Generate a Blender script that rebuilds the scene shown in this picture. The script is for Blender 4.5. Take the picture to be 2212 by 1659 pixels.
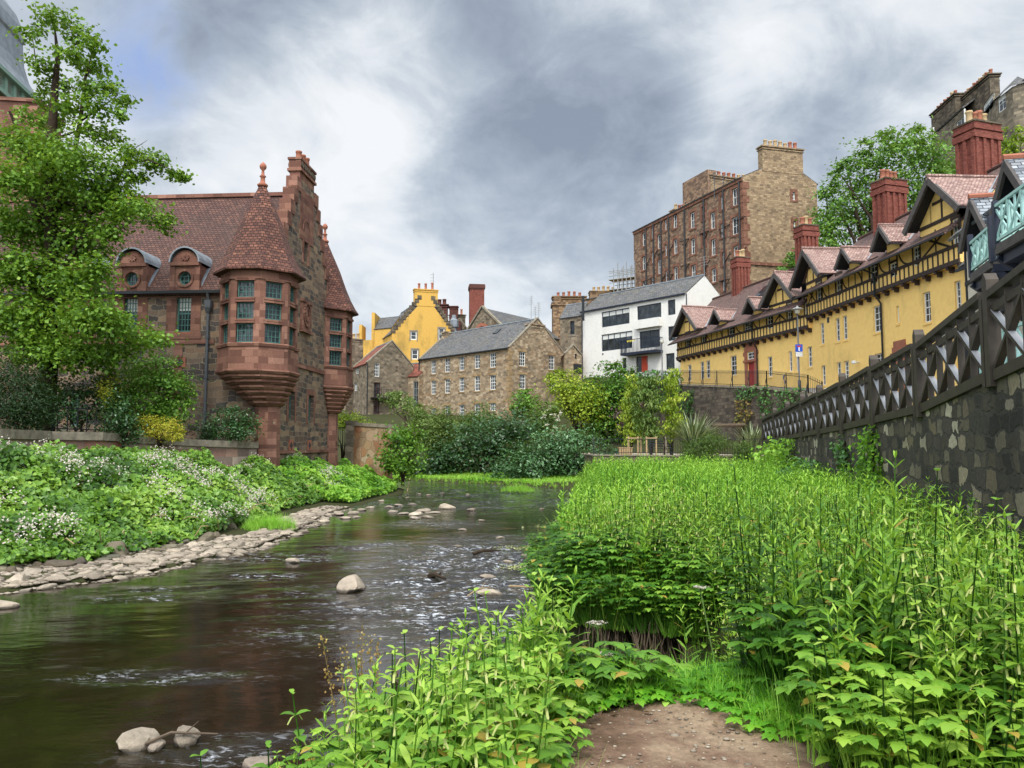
import bpy, math, random
import numpy as np
from mathutils import Vector, Matrix
from mathutils.geometry import delaunay_2d_cdt
random.seed(7); RNG = np.random.default_rng(11)
for o in list(bpy.data.objects): bpy.data.objects.remove(o)
S = bpy.context.scene; COL = S.collection
PI = math.pi
# ---------------------------------------------------------------- camera
EYE = 2.7; F = 1661.0; HOR = 960.0
PITCH = math.atan((HOR - 829.5) / F)
cam = bpy.data.cameras.new('camera'); co = bpy.data.objects.new('camera', cam); COL.objects.link(co)
cam.sensor_fit = 'HORIZONTAL'; cam.sensor_width = 36; cam.lens = 36 * F / 2212
cam.clip_start = 0.05; cam.clip_end = 3000
co.location = (0, 0, EYE); co.rotation_euler = (PI / 2 + PITCH, 0, 0); S.camera = co
S.view_settings.view_transform = 'Standard'; S.view_settings.look = 'None'
S.view_settings.exposure = 1.0; S.view_settings.gamma = 1
S.cycles.max_bounces = 6; S.cycles.diffuse_bounces = 3; S.cycles.glossy_bounces = 3
S.cycles.transmission_bounces = 4; S.cycles.transparent_max_bounces = 4
S.cycles.use_denoising = True; S.cycles.caustics_reflective = False; S.cycles.caustics_refractive = False
CP, SP = math.cos(PITCH), math.sin(PITCH)
def ray(px, py):
    a = (px - 1106) / F; b = (829.5 - py) / F
    return Vector((a, CP - b * SP, SP + b * CP))
def W(px, py, Y):
    "world point seen at photo position px,py (2212 wide) at ground distance Y"
    d = ray(px, py); t = Y / d.y
    return Vector((d.x * t, Y, EYE + d.z * t))
def on_z(px, py, z):
    d = ray(px, py); t = (z - EYE) / d.z
    return Vector((d.x * t, d.y * t, z))
# measuring helpers: coordinates read in enlarged crops of the photo
CR = {1: (0, 0, .36458), 2: (0, 489.6, .36458), 3: (691.3, 547.2, .3125), 4: (1209.7, 288, .3125), 5: (1693.6, 144, .23437),
      6: (1693.6, 518.4, .23437), 7: (1152.1, 720.1, .3125), 8: (2039.2, 426.2, .1362), 9: (1923.8, 547.2, .1302)}
def cr(k, x, y):
    ox, oy, s = CR[k]; return ox + s * x, oy + s * y
# ---------------------------------------------------------------- nodes
def nd(t, typ, ins=None, **kw):
    n = t.nodes.new(typ)
    for k, v in kw.items(): setattr(n, k, v)
    for k, v in (ins or {}).items():
        s = n.inputs[k]
        if isinstance(v, bpy.types.NodeSocket): t.links.new(v, s)
        else: s.default_value = v
    return n
def ramp(t, fac, stops, interp='LINEAR'):
    n = t.nodes.new('ShaderNodeValToRGB'); t.links.new(fac, n.inputs[0]); cr_ = n.color_ramp; cr_.interpolation = interp
    while len(cr_.elements) < len(stops): cr_.elements.new(0.5)
    for e, (p, c) in zip(cr_.elements, stops):
        e.position = p; e.color = (*c, 1) if len(c) == 3 else c
    return n.outputs[0]
def mixc(t, fac, a, b, blend='MIX'):
    n = t.nodes.new('ShaderNodeMix'); n.data_type = 'RGBA'; n.blend_type = blend
    for i, v in ((0, fac), (6, a), (7, b)):
        if isinstance(v, bpy.types.NodeSocket): t.links.new(v, n.inputs[i])
        else: n.inputs[i].default_value = v if i == 0 else ((*v, 1) if len(v) == 3 else v)
    return n.outputs[2]
def mth(t, op, a, b=0.0, c=None, clamp=False):
    n = t.nodes.new('ShaderNodeMath'); n.operation = op; n.use_clamp = clamp
    for i, v in enumerate((a, b, c)):
        if v is None: continue
        if isinstance(v, bpy.types.NodeSocket): t.links.new(v, n.inputs[i])
        else: n.inputs[i].default_value = v
    return n.outputs[0]
def vmul(t, v, s):
    return nd(t, 'ShaderNodeVectorMath', {0: v, 1: s}, operation='MULTIPLY').outputs[0]
def vadd(t, v, s):
    return nd(t, 'ShaderNodeVectorMath', {0: v, 1: s}, operation='ADD').outputs[0]
def noise(t, vec, scale, detail=4, rough=.55, dist=0.0):
    return nd(t, 'ShaderNodeTexNoise', {'Vector': vec, 'Scale': scale, 'Detail': detail, 'Roughness': rough, 'Distortion': dist}).outputs[0]
def rng_(t, v, a, b, c=0.0, d=1.0):
    return nd(t, 'ShaderNodeMapRange', {0: v, 1: a, 2: b, 3: c, 4: d}).outputs[0]
def srgb(h, k=1.0):
    v = [int(h[i:i + 2], 16) / 255 for i in (0, 2, 4)]
    return tuple(k * (x / 12.92 if x <= .04045 else ((x + .055) / 1.055) ** 2.4) for x in v)
# ---------------------------------------------------------------- world and sun
SUN_EL, SUN_AZ = math.radians(52), math.radians(184)      # azimuth measured clockwise from +Y
sdir = Vector((math.sin(SUN_AZ) * math.cos(SUN_EL), math.cos(SUN_AZ) * math.cos(SUN_EL), math.sin(SUN_EL)))
w = bpy.data.worlds.new('World'); S.world = w; w.use_nodes = True; T = w.node_tree; T.nodes.clear()
sky = nd(T, 'ShaderNodeTexSky', sky_type='NISHITA', sun_disc=False, sun_elevation=SUN_EL, sun_rotation=SUN_AZ)
tc = nd(T, 'ShaderNodeTexCoord').outputs['Generated']
xyz = nd(T, 'ShaderNodeSeparateXYZ', {0: tc})
den = mth(T, 'ADD', mth(T, 'MAXIMUM', xyz.outputs[2], 0.0), .26)
pv = nd(T, 'ShaderNodeCombineXYZ', {0: mth(T, 'DIVIDE', xyz.outputs[0], den), 1: mth(T, 'DIVIDE', xyz.outputs[1], den), 2: 3.7}).outputs[0]
dv = vmul(T, tc, (1.0, 1.0, 1.75)); pv = nd(T, 'ShaderNodeMix', {0: .22, 4: dv, 5: vmul(T, pv, (.5, .5, .5))}, data_type='VECTOR').outputs[1]
n1 = noise(T, pv, 3.1, 10, .57, .35); n2 = noise(T, vadd(T, pv, (5.3, 1.2, 0)), 8.0, 9, .6, .5)
dens = mth(T, 'ADD', mth(T, 'MULTIPLY', n1, .62), mth(T, 'MULTIPLY', n2, .38))
def blob(px, py, width, amt):
    d = ray(px, py).normalized()
    dp = nd(T, 'ShaderNodeVectorMath', {0: nd(T, 'ShaderNodeVectorMath', {0: tc}, operation='NORMALIZE').outputs[0], 1: d}, operation='DOT_PRODUCT').outputs['Value']
    k = nd(T, 'ShaderNodeMapRange', {0: dp, 1: math.cos(math.radians(width)), 2: 1.0, 3: 0.0, 4: amt}, interpolation_type='SMOOTHSTEP').outputs[0]
    return k
for b in ((1120, 330, 13, -.075), (1250, 120, 12, -.05), (420, 130, 8, -.07), (1600, 190, 11, -.05), (1850, 260, 9, -.08), (640, 300, 9, .05), (880, 200, 8, .07),
          (760, 470, 12, .06), (520, 330, 9, .03), (1000, 560, 9, .05), (1680, 60, 8, .08), (1300, 30, 7, .04), (1560, 330, 7, .05), (120, 60, 9, .04), (1010, 420, 7, -.05), (700, 30, 9, -.03)):
    dens = mth(T, 'ADD', dens, blob(*b))
cl = ramp(T, dens, [(.28, (.28, .33, .41)), (.39, (.41, .47, .55)), (.47, (.57, .63, .70)), (.55, (.80, .84, .88)), (.64, (.95, .965, .98))])
gap = mth(T, 'ADD', blob(330, 105, 5.0, .55), blob(300, 190, 4.0, .42))
gapn = mth(T, 'MULTIPLY', gap, rng_(T, n2, .36, .62), clamp=True)
cl = mixc(T, gapn, cl, (.33, .46, .80))
# broad glow added to the unseen sky round the sun, filling the side walls
dp = nd(T, 'ShaderNodeVectorMath', {0: nd(T, 'ShaderNodeVectorMath', {0: tc}, operation='NORMALIZE').outputs[0], 1: sdir}, operation='DOT_PRODUCT').outputs['Value']
glow = nd(T, 'ShaderNodeMapRange', {0: dp, 1: .1, 2: 1.0, 3: 1.0, 4: 3.8}, interpolation_type='SMOOTHSTEP').outputs[0]
cl = nd(T, 'ShaderNodeVectorMath', {0: cl, 3: mth(T, 'MULTIPLY', glow, 5.0)}, operation='SCALE').outputs[0]
clr = mixc(T, .93, sky.outputs[0], cl)
bg = nd(T, 'ShaderNodeBackground', {0: clr, 1: .1})
nd(T, 'ShaderNodeOutputWorld', {0: bg.outputs[0]})
sl = bpy.data.lights.new('sun', 'SUN'); so = bpy.data.objects.new('sun', sl); COL.objects.link(so)
sl.energy = 1.5; sl.angle = math.radians(14); sl.color = (1, .955, .88)
so.rotation_euler = (-sdir).to_track_quat('-Z', 'Y').to_euler(); so.location = (0, -20, 40)
# ---------------------------------------------------------------- materials
def newmat(name, rough=.8, spec=.3):
    m = bpy.data.materials.new(name); m.use_nodes = True; t = m.node_tree; b = t.nodes['Principled BSDF']
    b.inputs['Roughness'].default_value = rough; b.inputs['Specular IOR Level'].default_value = spec
    return m, t, b
def uvn(t): return nd(t, 'ShaderNodeUVMap').outputs[0]
def objc(t): return nd(t, 'ShaderNodeTexCoord').outputs['Object']
def bump(t, b, h, strength=.5, dist=.02):
    n = nd(t, 'ShaderNodeBump', {'Height': h, 'Strength': strength, 'Distance': dist}); t.links.new(n.outputs[0], b.inputs['Normal'])
def plain(name, col, rough=.6, spec=.3, var=.12, scale=6, metal=0, bmp=.15):
    m, t, b = newmat(name, rough, spec); n = noise(t, objc(t), scale, 5)
    c = mixc(t, rng_(t, n, .3, .7), tuple(x * (1 - var) for x in col), tuple(min(1, x * (1 + var)) for x in col))
    t.links.new(c, b.inputs['Base Color']); b.inputs['Metallic'].default_value = metal
    if bmp: bump(t, b, n, bmp, .01)
    return m
def stone(name, cols, mortar, bw=.55, bh=.24, dist=.06, ms=.018, stain=(.05, .045, .04), st=.35, rough=.9, bmp=.6, dscale=1.6, streak=False):
    "coursed stone: every block its own tone from the ramp"
    m, t, b = newmat(name, rough, .2); uv = uvn(t)
    nv = nd(t, 'ShaderNodeTexNoise', {'Vector': uv, 'Scale': dscale, 'Detail': 3}).outputs[1]
    dv = vmul(t, vadd(t, nv, (-.5, -.5, -.5)), (dist * 2, dist * 2, 0)); v = vadd(t, uv, dv)
    br = nd(t, 'ShaderNodeTexBrick', {'Vector': v, 'Color1': (0, 0, 0, 1), 'Color2': (1, 1, 1, 1), 'Mortar': (.5, .5, .5, 1), 'Scale': 1, 'Mortar Size': ms, 'Mortar Smooth': .3, 'Brick Width': bw, 'Row Height': bh}, offset=.43, squash=.7, squash_frequency=3)
    n = len(cols); c = ramp(t, br.outputs[0], [(i / max(1, n - 1) * .9 + .05, x) for i, x in enumerate(cols)])
    fine = noise(t, uv, 14, 6, .65); c = mixc(t, .45, c, ramp(t, fine, [(.3, (.28, .27, .26)), (.7, (.78, .76, .74))]), 'OVERLAY')
    c = mixc(t, br.outputs[1], c, mortar)
    sv = vmul(t, uv, (1, .28, 1)) if streak else uv
    big = noise(t, sv, .55, 6, .65); c = mixc(t, mth(t, 'MULTIPLY', rng_(t, big, .5, .75), st), c, stain)
    t.links.new(c, b.inputs['Base Color'])
    bump(t, b, mth(t, 'SUBTRACT', mth(t, 'MULTIPLY', fine, .5), br.outputs[1]), bmp, .03)
    return m
def rubble(name, cols, mortar, sc=2.6, asp=1.7, edge=.05, stain=(.05, .045, .04), st=.4, bmp=.8, streak=False, pale=None):
    "random rubble: one cell, one stone"
    m, t, b = newmat(name, .92, .2); uv = uvn(t)
    nv = nd(t, 'ShaderNodeTexNoise', {'Vector': uv, 'Scale': 2.5, 'Detail': 3}).outputs[1]
    v = vadd(t, vmul(t, uv, (1, asp, 1)), vmul(t, vadd(t, nv, (-.5, -.5, -.5)), (.25, .25, 0)))
    vo = nd(t, 'ShaderNodeTexVoronoi', {'Vector': v, 'Scale': sc, 'Randomness': .85}, voronoi_dimensions='2D', distance='CHEBYCHEV')
    ve = nd(t, 'ShaderNodeTexVoronoi', {'Vector': v, 'Scale': sc, 'Randomness': .85}, voronoi_dimensions='2D', feature='DISTANCE_TO_EDGE')
    vo.distance = 'EUCLIDEAN'
    n = len(cols); key = nd(t, 'ShaderNodeSeparateColor', {0: vo.outputs['Color']}).outputs[0]
    c = ramp(t, key, [(i / max(1, n - 1), x) for i, x in enumerate(cols)], 'CONSTANT' if pale else 'LINEAR')
    fine = noise(t, uv, 12, 6, .7); c = mixc(t, .5, c, ramp(t, fine, [(.3, (.25, .25, .25)), (.7, (.8, .78, .75))]), 'OVERLAY')
    e = nd(t, 'ShaderNodeMapRange', {0: ve.outputs['Distance'], 1: 0.0, 2: edge, 3: 1.0, 4: 0.0}).outputs[0]
    c = mixc(t, mth(t, 'MULTIPLY', e, .85), c, mortar)
    sv = vmul(t, uv, (1.2, .22, 1)) if streak else uv
    big = noise(t, sv, .8, 6, .65); c = mixc(t, mth(t, 'MULTIPLY', rng_(t, big, .45, .7), st), c, stain)
    t.links.new(c, b.inputs['Base Color'])
    bump(t, b, mth(t, 'SUBTRACT', mth(t, 'MULTIPLY', fine, .6), e), bmp, .04)
    return m
def tiles(name, cols, bw=.18, bh=.14, gap=(.03, .02, .02), rough=.75, st=.4, stain=(.06, .055, .05), moss=None, bmp=.8):
    m, t, b = newmat(name, rough, .35); uv = uvn(t)
    v = vadd(t, uv, vmul(t, vadd(t, nd(t, 'ShaderNodeTexNoise', {'Vector': uv, 'Scale': 1.1, 'Detail': 2}).outputs[1], (-.5, -.5, -.5)), (.05, .05, 0)))
    br = nd(t, 'ShaderNodeTexBrick', {'Vector': v, 'Color1': (0, 0, 0, 1), 'Color2': (1, 1, 1, 1), 'Scale': 1, 'Mortar Size': .016, 'Mortar Smooth': .2, 'Brick Width': bw, 'Row Height': bh})
    n = len(cols); c = ramp(t, br.outputs[0], [(i / max(1, n - 1) * .9 + .05, x) for i, x in enumerate(cols)])
    sy = nd(t, 'ShaderNodeSeparateXYZ', {0: v}).outputs[1]
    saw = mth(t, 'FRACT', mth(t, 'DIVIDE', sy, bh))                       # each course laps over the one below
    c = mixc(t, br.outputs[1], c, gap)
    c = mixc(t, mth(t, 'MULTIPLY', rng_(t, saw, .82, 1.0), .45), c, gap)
    big = noise(t, uv, .5, 6, .65); c = mixc(t, mth(t, 'MULTIPLY', rng_(t, big, .45, .72), st), c, stain)
    if moss: c = mixc(t, mth(t, 'MULTIPLY', rng_(t, noise(t, uv, 1.9, 6, .7), .58, .7), .6), c, moss)
    t.links.new(c, b.inputs['Base Color'])
    bump(t, b, mth(t, 'SUBTRACT', mth(t, 'SUBTRACT', 1.0, saw), br.outputs[1]), bmp, .03)
    return m
def leafmat(name, cols, trans=.35, rough=.45, spec=.35):
    m, t, b = newmat(name, rough, spec); a = nd(t, 'ShaderNodeAttribute', attribute_name='lv').outputs['Fac']
    c = ramp(t, a, [(([0, .24, .52, .84, .955, 1.0][i] if len(cols) == 6 else i / max(1, len(cols) - 1)), x) for i, x in enumerate(cols)])
    t.links.new(c, b.inputs['Base Color'])
    tr = nd(t, 'ShaderNodeBsdfTranslucent', {0: mixc(t, .5, c, (.30, .42, .03), 'MIX')})
    mx = nd(t, 'ShaderNodeMixShader', {0: trans, 1: b.outputs[0], 2: tr.outputs[0]})
    t.links.new(mx.outputs[0], t.nodes['Material Output'].inputs[0]); return m
M = {}
M['red_ashlar'] = stone('red sandstone ashlar', [srgb('63453a'), srgb('7b564a'), srgb('8b6655'), srgb('6f4d42'), srgb('977060')], srgb('6b4c40'), .75, .3, .01, .008, srgb('2b2220'), .7, streak=True, bmp=.25)
M['hall_rubble'] = stone('snecked grey brown rubble', [srgb('4a4441'), srgb('6b5c51'), srgb('86725e'), srgb('5a504a'), srgb('947d65'), srgb('735a4b'), srgb('544e4a')], srgb('968873'), .66, .26, .2, .013, srgb('2a2725'), .5, streak=True)
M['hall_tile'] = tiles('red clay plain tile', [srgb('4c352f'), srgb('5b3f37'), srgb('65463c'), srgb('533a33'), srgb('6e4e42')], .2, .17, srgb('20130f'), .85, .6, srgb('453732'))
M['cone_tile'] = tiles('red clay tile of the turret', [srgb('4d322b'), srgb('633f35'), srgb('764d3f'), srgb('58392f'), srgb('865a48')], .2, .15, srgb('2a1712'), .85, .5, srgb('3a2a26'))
M['lead'] = plain('lead sheet', (.23, .26, .285), .55, .4, .25, 2.2)
M['dark_iron'] = plain('dark painted iron', (.014, .016, .018), .5, .4)
M['green_frame'] = plain('green painted sash', srgb('4a7068'), .5)
M['white_frame'] = plain('white painted sash', (.78, .78, .75), .5, .3, .04)
M['black_frame'] = plain('dark grey window frame', (.03, .04, .055), .5, .3)
m, t, b = newmat('window glass', .04, .55); n = noise(t, objc(t), 1.4, 3)
t.links.new(ramp(t, n, [(.35, (.010, .013, .016)), (.6, (.035, .045, .05)), (.75, (.11, .12, .12))]), b.inputs['Base Color']); bump(t, b, noise(t, objc(t), 2.2, 2), .12, .02); M['glass'] = m
M['blind'] = plain('white window blind', (.62, .62, .58), .8, .1, .06, 3)
M['pot_clay'] = plain('terracotta chimney pot', srgb('9c6550'), .8, .2, .25, 3)
M['pot_buff'] = plain('buff chimney pot', srgb('b39a74'), .8, .2, .25, 3)
M['yellow'] = None
def render_coat(name, col, stain, st=.25, rough=.9, sc=.7):
    m, t, b = newmat(name, rough, .2); uv = uvn(t); fine = noise(t, uv, 22, 5, .7); mid = noise(t, uv, 3.2, 5, .6)
    c = mixc(t, rng_(t, mid, .3, .7), tuple(x * .93 for x in col), tuple(min(1, x * 1.05) for x in col))
    big = noise(t, vmul(t, uv, (1, .4, 1)), sc, 6, .65); c = mixc(t, mth(t, 'MULTIPLY', rng_(t, big, .52, .72), st), c, stain)
    t.links.new(c, b.inputs['Base Color']); bump(t, b, fine, .35, .015); return m
M['yellow'] = render_coat('yellow painted harling', srgb('ffd280'), srgb('b89f66'), .5)
M['ochre'] = render_coat('ochre harling', srgb('cda352'), srgb('7f6c40'), .7, sc=.45)
M['white_render'] = render_coat('white render', srgb('dcd9d2'), srgb('b5b2a8'), .3)
M['cream_render'] = render_coat('cream render', srgb('d6ccbb'), srgb('9c9384'), .35)
M['timber'] = plain('dark brown stained timber', srgb('3d322d'), .7, .3, .25, 5)
M['black_timber'] = plain('black painted timber', srgb('26272a'), .6, .3, .2, 5)
M['bargeboard'] = plain('weathered bargeboard', srgb('55504d'), .75, .3, .25, 4)
M['navy'] = plain('navy painted timber', srgb('1a2233'), .5, .4, .2)
M['turquoise'] = plain('pale turquoise painted timber', srgb('a9cfc6'), .55, .3, .06)
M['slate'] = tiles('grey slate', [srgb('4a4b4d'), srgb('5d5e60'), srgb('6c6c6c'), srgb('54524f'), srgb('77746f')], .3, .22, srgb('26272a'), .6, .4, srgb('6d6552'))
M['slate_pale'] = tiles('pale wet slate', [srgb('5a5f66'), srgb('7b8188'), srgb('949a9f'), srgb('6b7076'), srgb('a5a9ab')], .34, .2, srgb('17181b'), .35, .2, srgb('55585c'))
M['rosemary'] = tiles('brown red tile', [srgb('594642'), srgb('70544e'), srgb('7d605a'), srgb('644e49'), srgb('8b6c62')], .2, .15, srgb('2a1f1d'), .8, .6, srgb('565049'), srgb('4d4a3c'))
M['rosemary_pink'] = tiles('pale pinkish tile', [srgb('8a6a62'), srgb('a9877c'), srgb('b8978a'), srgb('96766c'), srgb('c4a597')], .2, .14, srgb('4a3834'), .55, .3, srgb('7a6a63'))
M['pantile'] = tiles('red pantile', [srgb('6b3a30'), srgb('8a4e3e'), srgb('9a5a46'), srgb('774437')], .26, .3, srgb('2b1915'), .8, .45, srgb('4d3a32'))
M['brick'] = stone('red chimney brick', [srgb('6b3830'), srgb('82483c'), srgb('905246'), srgb('753f35')], srgb('66463d'), .24, .085, .005, .012, srgb('33211d'), .35, bmp=.3)
M['brick_dark'] = stone('dark red brick', [srgb('4b2c27'), srgb('613a33'), srgb('6f463d'), srgb('553630')], srgb('4d3b36'), .24, .085, .005, .012, srgb('2c211f'), .3, bmp=.3)
M['mill'] = rubble('warm brown rubble', [srgb('8d7d68'), srgb('a8957a'), srgb('7d6e5a'), srgb('b9a78c'), srgb('987e62'), srgb('716454'), srgb('9d8a72')], srgb('938672'), 2.3, 1.8, .05, srgb('544b40'), .35)
M['cottage'] = rubble('grey brown rubble', [srgb('6d6253'), srgb('867a68'), srgb('5a5146'), srgb('978a76'), srgb('776753')], srgb('7d7363'), 2.1, 1.7, .05, srgb('3d382f'), .45)
M['old_stone'] = stone('brown sandstone', [srgb('6d5844'), srgb('8a7258'), srgb('9b8264'), srgb('7b644c'), srgb('5f4d3e')], srgb('6b5a48'), .6, .3, .03, .012, srgb('3d332b'), .5)
M['tenement_front'] = stone('red brown rubble of the tenement', [srgb('6e594a'), srgb('8a715e'), srgb('9d8168'), srgb('7b6454'), srgb('5f5046')], srgb('70604f'), .55, .26, .06, .014, srgb('3a302a'), .35)
M['tenement_side'] = stone('tan rubble of the tenement', [srgb('8a755c'), srgb('a08a6c'), srgb('7f6b55'), srgb('ab9577'), srgb('927d63'), srgb('74624f')], srgb('857460'), .5, .24, .07, .014, srgb('40372e'), .5)
M['tenement_trim'] = stone('brown ashlar trim', [srgb('6b4a3c'), srgb('7b5747'), srgb('8a6351')], srgb('604437'), .5, .3, .0, .006, srgb('3c2d27'), .3, bmp=.2)
M['soot_stone'] = stone('soot dark sandstone', [srgb('4b4339'), srgb('60574a'), srgb('766b59'), srgb('564d42')], srgb('4c443a'), .7, .32, .03, .01, srgb('2d2925'), .5)
M['grey_tenement'] = stone('grey brown ashlar', [srgb('6f6759'), srgb('837868'), srgb('968a75'), srgb('5f584d')], srgb('665e51'), .8, .34, .03, .01, srgb('3f3a33'), .45)
M['black_rubble'] = stone('soot blackened rubble', [srgb('3a3835'), srgb('4b4742'), srgb('403e3b'), srgb('5e574b'), srgb('45423e'), srgb('56504a'), srgb('7d725d'), srgb('3f3d3a'), srgb('686052'), srgb('4a4641'), srgb('9b907a'), srgb('42403d'), srgb('5b554b'), srgb('b3aa97')], srgb('4e4a45'), .37, .26, .20, .03, srgb('242322'), .6, .92, 1.0, 3.2, True)
M['retain'] = stone('dark retaining stone', [srgb('4a433c'), srgb('625950'), srgb('756a5c'), srgb('544b43')], srgb('4e463d'), .55, .27, .05, .02, srgb('2d2a26'), .5)
M['garden_wall'] = rubble('brown garden rubble', [srgb('5f554c'), srgb('776a5c'), srgb('6a5b4c'), srgb('857a6a')], srgb('6f675c'), 2.4, 1.9, .06, srgb('3a352e'), .4)
M['river_wall'] = stone('pink and grey ashlar', [srgb('8a7a6c'), srgb('a1887a'), srgb('8f5f50'), srgb('b0a08e'), srgb('7a6a60'), srgb('a4705e')], srgb('83766a'), .95, .36, .015, .01, srgb('4c4640'), .55, bmp=.3)
M['coping'] = plain('lichened coping stone', srgb('857c6c'), .9, .2, .35, 4, bmp=.4)
M['red_stone'] = plain('red sandstone trim', srgb('9c6450'), .85, .2, .15, 3)
M['red_door'] = plain('dark red door', srgb('9a2f2e'), .5, .4, .08)
M['orange_door'] = plain('orange red door', srgb('c2472a'), .5, .4, .06)
M['bark'] = plain('dark bark', srgb('3b3128'), .95, .1, .35, 9, bmp=.8)
M['bark_grey'] = plain('grey brown bark', srgb('5d5144'), .95, .1, .3, 9, bmp=.6)
M['pole_grey'] = plain('grey painted steel', srgb('4a4d50'), .45, .5, .1)
M['pale_pole'] = plain('pale grey pole', srgb('8d8e8b'), .5, .4, .1)
M['tarmac'] = plain('grey lane surface', (.17, .165, .16), .9, .2, .2, 6, bmp=.3)
M['gravel'] = plain('pale garden gravel', (.42, .36, .28), .95, .1, .3, 14, bmp=.5)
M['wood_pale'] = plain('pale wood', srgb('a08a68'), .8, .2, .2, 6)
M['fence_dark'] = plain('dark brown fence timber', srgb('40382f'), .6, .35, .25, 7)
M['fence_pale'] = plain('pale upper faces of the boards with painted sky light', srgb('8f8f90'), .6, .35, .1, 3)  # sky light on the upward board faces is put into this pale colour
# ---------------------------------------------------------------- mesh helpers
Z = Vector((0, 0, 1))
def tag(o, label=None, cat=None, group=None, kind=None):
    if label: o['label'] = label
    if cat: o['category'] = cat
    if group: o['group'] = group
    if kind: o['kind'] = kind
    return o
def empty(name, loc, label, cat, group=None, rz=0):
    o = bpy.data.objects.new(name, None); COL.objects.link(o); o.location = loc; o.rotation_euler[2] = rz; o.empty_display_size = .3
    return tag(o, label, cat, group)
def link(name, me, parent=None):
    o = bpy.data.objects.new(name, me); COL.objects.link(o)
    if parent is not None:
        o.parent = parent; o.matrix_parent_inverse = parent_inv(parent)
    return o
def parent_inv(p):
    m = Matrix.Identity(4); chain = []
    while p is not None: chain.append(p); p = p.parent
    for q in reversed(chain):
        m = m @ q.matrix_parent_inverse @ Matrix.LocRotScale(q.location, q.rotation_euler, q.scale)
    return m.inverted()
class MB:
    def __init__(s): s.v = []; s.f = []; s.m = []
    def add(s, vs, fs, mi=0):
        k = len(s.v); s.v += [tuple(x) for x in vs]
        for f in fs: s.f.append(tuple(i + k for i in f)); s.m.append(mi)
        return s
    def quad(s, a, b, c, d, mi=0): return s.add((a, b, c, d), ((0, 1, 2, 3),), mi)
    def hexa(s, p, mi=0):
        "8 corners: bottom ring of 4, then top ring of 4 (counter-clockwise from above)"
        return s.add(p, ((0, 3, 2, 1), (4, 5, 6, 7), (0, 1, 5, 4), (1, 2, 6, 5), (2, 3, 7, 6), (3, 0, 4, 7)), mi)
    def box(s, c, sx, sy, sz, rz=0, mi=0):
        "c: centre of the bottom face"
        c = Vector(c); e = Vector((math.cos(rz), math.sin(rz), 0)); n = Vector((-math.sin(rz), math.cos(rz), 0)); p = []
        for z in (0, sz):
            for a, b in ((-1, -1), (1, -1), (1, 1), (-1, 1)): p.append(c + e * (a * sx / 2) + n * (b * sy / 2) + Z * z)
        return s.hexa(p, mi)
    def beam(s, a, b, w, h, up=Z, mi=0):
        "bar from a to b, w wide sideways, h thick along up"
        a, b = Vector(a), Vector(b); d = (b - a).normalized(); sd = d.cross(up)
        sd = sd.normalized() if sd.length > 1e-5 else Vector((1, 0, 0)); u = sd.cross(d).normalized()
        p = [q + sd * (x * w / 2) + u * (y * h / 2) for y in (-1, 1) for q, x in ((a, 1), (b, 1), (b, -1), (a, -1))]
        p = [p[i] for i in (0, 3, 2, 1, 4, 7, 6, 5)]
        return s.hexa(p, mi)
    def tube(s, pts, r, n=6, mi=0, cap=True):
        pts = [Vector(p) for p in pts]; k = len(pts); rs = r if hasattr(r, '__len__') else [r] * k; vs = []; prev = None
        for i, p in enumerate(pts):
            d = (pts[min(i + 1, k - 1)] - pts[max(i - 1, 0)]).normalized()
            if prev is None: prev = d.orthogonal().normalized()
            x = (prev - d * prev.dot(d)); x = x.normalized() if x.length > 1e-6 else d.orthogonal().normalized(); prev = x; y = d.cross(x)
            for j in range(n): vs.append(p + x * (rs[i] * math.cos(2 * PI * j / n)) + y * (rs[i] * math.sin(2 * PI * j / n)))
        fs = [(i * n + j, i * n + (j + 1) % n, (i + 1) * n + (j + 1) % n, (i + 1) * n + j) for i in range(k - 1) for j in range(n)]
        if cap: fs += [tuple(range(n - 1, -1, -1)), tuple((k - 1) * n + j for j in range(n))]
        return s.add(vs, fs, mi)
    def lathe(s, c, prof, n=16, rot=0, mi=0, shift=None):
        "prof: (radius, z); shift: optional (dx,dy) per ring"
        c = Vector(c); vs = []
        for i, (r, z) in enumerate(prof):
            dx, dy = shift[i] if shift else (0, 0)
            for j in range(n):
                a = rot + 2 * PI * j / n; vs.append(c + Vector((r * math.cos(a) + dx, r * math.sin(a) + dy, z)))
        k = len(prof)
        fs = [(i * n + j, i * n + (j + 1) % n, (i + 1) * n + (j + 1) % n, (i + 1) * n + j) for i in range(k - 1) for j in range(n)]
        fs += [tuple(range(n - 1, -1, -1)), tuple((k - 1) * n + j for j in range(n))]
        return s.add(vs, fs, mi)
    def prism(s, poly, off, mi=0):
        "closed polygon of 3d points swept by off"
        n = len(poly); off = Vector(off); vs = [Vector(p) for p in poly]; vs += [p + off for p in vs]
        return s.add(vs, [tuple(range(n - 1, -1, -1)), tuple(range(n, 2 * n))] + [(i, (i + 1) % n, n + (i + 1) % n, n + i) for i in range(n)], mi)
    def build(s, name, mats, parent=None, smooth=False):
        me = bpy.data.meshes.new(name); me.from_pydata(s.v, [], s.f)
        for m in (mats if isinstance(mats, (list, tuple)) else [mats]): me.materials.append(m)
        if any(s.m): me.polygons.foreach_set('material_index', s.m)
        if smooth: me.polygons.foreach_set('use_smooth', [True] * len(s.f))
        autouv(me); me.update(); return link(name, me, parent)
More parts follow.
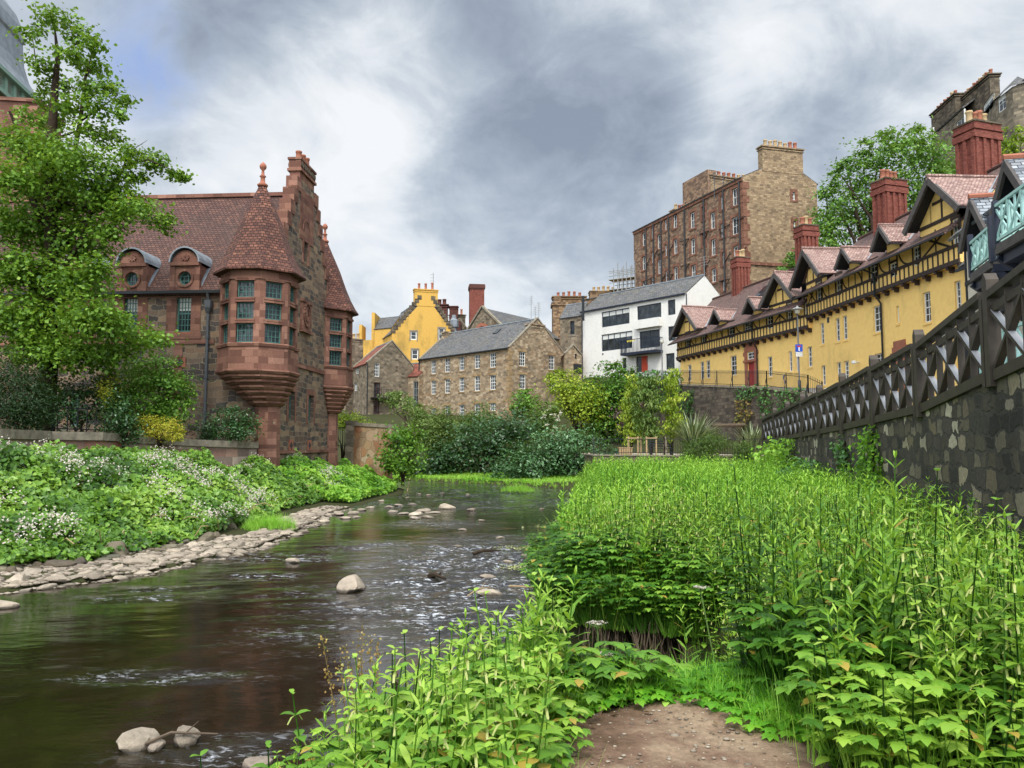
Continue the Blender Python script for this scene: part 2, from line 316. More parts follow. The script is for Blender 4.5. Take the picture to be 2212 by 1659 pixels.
def autouv(me):
    nl = len(me.loops)
    if not nl: return
    uv = me.uv_layers.new(name='uv'); vi = np.empty(nl, np.int32); me.loops.foreach_get('vertex_index', vi)
    co_ = np.empty(len(me.vertices) * 3, np.float32); me.vertices.foreach_get('co', co_); co_ = co_.reshape(-1, 3)[vi]
    npol = len(me.polygons); nn = np.empty(npol * 3, np.float32); me.polygons.foreach_get('normal', nn); nn = nn.reshape(-1, 3)
    tot = np.empty(npol, np.int32); me.polygons.foreach_get('loop_total', tot); nn = np.repeat(nn, tot, 0)
    tx = np.stack([-nn[:, 1], nn[:, 0], 0 * nn[:, 0]], 1); ln = np.linalg.norm(tx, axis=1); flat = ln < .15
    tx[flat] = (1, 0, 0); ln[flat] = 1; tx /= ln[:, None]; bx = np.cross(nn, tx); bx[flat] = (0, 1, 0)
    out = np.stack([(co_ * tx).sum(1), (co_ * bx).sum(1)], 1).astype(np.float32); uv.data.foreach_set('uv', out.ravel())
class Plane:
    "a wall plane: a runs along u (rightwards seen from outside), b is world height, c outwards"
    def __init__(s, P0, P1):
        s.P = Vector((P0[0], P0[1], 0)); d = Vector((P1[0], P1[1], 0)) - s.P; s.L = d.length; s.u = d.normalized(); s.n = Vector((s.u.y, -s.u.x, 0))
    def at(s, a, b, c=0): return s.P + s.u * a + Z * b + s.n * c
    def px(s, px, py, c=0):
        d = ray(px, py); e = Vector((0, 0, EYE)); t = (s.P + s.n * c - e).dot(s.n) / d.dot(s.n); q = e + d * t
        return (q - s.P).dot(s.u), q.z
    def rect(s, r, c=0):
        "photo rectangle (x0,y0,x1,y1) -> a0,b0,a1,b1 on the plane"
        xm, ym = (r[0] + r[2]) / 2, (r[1] + r[3]) / 2
        a0 = s.px(r[0], ym, c)[0]; a1 = s.px(r[2], ym, c)[0]; b1 = s.px(xm, r[1], c)[1]; b0 = s.px(xm, r[3], c)[1]
        return min(a0, a1), b0, max(a0, a1), b1
    def box(s, mb, a0, b0, a1, b1, c0, c1, mi=0):
        p = [s.at(a0, b0, c1), s.at(a1, b0, c1), s.at(a1, b0, c0), s.at(a0, b0, c0), s.at(a0, b1, c1), s.at(a1, b1, c1), s.at(a1, b1, c0), s.at(a0, b1, c0)]
        return mb.hexa(p, mi)
    def bar(s, mb, p, q, w, c0, c1, mi=0):
        "flat bar on the wall from (a,b) p to q, w wide"
        d = Vector((q[0] - p[0], q[1] - p[1])).normalized(); o = Vector((-d.y, d.x)) * (w / 2)
        k = [(p[0] - o.x, p[1] - o.y), (q[0] - o.x, q[1] - o.y), (q[0] + o.x, q[1] + o.y), (p[0] + o.x, p[1] + o.y)]
        mb.prism([s.at(a, b, c0) for a, b in k], s.n * (c1 - c0), mi)
def inside(pt, poly):
    x, y = pt; c = False; n = len(poly); j = n - 1
    for i in range(n):
        if (poly[i][1] > y) != (poly[j][1] > y) and x < (poly[j][0] - poly[i][0]) * (y - poly[i][1]) / (poly[j][1] - poly[i][1]) + poly[i][0]: c = not c
        j = i
    return c
def wall(mb, pl, outline, holes=(), depth=.2, mi=0, c=0, rmi=None):
    "wall sheet with real openings and reveals; holes: rect (a0,b0,a1,b1) or point list"
    hp = [[(h[0], h[1]), (h[2], h[1]), (h[2], h[3]), (h[0], h[3])] if not hasattr(h[0], '__len__') else list(h) for h in holes]
    vs = []; es = []
    for poly in [list(outline)] + hp:
        k = len(vs); vs += [Vector(p) for p in poly]; es += [(k + i, k + (i + 1) % len(poly)) for i in range(len(poly))]
    ov, oe, of, *_ = delaunay_2d_cdt(vs, es, [], 0, 1e-5)
    fs = []
    for f in of:
        g = ((ov[f[0]].x + ov[f[1]].x + ov[f[2]].x) / 3, (ov[f[0]].y + ov[f[1]].y + ov[f[2]].y) / 3)
        if not inside(g, outline) or any(inside(g, h) for h in hp): continue
        p = [ov[i] for i in f]
        if (p[1] - p[0]).cross(p[2] - p[0]) < 0: f = f[::-1]
        fs.append(tuple(f))
    mb.add([pl.at(v.x, v.y, c) for v in ov], fs, mi)
    for h in hp:
        for i in range(len(h)):
            p, q = h[i], h[(i + 1) % len(h)]
            mb.quad(pl.at(*q, c), pl.at(*p, c), pl.at(*p, c - depth), pl.at(*q, c - depth), mi if rmi is None else rmi)
def window(parent, pl, r, frame, nx=3, ny=4, depth=.12, fw=.06, bw=.028, c=0, sash=True, blind=0, sill=None, name='window', glass=None):
    "sash window set back into its opening: frame and bars one mesh, the glass its sub-part"
    a0, b0, a1, b1 = r; mb = MB(); d = c - depth
    for q in ((a0, b0, a0 + fw, b1), (a1 - fw, b0, a1, b1), (a0 + fw, b1 - fw, a1 - fw, b1), (a0 + fw, b0, a1 - fw, b0 + fw * 1.25)): pl.box(mb, *q, d - .05, d + .03)
    if sash: pl.box(mb, a0 + fw, (b0 + b1) / 2 - .03, a1 - fw, (b0 + b1) / 2 + .03, d - .045, d + .022)
    for i in range(1, nx):
        x = a0 + fw + (a1 - a0 - 2 * fw) * i / nx; pl.box(mb, x - bw / 2, b0 + fw, x + bw / 2, b1 - fw, d - .04, d + .012)
    for j in range(1, ny):
        y = b0 + fw + (b1 - b0 - 2 * fw) * j / ny
        if sash and abs(y - (b0 + b1) / 2) < .05: continue
        pl.box(mb, a0 + fw, y - bw / 2, a1 - fw, y + bw / 2, d - .038, d + .010)
    o = mb.build(name, frame, parent)
    g = MB(); pl.box(g, a0 + .01, b0 + .01, a1 - .01, b1 - .01, d - .034, d - .02); g.build('pane', glass or M['glass'], o)
    if blind:
        g = MB(); pl.box(g, a0 + fw, b1 - (b1 - b0) * blind, a1 - fw, b1 - fw, d - .018, d - .012); g.build('blind', M['blind'], o)
    if sill:
        g = MB(); pl.box(g, a0 - .07, b0 - .13, a1 + .07, b0 - .004, c - depth, c + .06); g.build('sill', sill, o)
    return o
def pots(parent, c, n, d, mats, h=.75, r=.15, seed=0):
    rr = random.Random(seed); d = Vector(d)
    for i in range(n):
        p = Vector(c) + d * (i - (n - 1) / 2); k = h * rr.uniform(.8, 1.12); mb = MB()
        mb.lathe(p, [(r * 1.15, 0), (r * 1.12, k * .1), (r * .95, k * .18), (r * .9, k * .82), (r * 1.05, k * .86), (r * 1.05, k), (r * .72, k), (r * .7, k * .7)], 10)
        mb.build('chimney_pot', rr.choice(mats), parent, True)
def roof_slab(mb, e0, e1, r1, r0, th=.12, mi=0):
    "sloping slab: eave e0->e1, ridge r0->r1"
    e0, e1, r1, r0 = (Vector(x) for x in (e0, e1, r1, r0)); n = (e1 - e0).cross(r0 - e0).normalized()
    if n.z < 0: n = -n
    mb.hexa([p - n * th for p in (e0, e1, r1, r0)] + [e0, e1, r1, r0], mi)
# ---------------------------------------------------------------- leaves in bulk
def norm(a): return a / np.maximum(np.linalg.norm(a, axis=-1, keepdims=True), 1e-9)
def bulk(name, V, Fq, mats, parent=None, lv=None, mi=None, smooth=False):
    "mesh from numpy arrays: V (n,3), quads Fq (m,4), lv per vertex"
    me = bpy.data.meshes.new(name); V = np.ascontiguousarray(V, np.float32); Fq = np.ascontiguousarray(Fq, np.int32); m = len(Fq); k = Fq.shape[1]
    me.vertices.add(len(V)); me.vertices.foreach_set('co', V.ravel()); me.loops.add(m * k); me.loops.foreach_set('vertex_index', Fq.ravel())
    me.polygons.add(m); me.polygons.foreach_set('loop_start', np.arange(0, m * k, k, dtype=np.int32)); 
    for x in (mats if isinstance(mats, (list, tuple)) else [mats]): me.materials.append(x)
    if mi is not None: me.polygons.foreach_set('material_index', np.ascontiguousarray(mi, np.int32))
    if smooth: me.polygons.foreach_set('use_smooth', np.ones(m, bool))
    if lv is not None:
        at = me.attributes.new('lv', 'FLOAT', 'POINT'); at.data.foreach_set('value', np.ascontiguousarray(lv, np.float32))
    me.update(calc_edges=True); return link(name, me, parent)
def leafquads(P, nrm, size, asp=.55, lv=None, rng=RNG, fold=.25, droop=None):
    "one kite per leaf, folded on its long axis: 4 corners + lifted middle -> two quads"
    n = len(P); rnd = rng.normal(size=(n, 3)); t = norm(rnd - nrm * (rnd * nrm).sum(1, keepdims=True)); 
    if droop is not None: t = norm(t + np.array([0, 0, -droop])); t = norm(t)
    b = norm(np.cross(nrm, t)); nn = np.cross(t, b); s = size[:, None]
    base = P - t * s * .5; tip = P + t * s * .5; mid = P + nn * s * -fold * .3; l = P - b * s * asp * .5 - t * s * .08 + nn * s * fold * .25; r = P + b * s * asp * .5 - t * s * .08 + nn * s * fold * .25
    V = np.stack([base, r, tip, l, mid], 1).reshape(-1, 3); k = np.arange(n)[:, None] * 5
    Fq = np.concatenate([k + np.array([[0, 1, 2, 4]]), k + np.array([[0, 4, 2, 3]])])
    L = None if lv is None else np.repeat(lv, 5)
    return V, Fq, L
def crown_points(blobs, cov, clump, size, asp, rng=RNG, shell=.55, up=.35, cr0=.3):
    "blobs: (x,y,z,rx,ry,rz,weight). Leaves gathered in clumps through each blob's outer shell; cov = leaf area over outline area"
    Ps = []; Ns = []; Ls = []
    for bx in blobs:
        c = np.array(bx[:3]); r = np.array(bx[3:6]); wgt = bx[6] if len(bx) > 6 else 1
        nc = max(4, int(cov * wgt * PI * r[0] * r[2] / (.5 * size * size * asp) / clump))
        d = norm(rng.normal(size=(nc, 3))); rad = shell + (1 - shell) * rng.random((nc, 1)) ** .6; rad *= 1 + .13 * rng.normal(size=(nc, 1)); cc = c + d * rad * r
        k = clump; cr_ = rng.uniform(.55, 1.35, (nc, 1)); tone = rng.normal(size=nc) * .13
        off = rng.normal(size=(nc, k, 3)) * (min(r.mean() * cr0, size * 2.2) * cr_)[:, :, None] * np.array([1, 1, .6])
        P = (cc[:, None] + off).reshape(-1, 3); N = norm(np.repeat(d, k, 0) * .55 + np.array([0, 0, up + .35]) + rng.normal(size=(nc * k, 3)) * .45)
        Ps.append(P); Ns.append(N); Ls.append(np.repeat(tone, k) + rng.normal(size=nc * k) * .12)
    return np.concatenate(Ps), np.concatenate(Ns), np.concatenate(Ls)
def foliage(name, blobs, mat, parent, per=0, cov=3.2, clump=24, size=.12, asp=.6, lvm=.5, up=.35, shell=.5, droop=None, seed=1, cr0=.3):
    rng = np.random.default_rng(seed); P, N, L = crown_points(blobs, cov, clump, size, asp, rng, shell, up, cr0)
    s = size * rng.uniform(.6, 1.3, len(P)); V, Fq, lv = leafquads(P, N, s, asp, np.clip(L + lvm, 0, 1), rng, droop=droop)
    return bulk(name, V, Fq, mat, parent, lv)
def limbs(mb, base, tips, r0, rng, fork=.35):
    "tapered trunk and limbs reaching for the crown blobs"
    base = Vector(base)
    for tp in tips:
        tp = Vector(tp); L = (tp - base).length; m1 = base.lerp(tp, .35) + Vector((rng.gauss(0, .04), rng.gauss(0, .04), .10)) * L; m1.x = base.x + (m1.x - base.x) * .6; m1.y = base.y + (m1.y - base.y) * .6
        m2 = base.lerp(tp, .7) + Vector((rng.gauss(0, .04), rng.gauss(0, .04), .04)) * L
        mb.tube([base, m1, m2, tp], [r0, r0 * .62, r0 * .36, r0 * .1], 7)
# ---------------------------------------------------------------- river and ground
RIV = [(-40, -8), (-7, -4), (-4.5, 1.2), (-2.7, 2.9), (-1.75, 3.7), (-1.1, 4.5), (-.5, 5.4), (.0, 6.0), (.5, 6.3), (1.1, 6.5), (1.9, 6.9), (2.25, 7.8), (1.8, 8.8), (.75, 9.3), (.55, 10), (.6, 12.5), (1.0, 16), (1.5, 20), (2.1, 24), (2.6, 30), (3.0, 36),
       (3.6, 43), (4.0, 46), (1.5, 49.8), (-2, 53), (-7, 57.5), (-13, 61), (-24, 63), (-24, 56), (-14, 54.5), (-9, 51.5), (-6.6, 47), (-6.1, 43), (-6.6, 36), (-7.2, 30), (-6.7, 24), (-6.7, 20), (-7.8, 16.2), (-9.5, 14.2), (-12, 11.5), (-16, 8), (-40, 4)]
def sd_poly(X, Y, poly):
    "signed distance to a polygon, negative inside"
    p = np.array(poly); q = np.roll(p, -1, 0); d = np.full(X.shape, 1e9); ins = np.zeros(X.shape, bool)
    for (x0, y0), (x1, y1) in zip(p, q):
        ex, ey = x1 - x0, y1 - y0; t = np.clip(((X - x0) * ex + (Y - y0) * ey) / (ex * ex + ey * ey), 0, 1)
        d = np.minimum(d, np.hypot(X - x0 - t * ex, Y - y0 - t * ey)); c = (y0 > Y) != (y1 > Y); ins ^= c & (X < ex * (Y - y0) / (ey if abs(ey) > 1e-9 else 1e-9) + x0)
    return np.where(ins, -d, d)
def sst(x, a, b): t = np.clip((x - a) / (b - a), 0, 1); return t * t * (3 - 2 * t)
def vnoise(X, Y, s, seed=0):
    r = np.random.default_rng(seed); G = r.random((64, 64)); x = X * s; y = Y * s; xi = np.floor(x).astype(int); yi = np.floor(y).astype(int); fx = x - xi; fy = y - yi
    fx = fx * fx * (3 - 2 * fx); fy = fy * fy * (3 - 2 * fy); g = lambda a, b: G[a % 64, b % 64]
    return (g(xi, yi) * (1 - fx) + g(xi + 1, yi) * fx) * (1 - fy) + (g(xi, yi + 1) * (1 - fx) + g(xi + 1, yi + 1) * fx) * fy
def side(X, Y):
    "weights of the three banks: left, right (ours), far"
    far = sst(Y - (50.5 - .75 * (X - .5)), -3, 1.5) * sst(Y, 40, 46)
    mid = np.interp(Y, [-8, 6, 14, 20, 44, 60], [-22, -8, -4.2, -2.6, -1.5, -7])
    left = sst(mid - X, -.5, .5) * (1 - far)
    return left, 1 - left - far, far
def ground_z(X, Y):
    X = np.asarray(X, float); Y = np.asarray(Y, float); d = sd_poly(X, Y, RIV); l, r, f = side(X, Y); n = vnoise(X, Y, .8, 1) - .5; n2 = vnoise(X, Y, 2.7, 2) - .5
    bed = -.12 - .38 * sst(-d, 0, 2.5)
    hl = .07 + .05 * sst(d, 0, 1.5) + .22 * sst(d, 1.4, 2.6) + 1.35 * sst(d, 2.2, 7.5) + .5 * sst(d, 8, 10)
    hr = .85 * np.where((Y > 8.2) & (Y < 14), sst(d, -.05, .2), np.where((Y > 5.2) & (X > .3) & (X < 2.4), sst(d, .0, 1.25), sst(d, .05, .7))) + .25 * sst(9 - Y, 0, 4) + .1 * n + .03 * n2
    hf = .22 * sst(d, .0, .3) + .25 * sst(d, 1, 5) + 2.4 * sst(d, 6, 20) + 3.0 * sst(d, 18, 34)
    h = np.where(d < 0, bed, l * hl + r * hr + f * hf)
    h = h + np.where(d > 6, 4.4 * sst(X, 3, 9) * sst(Y, 77, 85), 0); hill = 27 * sst(X - .25 * np.maximum(Y - 60, 0) * 0, 30, 80) * sst(Y, 30, 80) + 3 * sst(Y, 80, 140)
    return h + np.where(d > 6, hill, 0)
def gz(x, y): return float(ground_z(np.array([x]), np.array([y]))[0])
def axis(segs):
    out = []
    for a, b, s in segs: out += list(np.arange(a, b, s))
    return np.array(out + [segs[-1][1]])
m, t, b = newmat('earth bank', .95, .1); oc = objc(t); n = noise(t, oc, 1.3, 8, .65); n2 = noise(t, oc, 9, 6, .7)
c = mixc(t, rng_(t, n, .35, .65), (.045, .052, .018), (.075, .06, .035)); c = mixc(t, rng_(t, n2, .3, .7), c, (.03, .04, .012)); t.links.new(c, b.inputs['Base Color']); bump(t, b, n2, .8, .05); M['earth'] = m
xs = axis([(-420, -60, 30), (-60, -16, 2), (-16, 16, .25), (16, 60, 2), (60, 420, 30)]); ys = axis([(-60, -6, 6), (-6, 24, .25), (24, 64, .5), (64, 140, 4), (140, 900, 60)])
GX, GY = np.meshgrid(xs, ys); nx, ny = len(xs), len(ys); V = np.stack([GX.ravel(), GY.ravel(), ground_z(GX.ravel(), GY.ravel())], 1)
I = (np.arange(ny - 1)[:, None] * nx + np.arange(nx - 1)[None]).ravel(); tag(bulk('ground', V, np.stack([I, I + 1, I + nx + 1, I + nx], 1), M['earth'], smooth=True), kind='structure')
# water: dark peaty sheet, rippled where it runs over stones
m, t, b = newmat('dark river water', .02, .5); oc = objc(t); b.inputs['IOR'].default_value = 1.40
sp = nd(t, 'ShaderNodeSeparateXYZ', {0: oc})
deep = noise(t, oc, .35, 4); c = mixc(t, rng_(t, deep, .35, .65), (.006, .0035, .0015), (.013, .010, .004)); 
c = mixc(t, rng_(t, noise(t, oc, 1.7, 5), .5, .75), c, (.020, .014, .006)); t.links.new(c, b.inputs['Base Color'])
flow = nd(t, 'ShaderNodeMapping', {'Vector': oc, 'Rotation': (0, 0, math.radians(-22)), 'Scale': (1.0, 2.3, 1)}).outputs[0]
fl2 = nd(t, 'ShaderNodeMapping', {'Vector': oc, 'Rotation': (0, 0, math.radians(12)), 'Scale': (1.0, 2.0, 1)}).outputs[0]
fast = nd(t, 'ShaderNodeAttribute', attribute_name='lv').outputs['Fac']
w2 = noise(t, fl2, 9.0, 4, .65, .8); w3 = noise(t, flow, 1.6, 3, .5, .4)
hgt = mth(t, 'ADD', mth(t, 'MULTIPLY', w3, .05), mth(t, 'MULTIPLY', w2, mth(t, 'ADD', .006, mth(t, 'MULTIPLY', fast, .12))))
foam = mth(t, 'MULTIPLY', fast, mth(t, 'MULTIPLY', rng_(t, noise(t, fl2, 6.5, 5, .7, .6), .52, .62), rng_(t, noise(t, flow, 1.3, 3, .6), .44, .56)), clamp=True)
lk = b.inputs['Base Color'].links[0].from_socket; t.links.new(mixc(t, foam, lk, (.62, .64, .68)), b.inputs['Base Color']); t.links.new(mth(t, 'ADD', mth(t, 'MULTIPLY', foam, .5), .02), b.inputs['Roughness'])
nb = nd(t, 'ShaderNodeBump', {'Height': hgt, 'Strength': 1.0, 'Distance': .16}); t.links.new(nb.outputs[0], b.inputs['Normal'])
M['water'] = m
# the surface itself is waved: riffles where the river runs shallow
xs = axis([(-46, -15, 1.5), (-15, 5.5, .085), (5.5, 14, 1)]); ys = axis([(-10, 4, .5), (4, 27, .085), (27, 60, .22), (60, 66, 1)]); WX, WY = np.meshgrid(xs, ys)
riff = sst(WY, 9, 12.5) * (1 - sst(WY, 18.5, 25)) * sst(WX, -4.6, -1.4) + .55 * sst(WY, 27, 36)
for px, py, rx_, ry_, k_ in ((590, 1205, 1.6, .8, .9), (560, 1245, 1.0, .5, .8), (330, 1292, .9, .35, .8), (350, 1272, .9, .3, .7), (205, 1290, .8, .3, .6), (735, 1310, 1.0, .4, .8), (360, 1462, .8, .22, 1.0), (560, 1600, .5, .2, .7), (470, 1630, .6, .25, .8), (820, 1180, 1.6, 1.0, .8), (930, 1130, 1.6, 1.6, .7), (760, 1275, 1.4, .8, .8)):
    p = on_z(px, py, 0); riff = np.maximum(riff, k_ * np.exp(-((WX - p.x) / rx_) ** 2 - ((WY - p.y) / ry_) ** 2))
riff = np.clip(riff * (.35 + 1.1 * vnoise(WX, WY * 1.3, .9, 14)), 0, 1.1)
rot = math.radians(-14); RXw = WX * math.cos(rot) - WY * math.sin(rot); RYw = WX * math.sin(rot) + WY * math.cos(rot)
w1 = vnoise(RXw, RYw * 2.2, 1.0, 15) - .5; w2 = vnoise(RXw, RYw * 2.3, 2.3, 16) - .5; w3 = vnoise(RXw, RYw * 2.0, 4.6, 17) - .5
WZ = w1 * (.010 + .06 * riff) + w2 * (.0035 + .075 * riff) + np.abs(w3) * (-.001 - .045 * riff); WZ *= np.clip((70 - WY) / 60, .2, 1)
nx, ny = len(xs), len(ys); I = (np.arange(ny - 1)[:, None] * nx + np.arange(nx - 1)[None]).ravel()
tag(bulk('river_water', np.stack([WX.ravel(), WY.ravel(), WZ.ravel()], 1), np.stack([I, I + 1, I + nx + 1, I + nx], 1), M['water'], None, riff.ravel(), smooth=True), kind='structure')
# street in front of the terrace, running down behind the timber fence
ST = [((13.2, 81, EYE + 6.3), (18.2, 83, EYE + 6.3)), ((13.7, 79, EYE + 6.2), (18.6, 79.5, EYE + 6.25)), ((19.05, 57.3, EYE + 4.15), (23.6, 58.0, EYE + 4.25)), ((20, 51.8, EYE + 3.3), (24, 52, EYE + 3.4)),
      ((16.5, 44.5, EYE + 1.6), (24.6, 44, EYE + 2.1)), ((12.62, 38.5, EYE + .1), (25, 40, EYE + 1.6)), ((10.35, 28, EYE + .22), (24, 30, EYE + 1.0)), ((8.2, 18, EYE + .42), (22, 20, EYE + .9)), ((7.25, 13.5, EYE + .52), (20, 14, EYE + .9)), ((6.0, 7.5, EYE + .98), (18, 8, EYE + 1.1)), ((4.4, -1, EYE + 1.6), (16, -1, EYE + 1.6))]
mb = MB()
for (l0, r0), (l1, r1) in zip(ST, ST[1:]): mb.quad(l0, r0, r1, l1)
o = mb.build('street', M['tarmac']); tag(o, kind='structure')
if sum(p.normal.z for p in o.data.polygons) < 0: o.data.flip_normals()
# garden terrace behind its low wall
GT = [(5.1, 46.5), (9, 45.6), (13.4, 44.6), (15.6, 44.8), (16.4, 46.5), (19.6, 51.9), (18.7, 57.4), (12, 77), (5.2, 76), (5.1, 60)]
mb = MB(); mb.prism([(x, y, -.2) for x, y in GT][::1], (0, 0, 2.2)); tag(mb.build('garden_terrace', M['gravel']), kind='structure')
# trodden earth path at our feet
m, t, b = newmat('trodden earth', .95, .1); oc = objc(t); n = noise(t, oc, 2.2, 8, .62); f = noise(t, oc, 26, 6, .7)
c = ramp(t, n, [(.35, srgb('5d4a3b')), (.5, srgb('776050')), (.66, srgb('94806a'))]); c = mixc(t, .5, c, ramp(t, f, [(.3, (.25, .25, .25)), (.7, (.8, .8, .8))]), 'OVERLAY')
vo = nd(t, 'ShaderNodeTexVoronoi', {'Vector': oc, 'Scale': 24}); c = mixc(t, rng_(t, vo.outputs['Distance'], .13, .08), c, srgb('b9ad9a')); c = mixc(t, rng_(t, noise(t, oc, 8, 3), .68, .74), c, srgb('4d4034'))
t.links.new(c, b.inputs['Base Color']); bump(t, b, mth(t, 'ADD', f, mth(t, 'MULTIPLY', n, 2)), .7, .03); M['path'] = m
PATH = [(.05, 1.0), (.16, 2.4), (.24, 3.4), (.3, 4.1), (.38, 4.65), (.75, 4.88), (1.15, 4.72), (1.34, 4.3), (1.48, 3.8), (1.62, 3.3), (1.8, 2.6), (2.1, 1.0)]
PX, PY = np.meshgrid(np.arange(-.4, 3.6, .06), np.arange(.8, 5.3, .06)); sd = sd_poly(PX, PY, PATH) + .22 * (vnoise(PX, PY, 3, 5) - .5) + .16 * (vnoise(PX, PY, 9, 7) - .5)
PZ = ground_z(PX, PY) + .015 - np.clip(sd - .05, 0, .3) * .12 + .02 * (vnoise(PX, PY, 5, 9) - .5); nx, ny = PX.shape[1], PX.shape[0]
I = (np.arange(ny - 1)[:, None] * nx + np.arange(nx - 1)[None]).ravel(); I = I[(sd.ravel() < .34)[I]]
tag(bulk('path', np.stack([PX.ravel(), PY.ravel(), PZ.ravel()], 1), np.stack([I, I + 1, I + nx + 1, I + nx], 1), M['path'], smooth=True), kind='structure')
# ---------------------------------------------------------------- red roofed hall on the left bank
def R(k, x0, y0, x1, y1): return (*cr(k, x0, y0), *cr(k, x1, y1))
TH = math.radians(4); EX = Vector((math.cos(TH), -math.sin(TH), 0)); GX_ = Vector((math.sin(TH), math.cos(TH), 0))
C0 = Vector((-11.5, 36, 0)); C1 = C0 + GX_ * 9.95; HL = 20.0
FRONT = Plane(C0 - EX * HL, C0); GAB = Plane(C0, C1)
hb, he, hr = EYE - 1.6, EYE + 7.3, EYE + 13.55
hall = empty('stone_hall', (C0.x, C0.y, hb), 'red sandstone hall with a steep red tiled roof and corner turret oriels', 'building')
w1 = FRONT.rect(R(2, 735, 412, 815, 622)); w2 = FRONT.rect(R(2, 1045, 402, 1132, 624)); w0 = (w1[0] - (w2[0] - w1[0]), w1[1], w1[2] - (w2[0] - w1[0]), w1[3])
fw_ = [w0, w1, w2]; low = [(w[0] + .1, EYE + .9, w[2] - .1, EYE + 2.6) for w in (w0,)]
mb = MB()
wall(mb, FRONT, [(0, hb), (HL, hb), (HL, he), (0, he)], fw_ + low, .22, 0)
gw = [GAB.rect(R(2, 1710, 975, 1745, 1143)), GAB.rect(R(2, 1825, 1000, 1858, 1158))]; ga = GAB.rect((655.5, 517, 664.5, 564))
GL = GAB.L; mid = GL / 2
wall(mb, GAB, [(0, hb), (GL, hb), (GL, he + .1), (mid + 1.1, hr + .55), (mid - 1.1, hr + .55), (0, he + .1)], gw + [ga], .28, 0)
back = Plane(C1, C1 - EX * HL); wall(mb, back, [(0, hb), (HL, hb), (HL, he), (0, he)])
end = Plane(C1 - EX * HL, C0 - EX * HL); wall(mb, end, [(0, hb), (GL, hb), (GL, he), (mid, hr), (0, he)])
for w in fw_:                                             # red ashlar margins, eaves band and string courses
    FRONT.box(mb, w[0] - .48, w[1] - .1, w[0] - .004, w[3] + .3, -.1, .03, 1); FRONT.box(mb, w[2] + .004, w[1] - .1, w[2] + .48, w[3] + .3, -.1, .03, 1)
    FRONT.box(mb, w[0] - .004, w[3] + .004, w[2] + .004, w[3] + .3, -.1, .028, 1); FRONT.box(mb, w[0] - .55, w[1] - .34, w[2] + .55, w[1] - .104, -.1, .08, 1)
FRONT.box(mb, 0, he - .30, HL - .9, he - .02, -.1, .06, 1); FRONT.box(mb, 0, w1[1] - .62, HL - 2.6, w1[1] - .42, -.1, .07, 1)
FRONT.box(mb, HL - 4.55, hb, HL - 4.15, w1[1] - .63, -.1, .035, 1)
for i in range(9):                                        # lower arched doorway head
    a = PI * (.08 + .84 * i / 8); a2 = PI * (.08 + .84 * (i + 1) / 8); ca, cb = HL - 5.6, EYE + 2.2
    if i < 8: FRONT.bar(mb, (ca + 1.3 * math.cos(a), cb + 1.2 * math.sin(a)), (ca + 1.3 * math.cos(a2), cb + 1.2 * math.sin(a2)), .32, -.1, .05, 1)
GAB.box(mb, 1.3, EYE + 4.02, GL - 1.6, EYE + 4.25, -.1, .09, 1)
for w in gw:
    GAB.box(mb, w[0] - .3, w[1] - .12, w[0] - .004, w[3] + .3, -.1, .03, 1); GAB.box(mb, w[2] + .004, w[1] - .12, w[2] + .22, w[3] + .3, -.1, .03, 1); GAB.box(mb, w[0] - .004, w[3] + .004, w[2] + .004, w[3] + .3, -.1, .028, 1)
GAB.box(mb, 0, hb + 1.15, GL, hb + 1.3, -.1, .10, 1)
GAB.box(mb, ga[0] - .22, ga[1] - .2, ga[0] - .004, ga[3] + .35, -.1, .05, 1); GAB.box(mb, ga[2] + .004, ga[1] - .2, ga[2] + .22, ga[3] + .35, -.1, .05, 1)
for i in range(6):
    a, a2 = PI * i / 6, PI * (i + 1) / 6; cx, cb, rr = (ga[0] + ga[2]) / 2, ga[3] + .35, (ga[2] - ga[0]) / 2 + .2
    GAB.bar(mb, (cx + rr * math.cos(a), cb + rr * 1.3 * math.sin(a)), (cx + rr * math.cos(a2), cb + rr * 1.3 * math.sin(a2)), .16, -.1, .07, 1)
ns = 9                                                    # crow steps
for s_ in (-1, 1):
    for i in range(ns):
        a = mid + s_ * (mid + .1 - (mid - 1.1) * (i + .5) / ns); z = he + .1 + (hr + .45 - he) * (i + .35) / ns
        GAB.box(mb, a - .32, z - .3, a + .32, z + .42, -.55, .06, 1)
mb.build('wall', [M['hall_rubble'], M['red_ashlar']], hall)
for w in fw_: window(hall, FRONT, w, M['green_frame'], 4, 6, .16, .07, .03, blind=.42 if w is not w0 else 0, sill=M['red_stone'])
for w in low: window(hall, FRONT, w, M['green_frame'], 3, 4, .16)
for w in gw: window(hall, GAB, w, M['green_frame'], 2, 4, .24, .06)
window(hall, GAB, ga, M['dark_iron'], 1, 1, .2, .05, sash=False)
mb = MB(); q = GAB.rect(R(2, 1778, 455, 1836, 615)); GAB.box(mb, *q, -.05, .10); qa, qb = (q[0] + q[2]) / 2, (q[1] + q[3]) / 2 + .1
GAB.box(mb, q[0] - .08, q[1] - .16, q[2] + .08, q[1] - .003, -.05, .2); GAB.box(mb, q[0] - .06, q[3] + .003, q[2] + .06, q[3] + .14, -.05, .16)
for r_, n_ in ((.62, 20), (.36, 6)):
    for i in range(n_):
        a, a2 = 2 * PI * i / n_, 2 * PI * (i + .85) / n_; GAB.bar(mb, (qa + r_ * .8 * math.cos(a), qb + r_ * math.sin(a)), (qa + r_ * .8 * math.cos(a2), qb + r_ * math.sin(a2)), .09, .09, .17)
mb.build('carved_panel', M['red_ashlar'], hall)
